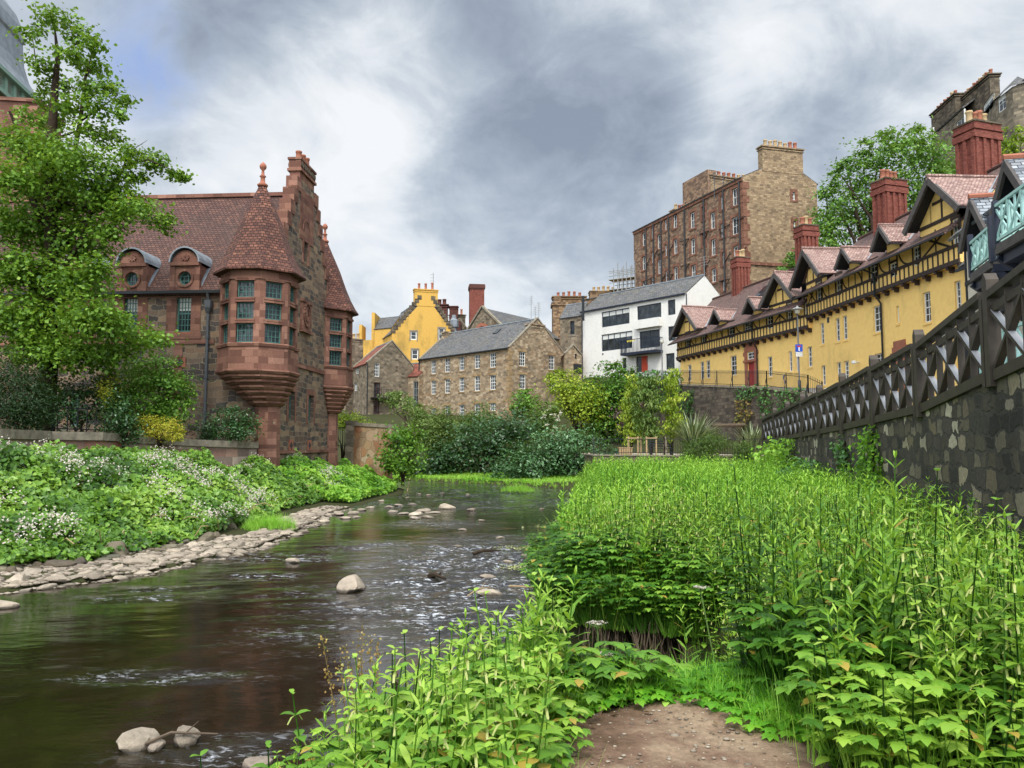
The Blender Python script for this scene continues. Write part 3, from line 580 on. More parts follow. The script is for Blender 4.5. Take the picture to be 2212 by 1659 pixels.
def quatrefoil(pl, a, b, s):
    mb = MB(); pl.box(mb, a - s, b - s, a + s, b + s, -.05, .035)
    o = mb.build('vent_panel', M['red_stone'], hall); mb = MB()
    for dx, dy in ((0, .34), (-.34, 0), (.34, 0)):
        mb.prism([pl.at(a + s * (dx + .3 * math.cos(i * PI / 4)), b + s * (dy + .3 * math.sin(i * PI / 4)), .036) for i in range(8)], pl.n * .01)
    pl.box(mb, a - s * .12, b - s * .7, a + s * .12, b + s * .1, .03, .0475); mb.build('vent_opening', M['black_frame'], o)
a, b = FRONT.px(390, 783); quatrefoil(FRONT, a, b, .26)
for x in (1722, 1831): a, b = GAB.px(*cr(2, x, 1297)); quatrefoil(GAB, a, b, .3)
mb = MB(); ev = .2
def hp(a, z, side_): return (C0 - EX * a + (GX_ * (-ev) if side_ == 0 else GX_ * (GL + ev))) + Z * z
k = ev * (hr - he) / mid * .6
roof_slab(mb, hp(HL, he - k, 0), hp(.42, he - k, 0), C0 - EX * .42 + GX_ * mid + Z * hr, C0 - EX * HL + GX_ * mid + Z * hr, .16)
roof_slab(mb, hp(HL, he - k, 1), hp(.42, he - k, 1), C0 - EX * .42 + GX_ * mid + Z * hr, C0 - EX * HL + GX_ * mid + Z * hr, .16)
mb.beam(C0 - EX * HL + GX_ * mid + Z * (hr + .05), C0 - EX * .5 + GX_ * mid + Z * (hr + .05), .34, .2, mi=1)
mb.build('roof', [M['hall_tile'], M['red_ashlar']], hall)
mb = MB(); FRONT.box(mb, 0, he - .16, HL - 1.6, he - .02, ev + .02, ev + .16); mb.build('gutter', M['dark_iron'], hall)
mb = MB(); a, b = FRONT.px(454, 640)
mb.tube([FRONT.at(a, he - .1, .3), FRONT.at(a, he - .5, .16), FRONT.at(a, hb + .4, .16)], .075, 8); mb.lathe(FRONT.at(a, he - 1.1, .16), [(.1, 0), (.19, .25), (.21, .6), (.12, .62)], 8)
for z in (EYE + .9, EYE + 3.1, EYE + 5): mb.lathe(FRONT.at(a, z, .16), [(.11, 0), (.11, .14)], 8)
mb.build('downpipe', M['pole_grey'], hall)
def dormer(ac):
    fw2, top = .62, he + 1.32; o = MB(); rc = .33; wb = he + .62
    hole = [(ac + rc * math.cos(i * PI / 9), wb + rc * math.sin(i * PI / 9)) for i in range(18)]
    arc = [(ac + (fw2 + .04) * math.cos(i * PI / 12), top + (fw2 + .04) * math.sin(i * PI / 12)) for i in range(13)]
    wall(o, FRONT, [(ac - fw2 - .04, he - .1), (ac + fw2 + .04, he - .1)] + arc, [hole], .22, 0, .05)
    sl = (hr - he) / mid; dep = lambda z: (z - he) / sl
    for s_ in (-1, 1):
        x = ac + s_ * fw2; o.add([FRONT.at(x, he - .1, .05), FRONT.at(x, top, .05), FRONT.at(x, top, -dep(top) - .1)], ((0, 1, 2),) if s_ < 0 else ((0, 2, 1),))
    FRONT.box(o, ac - fw2 - .1, top - .1, ac + fw2 + .1, top + .06, -.1, .16); FRONT.box(o, ac - fw2 - .12, he - .12, ac - fw2 + .14, top - .11, -.1, .09); FRONT.box(o, ac + fw2 - .14, he - .12, ac + fw2 + .12, top - .11, -.1, .09)
    for i in range(18):
        a_, a2 = 2 * PI * i / 18, 2 * PI * (i + 1) / 18; FRONT.bar(o, (ac + .39 * math.cos(a_), wb + .39 * math.sin(a_)), (ac + .39 * math.cos(a2), wb + .39 * math.sin(a2)), .11, .04, .10)
    for i in range(8):
        a_ = i * PI / 4; FRONT.bar(o, (ac, top + .3), (ac + .2 * math.cos(a_), top + .3 + .16 * math.sin(a_)), .07, .05, .11)
    d = o.build('dormer', M['red_ashlar'], hall)
    o = MB(); r2 = fw2 + .14
    for i in range(12):
        a_, a2 = PI * i / 12, PI * (i + 1) / 12; z1, z2 = top + .06 + r2 * math.sin(a_), top + .06 + r2 * math.sin(a2)
        p = [FRONT.at(ac + r2 * math.cos(a_), z1, .2), FRONT.at(ac + r2 * math.cos(a2), z2, .2), FRONT.at(ac + r2 * math.cos(a2), z2, -dep(z2) - .15), FRONT.at(ac + r2 * math.cos(a_), z1, -dep(z1) - .15)]
        q = [FRONT.at(ac + (r2 - .07) * math.cos(a_), z1 - .07 * math.sin(a_), .2), FRONT.at(ac + (r2 - .07) * math.cos(a2), z2 - .07 * math.sin(a2), .2)]
        o.quad(*p); o.quad(q[0], q[1], p[1], p[0])
    for s_ in (-1, 1):
        o.beam(FRONT.at(ac + s_ * (fw2 + .06), he + .02, .0), FRONT.at(ac + s_ * (fw2 + .06), top, -dep(top) + .06), .16, .08, FRONT.n)
    o.build('lead_roof', M['lead'], d)
    o = MB()
    for i in range(18):
        a_, a2 = 2 * PI * i / 18, 2 * PI * (i + 1) / 18; FRONT.bar(o, (ac + .3 * math.cos(a_), wb + .3 * math.sin(a_)), (ac + .3 * math.cos(a2), wb + .3 * math.sin(a2)), .06, -.16, -.08)
    for x in (-.11, .11): FRONT.bar(o, (ac + x, wb - .28), (ac + x, wb + .28), .03, -.15, -.09); FRONT.bar(o, (ac - .28, wb + x), (ac + .28, wb + x), .03, -.148, -.092)
    o.prism([FRONT.at(ac + .31 * math.cos(i * PI / 8), wb + .31 * math.sin(i * PI / 8), -.14) for i in range(16)], FRONT.n * .012, 1)
    o.build('round_window', [M['green_frame'], M['glass']], d)
for x in (785, 1098): dormer(FRONT.px(*cr(2, x, 320))[0])
dormer(2 * FRONT.px(*cr(2, 785, 320))[0] - FRONT.px(*cr(2, 1098, 320))[0])
# turret oriels
def oriel(cx, cy, stem, dz, faces):
    c = Vector((cx, cy, 0)); R8 = 1.75; rot0 = math.atan2(EX.y, EX.x) + PI / 8
    rows = [(EYE + 6.6 + dz, EYE + 7.36 + dz), (EYE + 5.62 + dz, EYE + 6.38 + dz), (EYE + 4.56 + dz, EYE + 5.42 + dz)]
    z0, z1 = EYE + 4.4 + dz, EYE + 7.85 + dz; V8 = [c + Vector((R8 * math.cos(rot0 + i * PI / 4), R8 * math.sin(rot0 + i * PI / 4), 0)) for i in range(8)]
    mb = MB(); wins = []
    for i in range(8):
        pl = Plane(V8[i], V8[(i + 1) % 8]); m_ = pl.L / 2; hs = [(m_ - .40, r0, m_ + .40, r1) for r0, r1 in rows] if i in faces else []
        wall(mb, pl, [(0, z0), (pl.L, z0), (pl.L, z1), (0, z1)], hs, .24); wins += [(pl, h) for h in hs]
        for h in hs: pl.box(mb, h[0] - .06, h[3] + .004, h[2] + .06, h[3] + .09, -.1, .05); pl.box(mb, h[0] - .06, h[1] - .09, h[2] + .06, h[1] - .004, -.1, .05)
        pl.box(mb, -.03, z1 - .42, pl.L + .03, z1 - .30, -.1, .06)
    ring = lambda r, z: (r, z - 0)
    mb.lathe(c, [(R8 + .10, EYE + 4.38 + dz), (R8 + .14, EYE + 4.5 + dz), (R8 + .02, EYE + 4.56 + dz)], 8, rot0)
    mb.lathe(c, [(R8 + .06, EYE + 3.34 + dz), (R8 + .04, EYE + 4.38 + dz)], 8, rot0)
    mb.lathe(c, [(R8 - .02, z1), (R8 + .1, z1 + .06), (R8 + .1, z1 + .12)], 8, rot0)
    o = mb.build('oriel', M['red_ashlar'], hall)
    mb = MB(); prof = []; sh = []; st = Vector(stem) - c; zt, zb = EYE + 3.36 + dz, EYE + 1.75 + dz; nr = 7
    for i in range(nr):
        t0, t1 = i / nr, (i + 1) / nr; r0 = R8 + .14 - (R8 - .50) * t0 ** 1.1; r1 = R8 + .14 - (R8 - .50) * t1 ** 1.1
        for r_, zz in ((r0, zt - (zt - zb) * t0), (r0 + .02, zt - (zt - zb) * (t0 + .35 / nr)), (r1 + .09, zt - (zt - zb) * (t0 + .75 / nr)), (r1, zt - (zt - zb) * t1 + .01)):
            prof.append((r_, zz)); k_ = (zt - zz) / (zt - zb); sh.append((st.x * k_, st.y * k_))
    mb.lathe(c, prof[::-1], 8, rot0, 0, sh[::-1])
    mb.lathe(c + st, [(.62, hb), (.58, hb + 1.4), (.56, zb + .05)], 8, rot0)
    mb.build('corbel', M['red_ashlar'], o)
    for pl, h in wins: window(o, pl, h, M['green_frame'], 4, 3, .17, .05, .026, sash=False)
    mb = MB(); mb.lathe(c, [(R8 + .34, z1 - .02), (R8 + .36, z1 + .06), (R8 + .16, z1 + .34), (R8 - .12, z1 + .85), (R8 - .42, z1 + 1.55), (.95, z1 + 2.6), (.55, z1 + 3.5), (.22, z1 + 4.25), (.16, z1 + 4.4)], 8, rot0)
    mb.build('turret_roof', M['cone_tile'], o)
    mb = MB(); zz = z1 + 4.36; mb.lathe(c, [(.22, zz), (.26, zz + .08), (.12, zz + .2), (.10, zz + .45), (.16, zz + .5), (.08, zz + .58), (.06, zz + .8), (.15, zz + .9), (.17, zz + 1.0), (.12, zz + 1.1), (.02, zz + 1.2)], 10); mb.build('finial', M['red_stone'], o, True)
# octagon faces, numbered from the vertex after the right-hand wall
oriel(-11.86, 35.72, (-11.42, 35.95, 0), 0, (4, 5, 6, 7, 0))
oriel(-11.42, 46.1, (-10.95, 45.85, 0), .06, (5, 6, 7, 0))
mb = MB(); cc = GAB.at(mid, 0, -.30); rz = math.atan2(EX.y, EX.x)
for zz, sx, sy, h_ in ((he + 3.6, .68, 2.1, 2.6), (he + 6.0, .66, 2.3, .3), (he + 6.28, .56, 2.3, hr + .95 - he - 6.28), (hr + .93, .78, 2.5, .14), (hr + 1.06, .66, 2.38, .5), (hr + 1.55, .76, 2.5, .12)): mb.box((cc.x, cc.y, zz), sx, sy, h_, rz)
chim = mb.build('chimney', [M['red_ashlar']], hall)
mb = MB()
for i in range(6):
    for sx in (-1, 1):
        p = cc + GX_ * (-.98 + .39 * i) + EX * (sx * .335) + Z * (hr + 1.31); mb.tube([p, p + EX * sx * .05], .15, 10)
mb.build('disc_frieze', M['soot_stone'], chim); pots(chim, cc + Z * (hr + 1.66), 3, GX_ * .62, [M['pot_clay']], .62, .17, 3)
# clock tower and its low wing behind the tree
TC = W(-54, 200, 48); tw = empty('church_tower', (TC.x, TC.y, EYE - 1), 'stone tower with green louvred belfry and curved lead roof behind the tall tree', 'tower'); tr = math.radians(8)
zb0, zb1 = W(0, 222, 48).z, W(0, 172, 48).z
mb = MB(); mb.box((TC.x, TC.y, EYE - 1), 4.5, 4.5, zb0 - EYE + 1, tr); mb.build('shaft', M['hall_rubble'], tw)
mb = MB(); mb.box((TC.x, TC.y, zb0), 5.1, 5.1, .28, tr); mb.box((TC.x, TC.y, zb1 - .22), 5.3, 5.3, .25, tr); mb.box((TC.x, TC.y, zb0 + .28), 4.3, 4.3, zb1 - zb0 - .5, tr)
e = Vector((math.cos(tr), math.sin(tr), 0)); n_ = Vector((math.sin(tr), -math.cos(tr), 0))
for i in range(5):
    for d_, s_ in ((e, n_), (n_, e)):
        for sg in (-1, 1): p = TC + d_ * (-2.2 + 1.1 * i) + s_ * (2.25 * sg); mb.box((p.x, p.y, zb0 + .28), .3, .3, zb1 - zb0 - .5, tr)
bel = mb.build('belfry', plain('verdigris painted belfry', srgb('7f9c8b'), .6), tw)
for d_, s_ in ((e, n_), (n_, e)):
    for i in range(4):
        mb = MB(); p = TC + d_ * (-1.65 + 1.1 * i) + s_ * 2.2
        for j in range(6): q = p + Z * (zb0 + .5 - p.z + j * .17); mb.beam(q - d_ * .36, q + d_ * .36, .14, .03, (Z + s_ * .8).normalized())
        mb.build('louvre', M['white_frame'], bel)
mb = MB(); zn = W(38, 55, 48).z; prof = [(3.75, zb1), (3.6, zb1 + .2), (3.1, zb1 + .9), (2.75, zb1 + 1.9), (2.6, zn - .25), (2.75, zn - .1), (2.75, zn + .12), (2.65, zn + .2), (2.5, zn + .9), (2.1, zn + 1.7), (1.3, zn + 2.5), (.3, zn + 3.0)]
mb.lathe((TC.x, TC.y, 0), prof, 4, tr + PI / 4); mb.build('lead_roof', M['lead'], tw)
mb = MB(); q = W(70, 250, 45); mb.box((q.x - .3, q.y, EYE - 1), 2.6, 3, q.z - EYE + 1.2, tr); mb.box((q.x - .3, q.y, q.z + .2), 2.9, 3.3, .2, tr); mb.build('stair_wing', M['red_ashlar'], tw)
# ---------------------------------------------------------------- houses across the river
def house(name, K, A, B, base, eave, ridge, mats, label, fw=(), gw=(), ov=.18, cat='building', roofmat='slate', depth=.2, hip=None, skew=None, apex=.5, extra=None, gmi=0):
    "corner K nearest us, A far left end of the eaves front, B far right end of the gable"
    K, A, B = (Vector((p[0], p[1], 0)) for p in (K, A, B)); fr = Plane(A, K); ga = Plane(K, B); b = empty(name, (K.x, K.y, base), label, cat)
    A2 = A + (B - K); mb = MB(); mid = ga.L * apex
    fh = [fr.rect(w) for w in fw]; gh = [ga.rect(w) for w in gw]
    wall(mb, fr, [(0, base), (fr.L, base), (fr.L, eave), (0, eave)], fh, depth)
    wall(mb, ga, [(0, base), (ga.L, base), (ga.L, eave), (mid, ridge), (0, eave)], gh, depth, gmi)
    bk = Plane(B, A2); wall(mb, bk, [(0, base), (bk.L, base), (bk.L, eave), (0, eave)])
    en = Plane(A2, A); wall(mb, en, [(0, base), (en.L, base), (en.L, eave), (en.L - mid, ridge), (0, eave)])
    if extra: extra(mb, fr, ga, fh, gh)
    mb.build('wall', [M[x] for x in (mats if isinstance(mats, list) else [mats])], b)
    mb = MB(); g = (B - K).normalized(); u = fr.u; sl = (ridge - eave) / mid; sr = (ridge - eave) / (ga.L - mid); e0, e1 = -.06, (-.03 if skew is None else -.25)
    th = .13
    roof_slab(mb, A - g * ov - u * .1 + Z * (eave - sl * ov + th), K - g * ov + u * e1 + Z * (eave - sl * ov + th), K + g * mid + u * e1 + Z * (ridge + th), A + g * mid - u * .1 + Z * (ridge + th), th)
    roof_slab(mb, A2 + g * ov - u * .1 + Z * (eave - sr * ov + th), B + g * ov + u * e1 + Z * (eave - sr * ov + th), K + g * mid + u * e1 + Z * (ridge + th), A + g * mid - u * .1 + Z * (ridge + th), th)
    mb.beam(A + g * mid + Z * (ridge + th), K + g * mid + u * e1 + Z * (ridge + th), .3, .12, mi=1)
    mb.build('roof', [M[roofmat], M['lead']], b)
    if skew:                                             # raised stone skews on both gables
        for q in (K - u * .12, A + u * .12):
            mb = MB(); mb.beam(q - g * .05 + Z * (eave + .12), q + g * mid + Z * (ridge + .22), .3, .16); mb.beam(q + g * (ga.L + .05) + Z * (eave + .12), q + g * mid + Z * (ridge + .22), .3, .16)
            mb.build('skew', M[skew], b)
    return b, fr, ga, fh, gh
def stack(b, pos, sx, sy, z0, z1, rz, mat, npots, along, pm, name='chimney', ph=.8, pr=.16, seed=1, cap=.14):
    mb = MB(); p = Vector(pos); mb.box((p.x, p.y, z0), sx, sy, z1 - z0, rz); mb.box((p.x, p.y, z1 - .30), sx + cap * 1.2, sy + cap * 1.2, .12, rz); mb.box((p.x, p.y, z1), sx + cap * 2, sy + cap * 2, .16, rz)
    o = mb.build(name, M[mat], b); e = Vector((math.cos(rz), math.sin(rz), 0)) if along == 'x' else Vector((-math.sin(rz), math.cos(rz), 0))
    if npots: pots(o, Vector((p.x, p.y, z1 + .16)), npots, e * ((sx if along == 'x' else sy) * .86 / max(1, npots)), pm, ph, pr, seed)
    return o
def zpx(py, Y): return W(1106, py, Y).z
CLAY = [M['pot_clay']]; BUFF = [M['pot_buff']]; MIX = [M['pot_clay'], M['pot_buff'], M['pot_clay']]
def ang(v): return math.atan2(v.y, v.x)
# mill house, the wide rubble block in the middle
K, A, B = (-.28, 88), (-12.2, 100.6), (6.44, 94.4); ev = zpx(751.9, 88)
cols = [(768, 800), (863, 897), (962, 997), (1067, 1104), (1174, 1214)]; r1 = [(737, 833), (725, 822), (712, 810), (700, 797), (687, 789)]; r2 = [(880, 975), (868, 967), (858, 956), (850, 952), (842, 943)]; r3 = [(1070, 1145), (1052, 1140), (1047, 1145), (1040, 1140), (1035, 1088)]
fw = [R(3, c[0], r[0], c[1], r[1]) for rr in (r1, r2, r3) for c, r in zip(cols, rr)]; gw = [R(3, 1378, 680, 1420, 780), R(3, 1380, 837, 1422, 938), R(3, 1583, 706, 1622, 805), R(3, 1592, 868, 1630, 960)]
def ex(mb, fr, ga, fh, gh):
    for pl, hs in ((fr, fh), (ga, gh)):
        for h in hs: pl.box(mb, h[0] - .25, h[3] + .004, h[2] + .25, h[3] + .28, -.1, .03, 1); pl.box(mb, h[0] - .15, h[1] - .16, h[2] + .15, h[1] - .004, -.1, .05, 1)
    for i in range(14): ga.box(mb, -.04, EYE + 2.5 + i * .6, .30 + .25 * (i % 2), EYE + 3.0 + i * .6, -.1, .03, 1); fr.box(mb, fr.L - .30 - .25 * ((i + 1) % 2), EYE + 2.5 + i * .6, fr.L + .03, EYE + 3.0 + i * .6, -.1, .03, 1)
    fr.box(mb, 0, ev - .28, fr.L, ev - .02, -.1, .05, 1)
M['tan_trim'] = stone('tan dressed stone', [srgb('8f7858'), srgb('a58c69'), srgb('7f694c')], srgb('8a7558'), .7, .3, .01, .008, srgb('5a4d3c'), .4, bmp=.3)
b, fr, ga, fh, gh = house('mill_house', K, A, B, EYE + .6, ev, EYE + 14.9, ['mill', 'tan_trim'], 'long rubble stone house with grey slate roof and white sash windows in three rows', fw, gw, skew='coping', extra=ex)
for pl, hs in ((fr, fh), (ga, gh)):
    for h in hs: window(b, pl, h, M['white_frame'], 3, 4, .13, .07, .035)
d = ga.at(ga.L / 2, 0); stack(b, (d.x + fr.u.x * -.45, d.y + fr.u.y * -.45), .95, 2.1, EYE + 13.2, zpx(701, 90.5), ang(fr.u), 'mill', 0, 'y', CLAY)
stack(b, fr.at(.55, 0) - fr.n * ga.L * .5, .95, 2.0, EYE + 13.2, zpx(722, 104), ang(fr.u), 'mill', 0, 'y', CLAY, cap=.1)
mb = MB(); mb.tube([fr.at(.12, EYE + .8, .12), fr.at(.12, ev - .1, .12)], .07, 6); fr.box(mb, 0, ev - .06, fr.L, ev + .06, .18, .3); mb.build('downpipe', M['dark_iron'], b)
mb = MB(); g = (Vector(B + (0,)) - Vector(K + (0,))).normalized()
q = fr.at(11.6, 0) + g * 3.3; zz = ev + (EYE + 14.9 - ev) * 3.3 / (ga.L / 2) + .22; mb.beam(q - g * .45 - Z * .35, q + g * .35 + Z * .28, .75, .1, fr.u.cross(g)); mb.v = [(x, y, z + zz) for x, y, z in mb.v]; mb.build('skylight', M['glass'], b)
# television aerials on its stack
mb = MB(); q = d - fr.u * .5; zt = zpx(701, 90.5)
for dx, h_ in ((-.6, 3.6), (.1, 2.4), (.7, 3.0)):
    p = q + g * dx + Z * zt; mb.tube([p, p + Z * h_], .035, 5)
    for k in range(5): mb.tube([p + Z * (h_ - .15 - k * .22) - fr.u * .35, p + Z * (h_ - .15 - k * .22) + fr.u * .35], .018, 4)
mb.build('aerial', M['pale_pole'], b)
# stone cottage with red pantiles, and its low wing
K, A = W(*cr(3, 325, 760), 96), W(*cr(3, 232, 770), 102); B = W(*cr(3, 645, 765), 101); Kx = (K.x, K.y); evc = K.z
fw = [R(3, 248, 778, 268, 832), R(3, 237, 897, 257, 950)]; gw = [R(3, 376, 758, 412, 852), R(3, 372, 892, 418, 995), R(3, 370, 1020, 412, 1110)]
b, fr, ga, fh, gh = house('stone_cottage', Kx, (A.x, A.y), (B.x, B.y), EYE + .9, evc, W(*cr(3, 522, 614), 98.5).z, 'cottage', 'grey rubble cottage with red pantile roof beside the turret of the hall', fw, gw, roofmat='pantile', skew='coping', apex=.52)
for pl, hs in ((fr, fh), (ga, gh[:1])):
    for h in hs: window(b, pl, h, M['white_frame'], 2 if pl is fr else 3, 4, .12, .07, .04)
for h in gh[1:]: window(b, ga, h, plain('maroon painted door', srgb('4a2a28'), .5), 2, 3, .14, .09, .06, name='glazed_door')
mb = MB(); q = gh[1]; ga.box(mb, q[0] - .5, q[1] - .2, q[2] + 1.4, q[1] - .05, 0, .9)
for i in range(12): ga.box(mb, q[0] - .5 + i * .26, q[1] - .05, q[0] - .47 + i * .26, q[1] + .95, .86, .89)
ga.box(mb, q[0] - .5, q[1] + .95, q[2] + 1.4, q[1] + 1.0, .85, .9); mb.build('balcony', M['dark_iron'], b)
c = W(*cr(3, 232, 700), 103); stack(b, (c.x, c.y), 2.2, 1.0, EYE + 8, W(*cr(3, 232, 600), 103).z, ang(ga.u), 'cottage', 3, 'x', BUFF, ph=.8, pr=.22, cap=.1)
mb = MB(); c2 = W(*cr(3, 232, 620), 103); mb.box((c2.x - .3, c2.y + .6, EYE + .5), 2.6, 1.4, W(*cr(3, 232, 640), 103).z - EYE - .5, ang(ga.u)); mb.build('stair_wall', M['cottage'], b)
mb = MB(); q = fr.at(fr.L, 0); mb.tube([ga.at(.0, EYE + 1, .12), ga.at(.0, evc, .12)], .07, 6); mb.build('downpipe', M['dark_iron'], b)
K, A = W(*cr(3, 683, 848), 99.5), W(*cr(3, 448, 862), 102.5); B = K + Vector((3.5, 3.6, 0))
fw = [R(3, 505, 893, 545, 955), R(3, 643, 885, 678, 1075)]
b, fr, ga, fh, gh = house('cottage_wing', (K.x, K.y), (A.x, A.y), (B.x, B.y), EYE + .9, K.z, W(*cr(3, 690, 762), 102).z, 'mill', 'low rubble wing with red pantile roof joined to the long stone house', fw, [], roofmat='pantile')
window(b, fr, fh[0], M['white_frame'], 3, 3, .12, .08, .04); window(b, fr, fh[1], M['pale_pole'], 2, 4, .12, .1, .05, name='glazed_door')
# ochre crow stepped house
Y0 = 118; K, B, A = W(*cr(3, 497, 545), Y0), W(*cr(3, 938, 560), Y0 + 3), W(*cr(3, 350, 520), Y0 + 16); base = EYE + 5; evo = W(*cr(3, 497, 552), Y0).z; ap = W(*cr(3, 742, 300), Y0 + 1.5).z
gw = [R(3, 627, 540, 668, 598), R(3, 635, 665, 678, 733), R(3, 820, 518, 860, 596)]
def ex(mb, fr, ga, fh, gh):
    m_ = ga.L * .53
    for s_, n_ in ((-1, 11), (1, 11)):
        for i in range(n_):
            t_ = (i + .5) / n_; a = m_ + s_ * (.9 + ((m_ if s_ < 0 else ga.L - m_) - .9) * t_); z = ap - (ap - evo) * t_ + .05
            ga.box(mb, a - .34, z - .3, a + .34, z + .38, -.5, .08, 1)
    for h in gh: ga.box(mb, h[0] - .2, h[1] - .2, h[0] - .004, h[3] + .2, -.1, .04, 2); ga.box(mb, h[2] + .004, h[1] - .2, h[2] + .2, h[3] + .2, -.1, .04, 2); ga.box(mb, h[0] - .004, h[3] + .004, h[2] + .004, h[3] + .2, -.1, .038, 2)
b, fr, ga, fh, gh = house('ochre_house', (K.x, K.y), (A.x, A.y), (B.x, B.y), base, evo, ap, ['ochre', 'soot_stone', 'coping'], 'ochre yellow house with a crow stepped gable and tall matching chimney', [], gw, extra=ex, apex=.53)
for h in gh: window(b, ga, h, M['white_frame'], 1, 2, .13, .12, .05)
q = ga.at(ga.L * .53, 0) - fr.u * .5; stack(b, (q.x, q.y), 3.7, 1.1, ap - 1.5, W(*cr(3, 742, 250), Y0 + 1).z, ang(ga.u), 'ochre', 3, 'x', CLAY, ph=1.15, pr=.2, cap=.12)
c = ga.at(1, 0); q = W(*cr(3, 380, 640), Y0 + 9); zr, ze = W(*cr(3, 380, 432), Y0 + 9).z, W(*cr(3, 360, 515), Y0 + 9).z
b2, f2, g2, *_ = house('ochre_wing', (W(*cr(3, 497, 600), Y0 + 5).x, Y0 + 5), (W(*cr(3, 362, 600), Y0 + 7).x, Y0 + 7), (W(*cr(3, 600, 600), Y0 + 11).x, Y0 + 11), base, W(*cr(3, 430, 520), Y0 + 6).z, W(*cr(3, 430, 448), Y0 + 9).z, 'ochre', 'lower ochre wing with slate roof to the left of the crow stepped house', [], [])
mb = MB(); p = f2.at(.15, 0); mb.box((p.x, p.y + 3.2, base), .5, 6.8, W(*cr(3, 372, 425), Y0 + 9).z - base, 0); mb.build('end_gable', M['ochre'], b2)
mb = MB(); p = W(*cr(3, 330, 600), Y0 + 8); zt = W(*cr(3, 330, 545), Y0 + 8).z; mb.box((p.x, p.y, base), 2.2, 3, W(*cr(3, 330, 620), Y0 + 8).z - base + .3); mb.box((p.x - .9, p.y, base), .5, 3.2, zt - base + 1); mb.build('stair_annex', M['ochre'], b2)
o = empty('mast', W(*cr(3, 782, 245), Y0 + 3), 'thin pole aerial beside the ochre chimney', 'aerial'); mb = MB(); q = W(*cr(3, 782, 330), Y0 + 3); p = Vector((q.x, q.y, W(*cr(3, 782, 135), Y0 + 3).z)); mb.tube([q - Z * 4, p], .06, 5)
for k in range(4): mb.tube([p - Z * (.3 + .5 * k) - Vector((.5, 0, 0)), p - Z * (.3 + .5 * k) + Vector((.1, 0, 0))], .035, 4)
mb.build('rod', M['pale_pole'], o)
# roofs and stacks peeping over: dark brick stack house, grey gable, tall brick stack, hall with a round arch
Y1 = 128; c = W(*cr(3, 868, 400), Y1); b = empty('dark_brick_house', (c.x, c.y, EYE + 6), 'dark brick house whose ornate chimney rises behind the ochre gable', 'building')
mb = MB(); mb.box((c.x, c.y + 2, EYE + 6), 5, 4.5, W(*cr(3, 868, 470), Y1).z - EYE - 6); mb.build('wall', M['brick_dark'], b)
stack(b, (c.x - .6, c.y - .2), 1.9, 1.4, W(*cr(3, 850, 480), Y1).z, W(*cr(3, 850, 365), Y1).z, 0, 'brick_dark', 2, 'x', [M['brick_dark']], ph=1.1, pr=.34, cap=.25); stack(b, (c.x + 1.35, c.y), 1.3, 1.3, W(*cr(3, 890, 480), Y1).z, W(*cr(3, 890, 375), Y1).z, 0, 'brick_dark', 0, 'x', CLAY, cap=.18)
mb = MB(); c = W(*cr(3, 925, 520), Y1 - 5); mb.lathe((c.x, c.y, c.z - 4), [(.5, 0), (.5, 4), (.75, 4.2), (.75, 5.3), (.4, 5.6), (.3, 6.2)], 8); mb.build('turret', M['lead'], b)
K, B, A = W(*cr(3, 905, 480), Y1 + 4), W(*cr(3, 1022, 505), Y1 + 5), W(*cr(3, 890, 470), Y1 + 16)
b, fr, ga, fh, gh = house('grey_gabled_house', (K.x, K.y), (A.x, A.y), (B.x, B.y), EYE + 6, K.z - 1.2, W(*cr(3, 955, 452), Y1 + 4).z, 'soot_stone', 'small dark stone gable with pale skews between the ochre house and the brick chimney', [], [], skew='coping')
q = ga.at(ga.L * .38, 0) - fr.u * .6; stack(b, (q.x, q.y), 2.6, 1.2, ga.at(0, 0).z + EYE + 12, W(*cr(3, 945, 425), Y1 + 4).z, ang(ga.u), 'soot_stone', 3, 'x', CLAY, ph=1.0, pr=.2, cap=.15)
Y2 = 122; c = W(*cr(3, 1082, 400), Y2); b = empty('brick_stack', (c.x, c.y, EYE + 6), 'tall square red brick chimney stack with a corbelled rim', 'chimney'); zt = W(*cr(3, 1082, 228), Y2).z; sx = .3125 * 100 / F * Y2
mb = MB(); mb.box((c.x, c.y, EYE + 6), sx, sx, zt - EYE - 6, .12); mb.build('shaft', M['brick'], b)
mb = MB(); mb.box((c.x, c.y, zt - .75), sx + .12, sx + .12, .22, .12); mb.box((c.x, c.y, zt - .53), sx + .3, sx + .3, .53, .12); mb.box((c.x, c.y, zt), sx + .18, sx + .18, .12, .12); mb.build('rim', M['brick_dark'], b)
Y3 = 108; K, B, A = W(*cr(3, 1270, 520), Y3), W(*cr(3, 985, 560), Y3 + 8), W(*cr(3, 1655, 640), Y3 + 12); apx = W(*cr(3, 1120, 380), Y3 + 4)
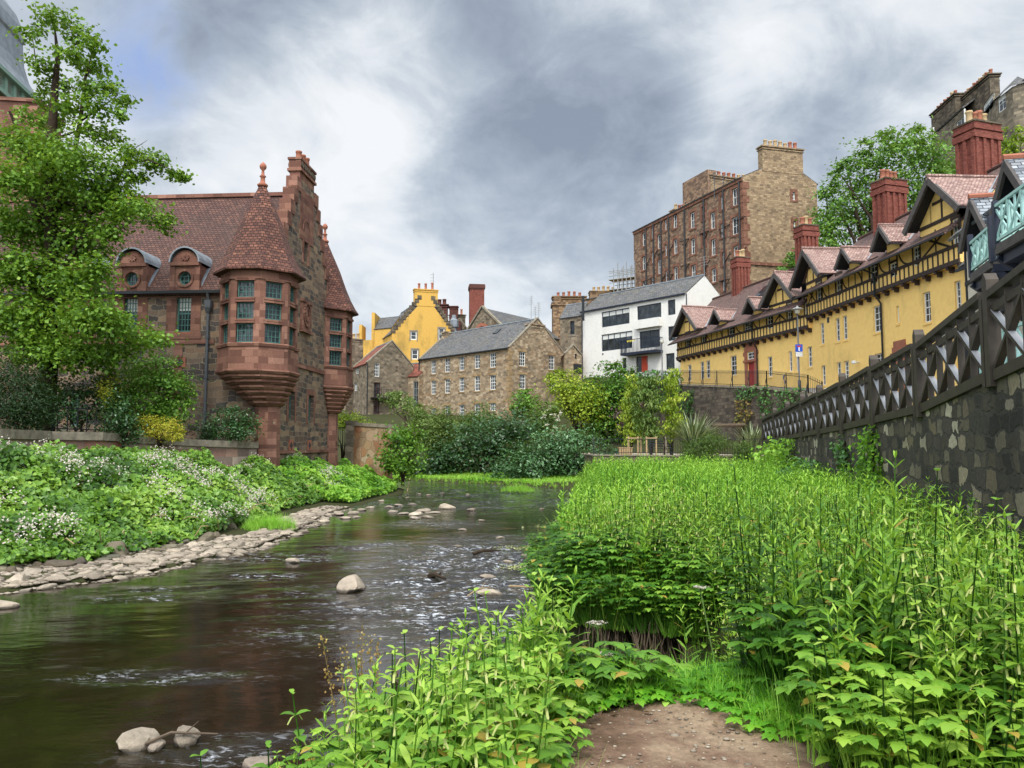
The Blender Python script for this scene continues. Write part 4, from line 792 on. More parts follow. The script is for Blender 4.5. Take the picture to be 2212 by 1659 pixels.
# its gable faces us: build the gable as a front
Kg, Bg = Vector((B.x, B.y, 0)), Vector((K.x, K.y, 0)); gp = Plane(Kg, Bg); b = empty('arched_hall', (K.x, K.y, EYE + 4), 'rubble hall with broad slate roof and round arched gable window behind the long stone house', 'building')
mb = MB(); ar = gp.px(*cr(3, 1117, 560)); av = [(ar[0] + 2.2 * math.cos(PI * i / 10), ar[1] - 2 + 3.2 * math.sin(PI * i / 10)) for i in range(11)]
zE = K.z; wall(mb, gp, [(0, EYE + 4), (gp.L, EYE + 4), (gp.L, zE), (gp.L / 2, apx.z), (0, zE - .5)], [av], .3)
lng = Vector((A.x - K.x, A.y - K.y, 0)); sp_ = Plane(Bg, Bg + lng); wall(mb, sp_, [(0, EYE + 4), (sp_.L, EYE + 4), (sp_.L, zE), (0, zE)])
for i in range(10):
    p, q = [(ar[0] + 2.45 * math.cos(PI * k_ / 10), ar[1] - 2 + 3.45 * math.sin(PI * k_ / 10)) for k_ in (i, i + 1)]; gp.bar(mb, p, q, .5, -.1, .07, 1)
mb.build('wall', [M['cottage'], M['red_stone']], b)
mb = MB(); mb.prism([gp.at(x, y, -.28) for x, y in av], gp.n * .03); mb.build('window', M['glass'], b)
mb = MB(); pk = gp.at(gp.L / 2, apx.z + .1); roof_slab(mb, Bg + Z * (zE + .1) + gp.u * .2, Bg + lng + Z * (zE + .1) + gp.u * .2, pk + lng, pk, .15); roof_slab(mb, Kg + Z * (zE - .4), Kg + lng + Z * (zE - .4), pk + lng, pk, .15); mb.build('roof', M['slate'], b)
mb = MB(); mb.beam(gp.at(gp.L + .1, zE + .15, .0), gp.at(gp.L / 2, apx.z + .3, .0), .4, .25); mb.beam(gp.at(-.1, zE - .35, .0), gp.at(gp.L / 2, apx.z + .3, .0), .4, .25); mb.build('skew', M['coping'], b)
# small hut with pantiles right of the mill
K, A, B = W(*cr(3, 1690, 700), 91), W(*cr(3, 1675, 690), 94), W(*cr(3, 1810, 700), 92.5)
b, fr, ga, fh, gh = house('pantile_hut', (K.x, K.y), (A.x, A.y), (B.x, B.y), EYE + 3.5, K.z, W(*cr(3, 1762, 645), 92).z, 'mill', 'little gabled stone hut with red pantiles squeezed against the white house', [], [R(3, 1762, 695, 1776, 730)], roofmat='pantile', skew='coping')
window(b, ga, gh[0], M['dark_iron'], 1, 1, .15, sash=False)
mb = MB(); ga.box(mb, *ga.rect(R(3, 1752, 765, 1808, 835)), -.05, .03); mb.build('door', M['black_timber'], b)
# narrow stone tower house left of the white house, and the long brown house behind it
K, A, B = W(*cr(4, 150, 1275), 93.8), W(*cr(4, 2, 1290), 96), W(*cr(4, 230, 1275), 100)
b, fr, ga, fh, gh = house('stone_tower_house', (K.x, K.y), (A.x, A.y), (B.x, B.y), EYE + 4, W(*cr(4, 80, 1272), 95).z, W(*cr(4, 200, 1185), 98).z, 'cottage', 'narrow rubble house with one tall slit window joined to the white house', [R(4, 68, 1297, 100, 1390)], [])
window(b, fr, fh[0], M['black_frame'], 2, 1, .2, .07, sash=False); mb = MB(); fr.box(mb, fh[0][0] - .2, fh[0][1] - .25, fh[0][2] + .2, fh[0][1] - .004, -.1, .05); mb.build('sill', M['coping'], b)
K, A, B = W(*cr(4, 340, 1140), 122), W(*cr(4, 0, 1180), 128), W(*cr(4, 420, 1100), 132)
b, fr, ga, fh, gh = house('brown_stone_house', (K.x, K.y), (A.x, A.y), (B.x, B.y), EYE + 8, W(*cr(4, 200, 1150), 125).z, W(*cr(4, 200, 1118), 126).z, 'old_stone', 'brown stone block with flat topped stacks seen over the white house roof', [R(4, 40, 1215, 62, 1290)], [])
window(b, fr, fh[0], M['white_frame'], 2, 2, .2, .15, .06)
c = W(*cr(4, 62, 1150), 126); stack(b, (c.x, c.y), 5.2, 2, EYE + 10, W(*cr(4, 62, 1140), 126).z, 0, 'old_stone', 5, 'x', CLAY, ph=.95, pr=.24, cap=.3); c = W(*cr(4, 300, 1120), 126); stack(b, (c.x, c.y), 4.6, 2, EYE + 14, W(*cr(4, 300, 1103), 126).z, 0, 'old_stone', 5, 'x', BUFF, ph=.95, pr=.24)
c = W(*cr(4, 10, 1200), 124); mb = MB(); mb.box((c.x, c.y, EYE + 8), 3, 3, c.z - EYE - 8); mb.box((c.x, c.y, c.z), 3.4, 3.4, .5); mb.box((c.x - .7, c.y, c.z + .5), 1.1, 2.4, .9); mb.build('parapet', M['old_stone'], b)
# white modern house
K = Vector((18.3, 80, 0)) * 1.025; A = Vector((8.5, 93.4, 0)) * 1.005; B = K + Vector((.807, .59, 0)) * 6.3; ev = W(*cr(4, 885, 1108), K.y).z; rdg = W(1528.7, 595.8, K.y + 1.85).z; Z0 = EYE + 4
fw = [R(4, 288, 1220, 480, 1328), R(4, 533, 1182, 700, 1282), R(4, 745, 1150, 797, 1255), R(4, 287, 1378, 500, 1495), R(4, 550, 1362, 690, 1482), R(4, 748, 1333, 800, 1433), R(4, 733, 1520, 792, 1632), R(4, 433, 1552, 458, 1637), R(4, 525, 1540, 607, 1650)]
b, fr, ga, fh, gh = house('white_house', (K.x, K.y), (A.x, A.y), (B.x, B.y), Z0, ev, rdg, 'white_render', 'white rendered modern house with dark ribbon windows and a red door', fw, [], depth=.22)
for h, n_ in zip(fh[:8], (4, 2, 1, 5, 2, 1, 1, 1)): window(b, fr, h, M['black_frame'], n_, 1, .12, .1, .1, sash=False, blind=(.0 if n_ in (2, 1) else .3))
h = fh[8]; mb = MB(); fr.box(mb, h[0] + (h[2] - h[0]) * .42, h[1], h[2], h[3], -.2, -.14); o = mb.build('door', M['orange_door'], b); mb = MB(); fr.box(mb, h[2] - .25, h[1] + 1, h[2] - .2, h[1] + 1.5, -.14, -.09); mb.build('handle', M['pale_pole'], o); mb = MB(); fr.box(mb, h[0], h[1], h[0] + (h[2] - h[0]) * .42 - .01, h[3], -.2, -.16); mb.build('side_light', M['glass'], b)
q = fr.rect(R(4, 468, 1428, 712, 1530)); mb = MB(); fr.box(mb, q[0], q[1], q[2], q[1] + .28, .005, 1.3); o = mb.build('balcony', M['navy'], b); mb = MB(); zt = q[3]
n_ = 26
for i in range(n_ + 1): a = q[0] + (q[2] - q[0]) * i / n_; fr.box(mb, a - .02, q[1] + .28, a + .02, zt, 1.25, 1.29)
for i in range(1, 8):
    for a in (q[0], q[2] - .04): fr.box(mb, a, q[1] + .28, a + .04, zt, .16 * i, .16 * i + .04)
fr.box(mb, q[0], zt, q[2], zt + .06, 1.22, 1.32); fr.box(mb, q[0], zt, q[0] + .06, zt + .06, .01, 1.22); fr.box(mb, q[2] - .06, zt, q[2], zt + .06, .01, 1.22); mb.build('railing', M['navy'], o)
mb = MB()
for i in range(5): a = q[0] + 1.1 + i * .22; mb.prism([fr.at(a - .1, zt - .05, 1.3), fr.at(a + .1, zt - .05, 1.3), fr.at(a, zt - .28, 1.3)], fr.n * .01)
mb.build('bunting', plain('yellow cloth', (.75, .62, .08)), o)
mb = MB(); q2 = fr.rect(R(4, 533, 1282, 700, 1345)); fr.box(mb, q2[0], q2[1], q2[2] + .1, q2[3] - .05, .005, .5); mb.build('bay', M['white_render'], b)
mb = MB(); fr.box(mb, 0, ev - .1, fr.L, ev + .06, .16, .28); mb.tube([fr.at(.2, Z0, .08), fr.at(.2, ev, .08)], .06, 6); mb.tube([ga.at(.0, Z0, .08), ga.at(.0, ev, .08)], .06, 6); mb.build('gutter', M['navy'], b)
mb = MB(); q = fr.px(*cr(4, 297, 1525)); mb.tube([fr.at(*q, -.05), fr.at(*q, .06)], .1, 8); mb.build('vent', M['dark_iron'], b)
mb = MB(); c = W(*cr(4, 160, 1215), 92); mb.tube([c - Z * 1.4, c + Z * 1.6], .16, 8); mb.build('flue', M['dark_iron'], b)
mb = MB(); c = ga.at(3.1, rdg, 0); mb.tube([c - Z * .3, c + Z * 2.2], .03, 5)
for k in range(4): mb.tube([c + Z * (2.1 - .3 * k) - fr.u * .6, c + Z * (2.1 - .3 * k) + fr.u * .5], .018, 4)
mb.build('aerial', M['pale_pole'], b)
# the tall tenement on the hill
K, A, B = Vector((29.2, 95, 0)), Vector((19.4, 120.4, 0)), Vector((39.6, 97.6, 0)); ev = W(1616, 381.8, 95).z; rdg = EYE + 36.6
fwl = []
for y0, y1, yf in ((550, 655, 0), (730, 836, 1), (915, 1010, 2)):
    fwl += []
tw_ = [(1190, 380, 1228, 500), (1188, 578, 1233, 700), (1198, 778, 1235, 850), (1110, 430, 1130, 527), (1110, 622, 1137, 718), (1120, 822, 1142, 912), (1122, 1022, 1142, 1090), (1040, 545, 1073, 660), (1045, 730, 1077, 845), (1048, 933, 1080, 1030),
       (980, 503, 1003, 597), (984, 690, 1006, 780), (988, 882, 1010, 970), (900, 545, 933, 656), (904, 725, 936, 836), (908, 910, 940, 1006), (782, 552, 810, 655), (785, 730, 813, 834), (787, 920, 816, 1020), (723, 592, 739, 672), (725, 768, 741, 850), (727, 950, 745, 1036),
       (673, 700, 698, 800), (675, 872, 700, 972), (630, 650, 647, 728), (632, 818, 648, 897), (632, 995, 649, 1060), (568, 685, 593, 780), (568, 850, 593, 945), (570, 1020, 595, 1076)]
fw = [R(4, *r) for r in tw_]; gw = [R(4, 1607, 407, 1626, 463), R(4, 1612, 605, 1630, 662), R(4, 1617, 815, 1640, 880)]
def ex(mb, fr, ga, fh, gh):
    for pl, hs in ((fr, fh), (ga, gh)):
        for h in hs:
            pl.box(mb, h[0] - .35, h[1] - .25, h[0] - .004, h[3] + .4, -.1, .05, 2); pl.box(mb, h[2] + .004, h[1] - .25, h[2] + .35, h[3] + .4, -.1, .05, 2); pl.box(mb, h[0] - .004, h[3] + .004, h[2] + .004, h[3] + .4, -.1, .05, 2); pl.box(mb, h[0] - .004, h[1] - .25, h[2] + .004, h[1] - .004, -.1, .08, 2)
    for i in range(28): ga.box(mb, -.05, EYE + 8 + i * .9, .5 + .35 * (i % 2), EYE + 8.85 + i * .9, -.1, .06, 2); fr.box(mb, fr.L - .5 - .35 * ((i + 1) % 2), EYE + 8 + i * .9, fr.L + .06, EYE + 8.85 + i * .9, -.1, .06, 2)
    fr.box(mb, 0, ev - .5, fr.L, ev - .1, -.1, .15, 2); z = ga.px(*cr(4, 1420, 905))[1]; ga.box(mb, 0, z - .2, ga.L * .62, z + .2, -.1, .2, 2)
b, fr, ga, fh, gh = house('tenement_block', (K.x, K.y), (A.x, A.y), (B.x, B.y), EYE + 6, ev, rdg, ['tenement_front', 'tenement_side', 'tenement_trim'], 'tall brown stone tenement on the hill with many white sash windows', fw, gw, ov=.3, extra=ex, gmi=1, apex=.56)
for pl, hs in ((fr, fh), (ga, gh)):
    for h in hs: window(b, pl, h, M['white_frame'], 2 if h[2] - h[0] > .95 else 1, 2, .2, .12, .06)
mb = MB(); m_ = ga.L * .56; q = ga.at(m_ - .2, 0, -.46); cb = W(*cr(4, 1590, 118), 97).z
stack(b, (q.x, q.y), 5.9, 1.0, ev + 1, cb, ang(ga.u), 'tenement_side', 7, 'x', [M['pot_clay'], M['pot_buff'], M['pot_buff']], ph=.95, pr=.25, cap=.2, seed=5)
q = fr.px(*cr(4, 945, 470)); d = fr.at(q[0] + 2.2, 0) - fr.n * 4.6; stack(b, (d.x, d.y), 1.3, 8.6, ev - 2, W(*cr(4, 1030, 330), 104).z, ang(fr.u), 'tenement_side', 9, 'y', MIX, ph=.95, pr=.25, cap=.2, seed=8)
d = fr.at(q[0] + 2.2, 0); mb = MB(); fr.box(mb, q[0] - 3.2, ev - .3, q[0] - .1 + 2.9, ev + 3.4, -1.3, .12); mb.build('wallhead_gable', M['tenement_front'], b)
d = fr.at(fr.px(*cr(4, 745, 530))[0], 0) - fr.n * 3; stack(b, (d.x, d.y), 1.2, 4.5, ev - 1, W(*cr(4, 745, 545), 112).z, ang(fr.u), 'tenement_side', 6, 'y', MIX, ph=.95, pr=.25, seed=9)
for x, y0, y1, jog in ((600, 650, 1070, 0), (652, 620, 1060, 0), (705, 590, 1050, 1), (758, 560, 1040, 0), (868, 530, 1010, 1), (1003, 480, 990, 0), (1140, 405, 1100, 1), (1247, 335, 800, 0)):
    a = fr.px(*cr(4, x, (y0 + y1) / 2))[0]; zt = ev - .4; mb = MB(); mb.tube([fr.at(a, zt, .15), fr.at(a, EYE + 8, .15)], .11, 6); rr = random.Random(x)
    for k in range(3): z = zt - 4.2 - 3.9 * k - rr.random(); mb.tube([fr.at(a, z - .9, .15), fr.at(a + rr.choice((-1, 1)) * 1.0, z, .15), fr.at(a + rr.choice((-1.2, 1.2)), z + .1, .12)], .07, 5)
    mb.build('downpipe', M['dark_iron'], b)
for x, y, h_ in ((1480, 90, 3.0), (1065, 270, 3.6), (1128, 290, 3)):
    c = W(*cr(4, x, y), 100); mb = MB(); mb.tube([c - Z * h_, c], .05, 5)
    for k in range(4): mb.tube([c - Z * (.1 + .45 * k) - fr.u * .9, c - Z * (.1 + .45 * k) + fr.u * .9], .03, 4)
    mb.build('aerial', M['pole_grey'], b)
# scaffolding at its far end
c0, c1 = W(*cr(4, 372, 1110), 122), W(*cr(4, 520, 1110), 120); zt = W(*cr(4, 450, 925), 121).z; z0 = EYE + 10; b = empty('scaffolding', (c0.x, c0.y, z0), 'grey tube scaffolding with plank decks against the far end of the tenement', 'scaffolding')
mb = MB(); u_ = (c1 - c0); u_.z = 0; u_.normalize(); n_ = Vector((u_.y, -u_.x, 0)); Ls = (Vector((c1.x, c1.y, 0)) - Vector((c0.x, c0.y, 0))).length
for i in range(6):
    for k in (0, 2.2): p = Vector((c0.x, c0.y, 0)) + u_ * (Ls * i / 5) - n_ * k; mb.tube([p + Z * z0, p + Z * (zt + .8 * (i % 2))], .07, 5)
lv_ = [W(*cr(4, 450, y), 121).z for y in (1000, 1070, 1140)]
for z in lv_ + [zt - .4, zt - 1.2] + [z + 1.1 for z in lv_]:
    for k in (0, 2.2): p = Vector((c0.x, c0.y, z)) - n_ * k; mb.tube([p - u_ * .8, p + u_ * Ls], .06, 5)
for i in range(4): p = Vector((c0.x, c0.y, 0)) + u_ * (Ls * i / 5) + n_ * .05; mb.tube([p + Z * z0, p + u_ * (Ls / 5) + Z * lv_[0]], .05, 5)
mb.build('tube_frame', M['pale_pole'], b)
for z in lv_: mb = MB(); mb.beam(Vector((c0.x, c0.y, z)) - u_ * .9 - n_ * 1.1, Vector((c0.x, c0.y, z)) + u_ * Ls - n_ * 1.1, 2.2, .14); mb.build('deck', M['wood_pale'], b)
# ---------------------------------------------------------------- yellow half timbered terrace on the right
def brick_chimney(b, pos, wx, wy, z0, z1, rz, np_, seed, moss=False):
    p = Vector((pos[0], pos[1], 0)); e = Vector((math.cos(rz), math.sin(rz), 0)); n = Vector((-math.sin(rz), math.cos(rz), 0)); mb = MB()
    zc = z1 - .95; mb.box((p.x, p.y, z0), wx, wy, zc - z0, rz)
    for (d, o, L, W_, k) in ((e, n, wx, wy, 4), (n, e, wy, wx, 3)):
        for s in (-1, 1):
            for i in range(k):
                q = p + d * (L * (-.5 + (i + .5 - .28 * (1 if i == 0 else -1 if i == k - 1 else 0) * 0 ) / k) ) ; q = p + d * ((-.5 + i / (k - 1)) * (L - .2)) + o * (s * (W_ / 2 + .055))
                r_ = rz if d is e else rz + PI / 2; mb.box((q.x, q.y, z0), .2, .11 + .0 , zc - z0 + .02, r_)
    mb.box((p.x, p.y, zc), wx + .30, wy + .30, .40, rz); mb.box((p.x, p.y, zc + .40), wx + .16, wy + .16, .10, rz); mb.box((p.x, p.y, zc + .50), wx + .34, wy + .34, .10, rz); mb.box((p.x, p.y, zc + .60), wx + .2, wy + .2, .35, rz)
    o = mb.build('chimney', M['brick'], b)
    mb = MB(); mb.box((p.x, p.y, z1), wx + .32, wy + .32, .1, rz); mb.build('chimney_cap', M['soot_stone'], o)
    mb = MB(); mb.box((p.x, p.y, z0 + .1), wx + .5, wy + .5, .5, rz); mb.build('flashing', M['lead'], o)
    pots(o, (p.x, p.y, z1 + .1), np_, e * (wx * .8 / np_), MIX, .85, .2, seed)
    if moss:
        bl = [(p.x + e.x * k - n.x * .5, p.y + e.y * k - n.y * .5, z1 + .05, .3, .3, .12) for k in (-.8, -.3, .2)]; foliage('moss', bl, M['moss'], o, cov=2, clump=14, size=.12, seed=seed)
M['moss'] = leafmat('green moss', [srgb('4d5a1c'), srgb('7a8c2e')], .2)
def terrace(name, label, P0, P1, jb, wl, base, lows, tims, gables, doors, pipes, ridge_back=4.05, rz_=15.7, a_lo=0, endgap=0, fine=1):
    pl = Plane(P0, P1); L = pl.L; CT = .35; ze = jb + 2.07; b = empty(name, (P1[0], P1[1], base), label, 'building'); slope = 1.0; zr = EYE + rz_
    zr = min(zr, ze + (ridge_back + CT) * 1.02); slope = (zr - ze) / (ridge_back + CT); mainz = lambda c: ze + (CT - c) * slope
    lo = [pl.rect(r) for r in lows]; dr = [pl.rect(r) for r in doors]; ti = [pl.rect(r, CT) for r in tims]
    mb = MB(); wall(mb, pl, [(0, base), (L, base), (L, jb), (0, jb)], lo + dr, .2)
    top = [(L, ze)]
    for (ac, hw, zf, za, ov, kind) in sorted(gables, key=lambda g: -g[0]):
        k = hw - .32; zz = za - .12 - (za - zf) * k / hw
        x1, x0 = min(ac + k, L), max(ac - k, 0)
        top += [(x1, ze), (x1, max(zz, ze + .01)), (ac, za - .12), (x0, max(zz, ze + .01)), (x0, ze)]
    out = [(0, jb), (L, jb)]
    for p in top + [(0, ze)]:
        if not out or abs(p[0] - out[-1][0]) + abs(p[1] - out[-1][1]) > 1e-4: out.append(p)
    wall(mb, pl, out, ti, .12, 0, CT)
    ba = Vector(pl.at(0, 0, -2 * ridge_back)), Vector(pl.at(L, 0, -2 * ridge_back))
    for x, s_ in ((0, 1), (L, -1)):
        q = [pl.at(x, base), pl.at(x, jb), pl.at(x, jb, CT), pl.at(x, ze, CT), pl.at(x, zr, -ridge_back), pl.at(x, ze, -2 * ridge_back), pl.at(x, base, -2 * ridge_back)]; mb.add(q, (tuple(range(7)) if s_ > 0 else tuple(range(6, -1, -1)),))
    mb.quad(pl.at(0, jb), pl.at(0, jb, CT), pl.at(L, jb, CT), pl.at(L, jb))
    for w_ in lo: pl.box(mb, w_[0] - .06, w_[1] - .14, w_[2] + .06, w_[1] - .004, -.1, .05)
    mb.build('wall', M['yellow'], b)
    for w_ in lo: window(b, pl, w_, M['white_frame'], 2 if w_[2] - w_[0] < 1.3 else 3, 4, .14, .07, .035)
    for w_ in ti: window(b, pl, w_, M['white_frame'], 2 if w_[2] - w_[0] < 1.1 else 3, 4, .07, .06, .035, CT)
    # frame: sill beam, rail, studs, posts and curved braces
    mb = MB(); q0, q1 = CT - .06, CT + .03; rt = jb + .95
    pl.box(mb, -.1, jb - .04, L, jb + .2, q0, CT + .1); pl.box(mb, 0, rt - .09, L, rt + .09, q0, CT + .07)
    n = int(L / .46)
    for i in range(n + 1): a = min(max(L * i / n, .08), L - .08); pl.box(mb, a - .06, jb + .2, a + .06, rt - .09, q0, q1 - .005)
    n = int(L / 1.05)
    for i in range(n + 1): a = min(max(L * i / n, .1), L - .1); pl.box(mb, a - .09, jb - .2, a + .09, jb - .045, -.05, CT + .07); pl.box(mb, a - .09, jb - .34, a + .09, jb - .205, -.05, CT - .12)
    edges = sorted([(w_[0], w_[2]) for w_ in ti]); topz = lambda a: min([ze - .02] + [0]) if False else ze - .02
    for w_ in ti:
        for x in (w_[0] - .075, w_[2] + .075): pl.box(mb, x - .07, rt + .09, x + .07, max(ze - .03, w_[3]), q0, q1 - .01)
        pl.box(mb, w_[0] - .145, w_[3] + .002, w_[2] + .145, w_[3] + .14, q0, q1 + .01)
        if w_[1] > rt + .15: pl.box(mb, w_[0] - .145, w_[1] - .14, w_[2] + .145, w_[1] - .002, q0, q1 + .012)
    def arc(a0, b0, a1, b1, bend, w=.13, c=.0):
        pr = None
        for i in range(7):
            t_ = i / 6; d = Vector((a1 - a0, b1 - b0)); o_ = Vector((-d.y, d.x)) * bend * math.sin(PI * t_); q = (a0 + d.x * t_ + o_.x, b0 + d.y * t_ + o_.y)
            if pr: pl.bar(mb, pr, q, w, q0, q1 - .012 - c)
            pr = q
    bounds = [(-.1, 0)] + edges + [(L, L + .1)]
    for (l0, l1), (r0, r1) in zip(bounds, bounds[1:]):
        a0, a1 = l1 + .15, r0 - .15; w_ = a1 - a0
        if w_ < .5: continue
        ing = any(abs((a0 + a1) / 2 - g[0]) < .7 and g[5] == 'big' for g in gables); zt = ze - .05
        if ing: arc(a0, rt, a1, zt + .2, .0, .13, .003); arc(a0, zt + .2, a1, rt, .0, .13, .006); m_ = (a0 + a1) / 2; pl.box(mb, m_ - .06, rt, m_ + .06, zt + .3, q0, q1 - .02)
        else:
            k = max(1, round(w_ / 1.0))
            for i in range(k + 1):
                a = a0 + w_ * i / k
                if 0 < i < k or w_ > 1.6: pl.box(mb, a - .065, rt + .09, a + .065, zt, q0, q1 - .02)
            for i in range(k):
                x0, x1 = a0 + w_ * i / k, a0 + w_ * (i + 1) / k
                if i % 2 == 0 and w_ > .9: arc(x0 + .05, zt - .05, x1 - .05, rt, -.18 if i % 4 == 0 else .18, .12, .004)
    for (ac, hw, zf, za, ov, kind) in gables:
        if kind == 'big':
            k = hw - .35; zz = lambda a: za - .15 - (za - zf) * abs(a - ac) / hw; zb = max(ze + .18, zf - .1)
            x0, x1 = max(ac - k, .0), min(ac + k, L)
            pl.box(mb, x0, zb - .1, x1, zb + .1, q0, q1 + .02); pl.box(mb, ac - .07, zb + .1, ac + .07, za - .4, q0, q1 + .0)
            zm = zb + (za - zb) * .45; hw2 = hw * (1 - .45) - .5; pl.box(mb, ac - hw2, zm - .08, ac + hw2, zm + .08, q0, q1 + .012)
            for s_ in (-1, 1):
                pl.box(mb, ac + s_ * k * .5 - .06, zb + .1, ac + s_ * k * .5 + .06, zm + .0, q0, q1 - .03); arc(ac + s_ * .1, zb + .1, ac + s_ * k * .45, zm - .1, -.12 * s_, .1, .02)
    mb.build('timber_frame', M['timber'], b)
    # roofs
    mb = MB(); oe = .85; ce = CT + oe; th = .14
    roof_slab(mb, pl.at(-.25, mainz(ce) + .34, ce), pl.at(L + .02, mainz(ce) + .34, ce), pl.at(L + .02, mainz(CT + .3) + .16, CT + .3), pl.at(-.25, mainz(CT + .3) + .16, CT + .3), th)   # bell-cast foot
    roof_slab(mb, pl.at(-.25, mainz(CT + .3) + .16, CT + .3), pl.at(L + .02, mainz(CT + .3) + .16, CT + .3), pl.at(L + .02, zr + .12, -ridge_back), pl.at(-.25, zr + .12, -ridge_back), th)
    roof_slab(mb, pl.at(-.25, ze - .2, -2 * ridge_back - .4), pl.at(L, ze - .2, -2 * ridge_back - .4), pl.at(L, zr + .12, -ridge_back), pl.at(-.25, zr + .12, -ridge_back), th)
    mb.tube([pl.at(-.25, zr + .16, -ridge_back), pl.at(L, zr + .16, -ridge_back)], .14, 6, 1)
    mb.build('roof', [M['rosemary'], M['hall_tile']], b)
    mb = MB(); pl.box(mb, -.2, mainz(ce) + .17, L, mainz(ce) + .27, ce + .01, ce + .12)
    for x in pipes:
        a = x; mb.tube([pl.at(a, mainz(ce) + .2, ce + .05), pl.at(a, jb + 1.2, CT + .16), pl.at(a, jb - .1, CT + .16), pl.at(a, jb - .7, .12), pl.at(a, base + .5, .12)], .065, 6)
    mb.build('gutter', M['dark_iron'], b)
    for (ac, hw, zf, za, ov, kind) in gables:
        cf = CT + ov; cb = CT - (za - ze) / slope - .15; cbf = CT - (zf - ze) / slope - .05
        mb = MB(); k = .13
        for s_ in (-1, 1):
            roof_slab(mb, pl.at(ac + s_ * hw, zf, cf), pl.at(ac + s_ * hw, zf, min(cbf, cf - .3)), pl.at(ac, za, cb), pl.at(ac, za, cf), k)
        mb.tube([pl.at(ac, za + .03, cf), pl.at(ac, za + .03, cb)], .1, 6)
        g = mb.build('gable_roof' if kind == 'big' else 'dormer_roof', M['rosemary_pink'], b)
        mb = MB(); bw_ = .34 if kind == 'big' else .22
        for s_ in (-1, 1): mb.beam(pl.at(ac + s_ * (hw + .06), zf - bw_ * .55 - .05, cf - .06), pl.at(ac, za - bw_ * .75, cf - .06), .14, bw_, pl.n.cross(pl.u * s_) if False else Z)
        mb.build('bargeboard', M['bargeboard'], g)
        mb = MB()
        for s_ in (-1, 1):
            roof_slab(mb, pl.at(ac + s_ * (hw - .02), zf - .16, cf - .08), pl.at(ac + s_ * (hw - .02), zf - .16, CT), pl.at(ac, za - .16, CT), pl.at(ac, za - .16, cf - .08), .05)
            x = ac + s_ * (hw - .3)
            if zf > ze - .3 and kind != 'x': mb.add([pl.at(x, ze - .3, CT), pl.at(x, zf + .2, CT), pl.at(x, zf + .2, cbf - .1)], ((0, 1, 2), (2, 1, 0)))
        mb.build('soffit', M['black_timber'], g)
        mb = MB(); s_ = 1 if True else -1; mb.beam(pl.at(ac + hw * .98, zf + .14, min(cbf, cf - .3) + .05), pl.at(ac + .02, za + .16, cb + .05), .2, .04, pl.u.cross(pl.n) if False else Z); mb.build('flashing', M['lead'], g)
    return b, pl, lo, dr, ti
def aTL(px): return TLp.px(px, 700, 0)[0]
TLp = Plane((17.6, 80), (22.95, 58.3)); jL, jR = EYE + 8.89, EYE + 9.63
l7 = [(1067, 217, 1093, 330), (1153, 195, 1180, 317), (1193, 187, 1222, 310), (1362, 155, 1405, 290), (1620, 160, 1652, 300), (1765, 123, 1790, 265), (1812, 112, 1834, 262)]
lows = [R(7, *r) for r in l7] + [R(4, 1712, 1473, 1742, 1615)]
tims = [R(4, *r) for r in ((872, 1378, 898, 1480), (980, 1352, 1007, 1458), (1167, 1303, 1203, 1416), (1275, 1300, 1325, 1370), (1433, 1225, 1467, 1350), (1573, 1172, 1602, 1302), (1693, 1130, 1720, 1265))]
d7 = R(7, 1482, 127, 1532, 362)
gb = [(2.9, 2.75, EYE + 11.35, EYE + 13.95, .8, 'big'), (19.2, 2.3, EYE + 11.5, EYE + 13.9, .8, 'big'), (9.6, 1.0, EYE + 11.35, EYE + 12.5, .95, 'small'), (15.5, 1.0, EYE + 11.35, EYE + 12.5, .95, 'small')]
b, pl, lo, dr, ti = terrace('terrace_house', 'far half of the yellow terrace, lower jetty, red door in a red stone surround', (17.6, 80), (22.95, 58.3), jL, 0, EYE + 1.5, lows, tims, gb, [d7], [pl_ for pl_ in (TLp.px(1636, 700)[0],)], rz_=15.3)
h = dr[0]; sd_ = lambda pl, h, bb: None
def doorway(b, pl, h, fan=.22):
    w_ = h[2] - h[0]; mb = MB(); zt = h[3]
    for a0, b0, a1, b1 in ((h[0] - .42, h[1], h[0] - .003, zt - .3), (h[2] + .003, h[1], h[2] + .42, zt - .3), (h[0] - .62, zt - .3, h[0] - .003, zt + .05), (h[2] + .003, zt - .3, h[2] + .62, zt + .05), (h[0] - .42, zt + .053, h[2] + .42, zt + .4), (h[0] - .25, zt + .403, h[2] + .25, zt + .75)): pl.box(mb, a0, b0, a1, b1, -.1, .07)
    pl.box(mb, h[0] - .5, h[1] + (zt - h[1]) * .70, h[2] + .5, h[1] + (zt - h[1]) * .77, -.05, .16); mb.build('door_surround', M['red_stone'], b)
    zm = h[1] + (zt - h[1]) * .70; mb = MB(); pl.box(mb, h[0], h[1], h[2], zm, -.18, -.12)
    for i in (0, 1):
        for j in (0, 1): pl.box(mb, h[0] + .1 + i * (w_ / 2), h[1] + .2 + j * (zm - h[1]) * .45, h[0] + w_ / 2 - .05 + i * (w_ / 2 - .05), h[1] + (zm - h[1]) * .42 + j * (zm - h[1]) * .5, -.125, -.105)
    o = mb.build('door', M['red_door'], b); mb = MB(); mb.lathe(pl.at(h[2] - .14, h[1] + 1.0, -.10), [(.04, 0), (.05, .04), (.03, .08)], 8); mb.build('handle', M['pot_buff'], o)
    window(b, pl, (h[0], h[1] + (zt - h[1]) * .78, h[2], zt - .02), M['white_frame'], 2, 2, .1, .07, .04, sash=False)
doorway(b, pl, h)
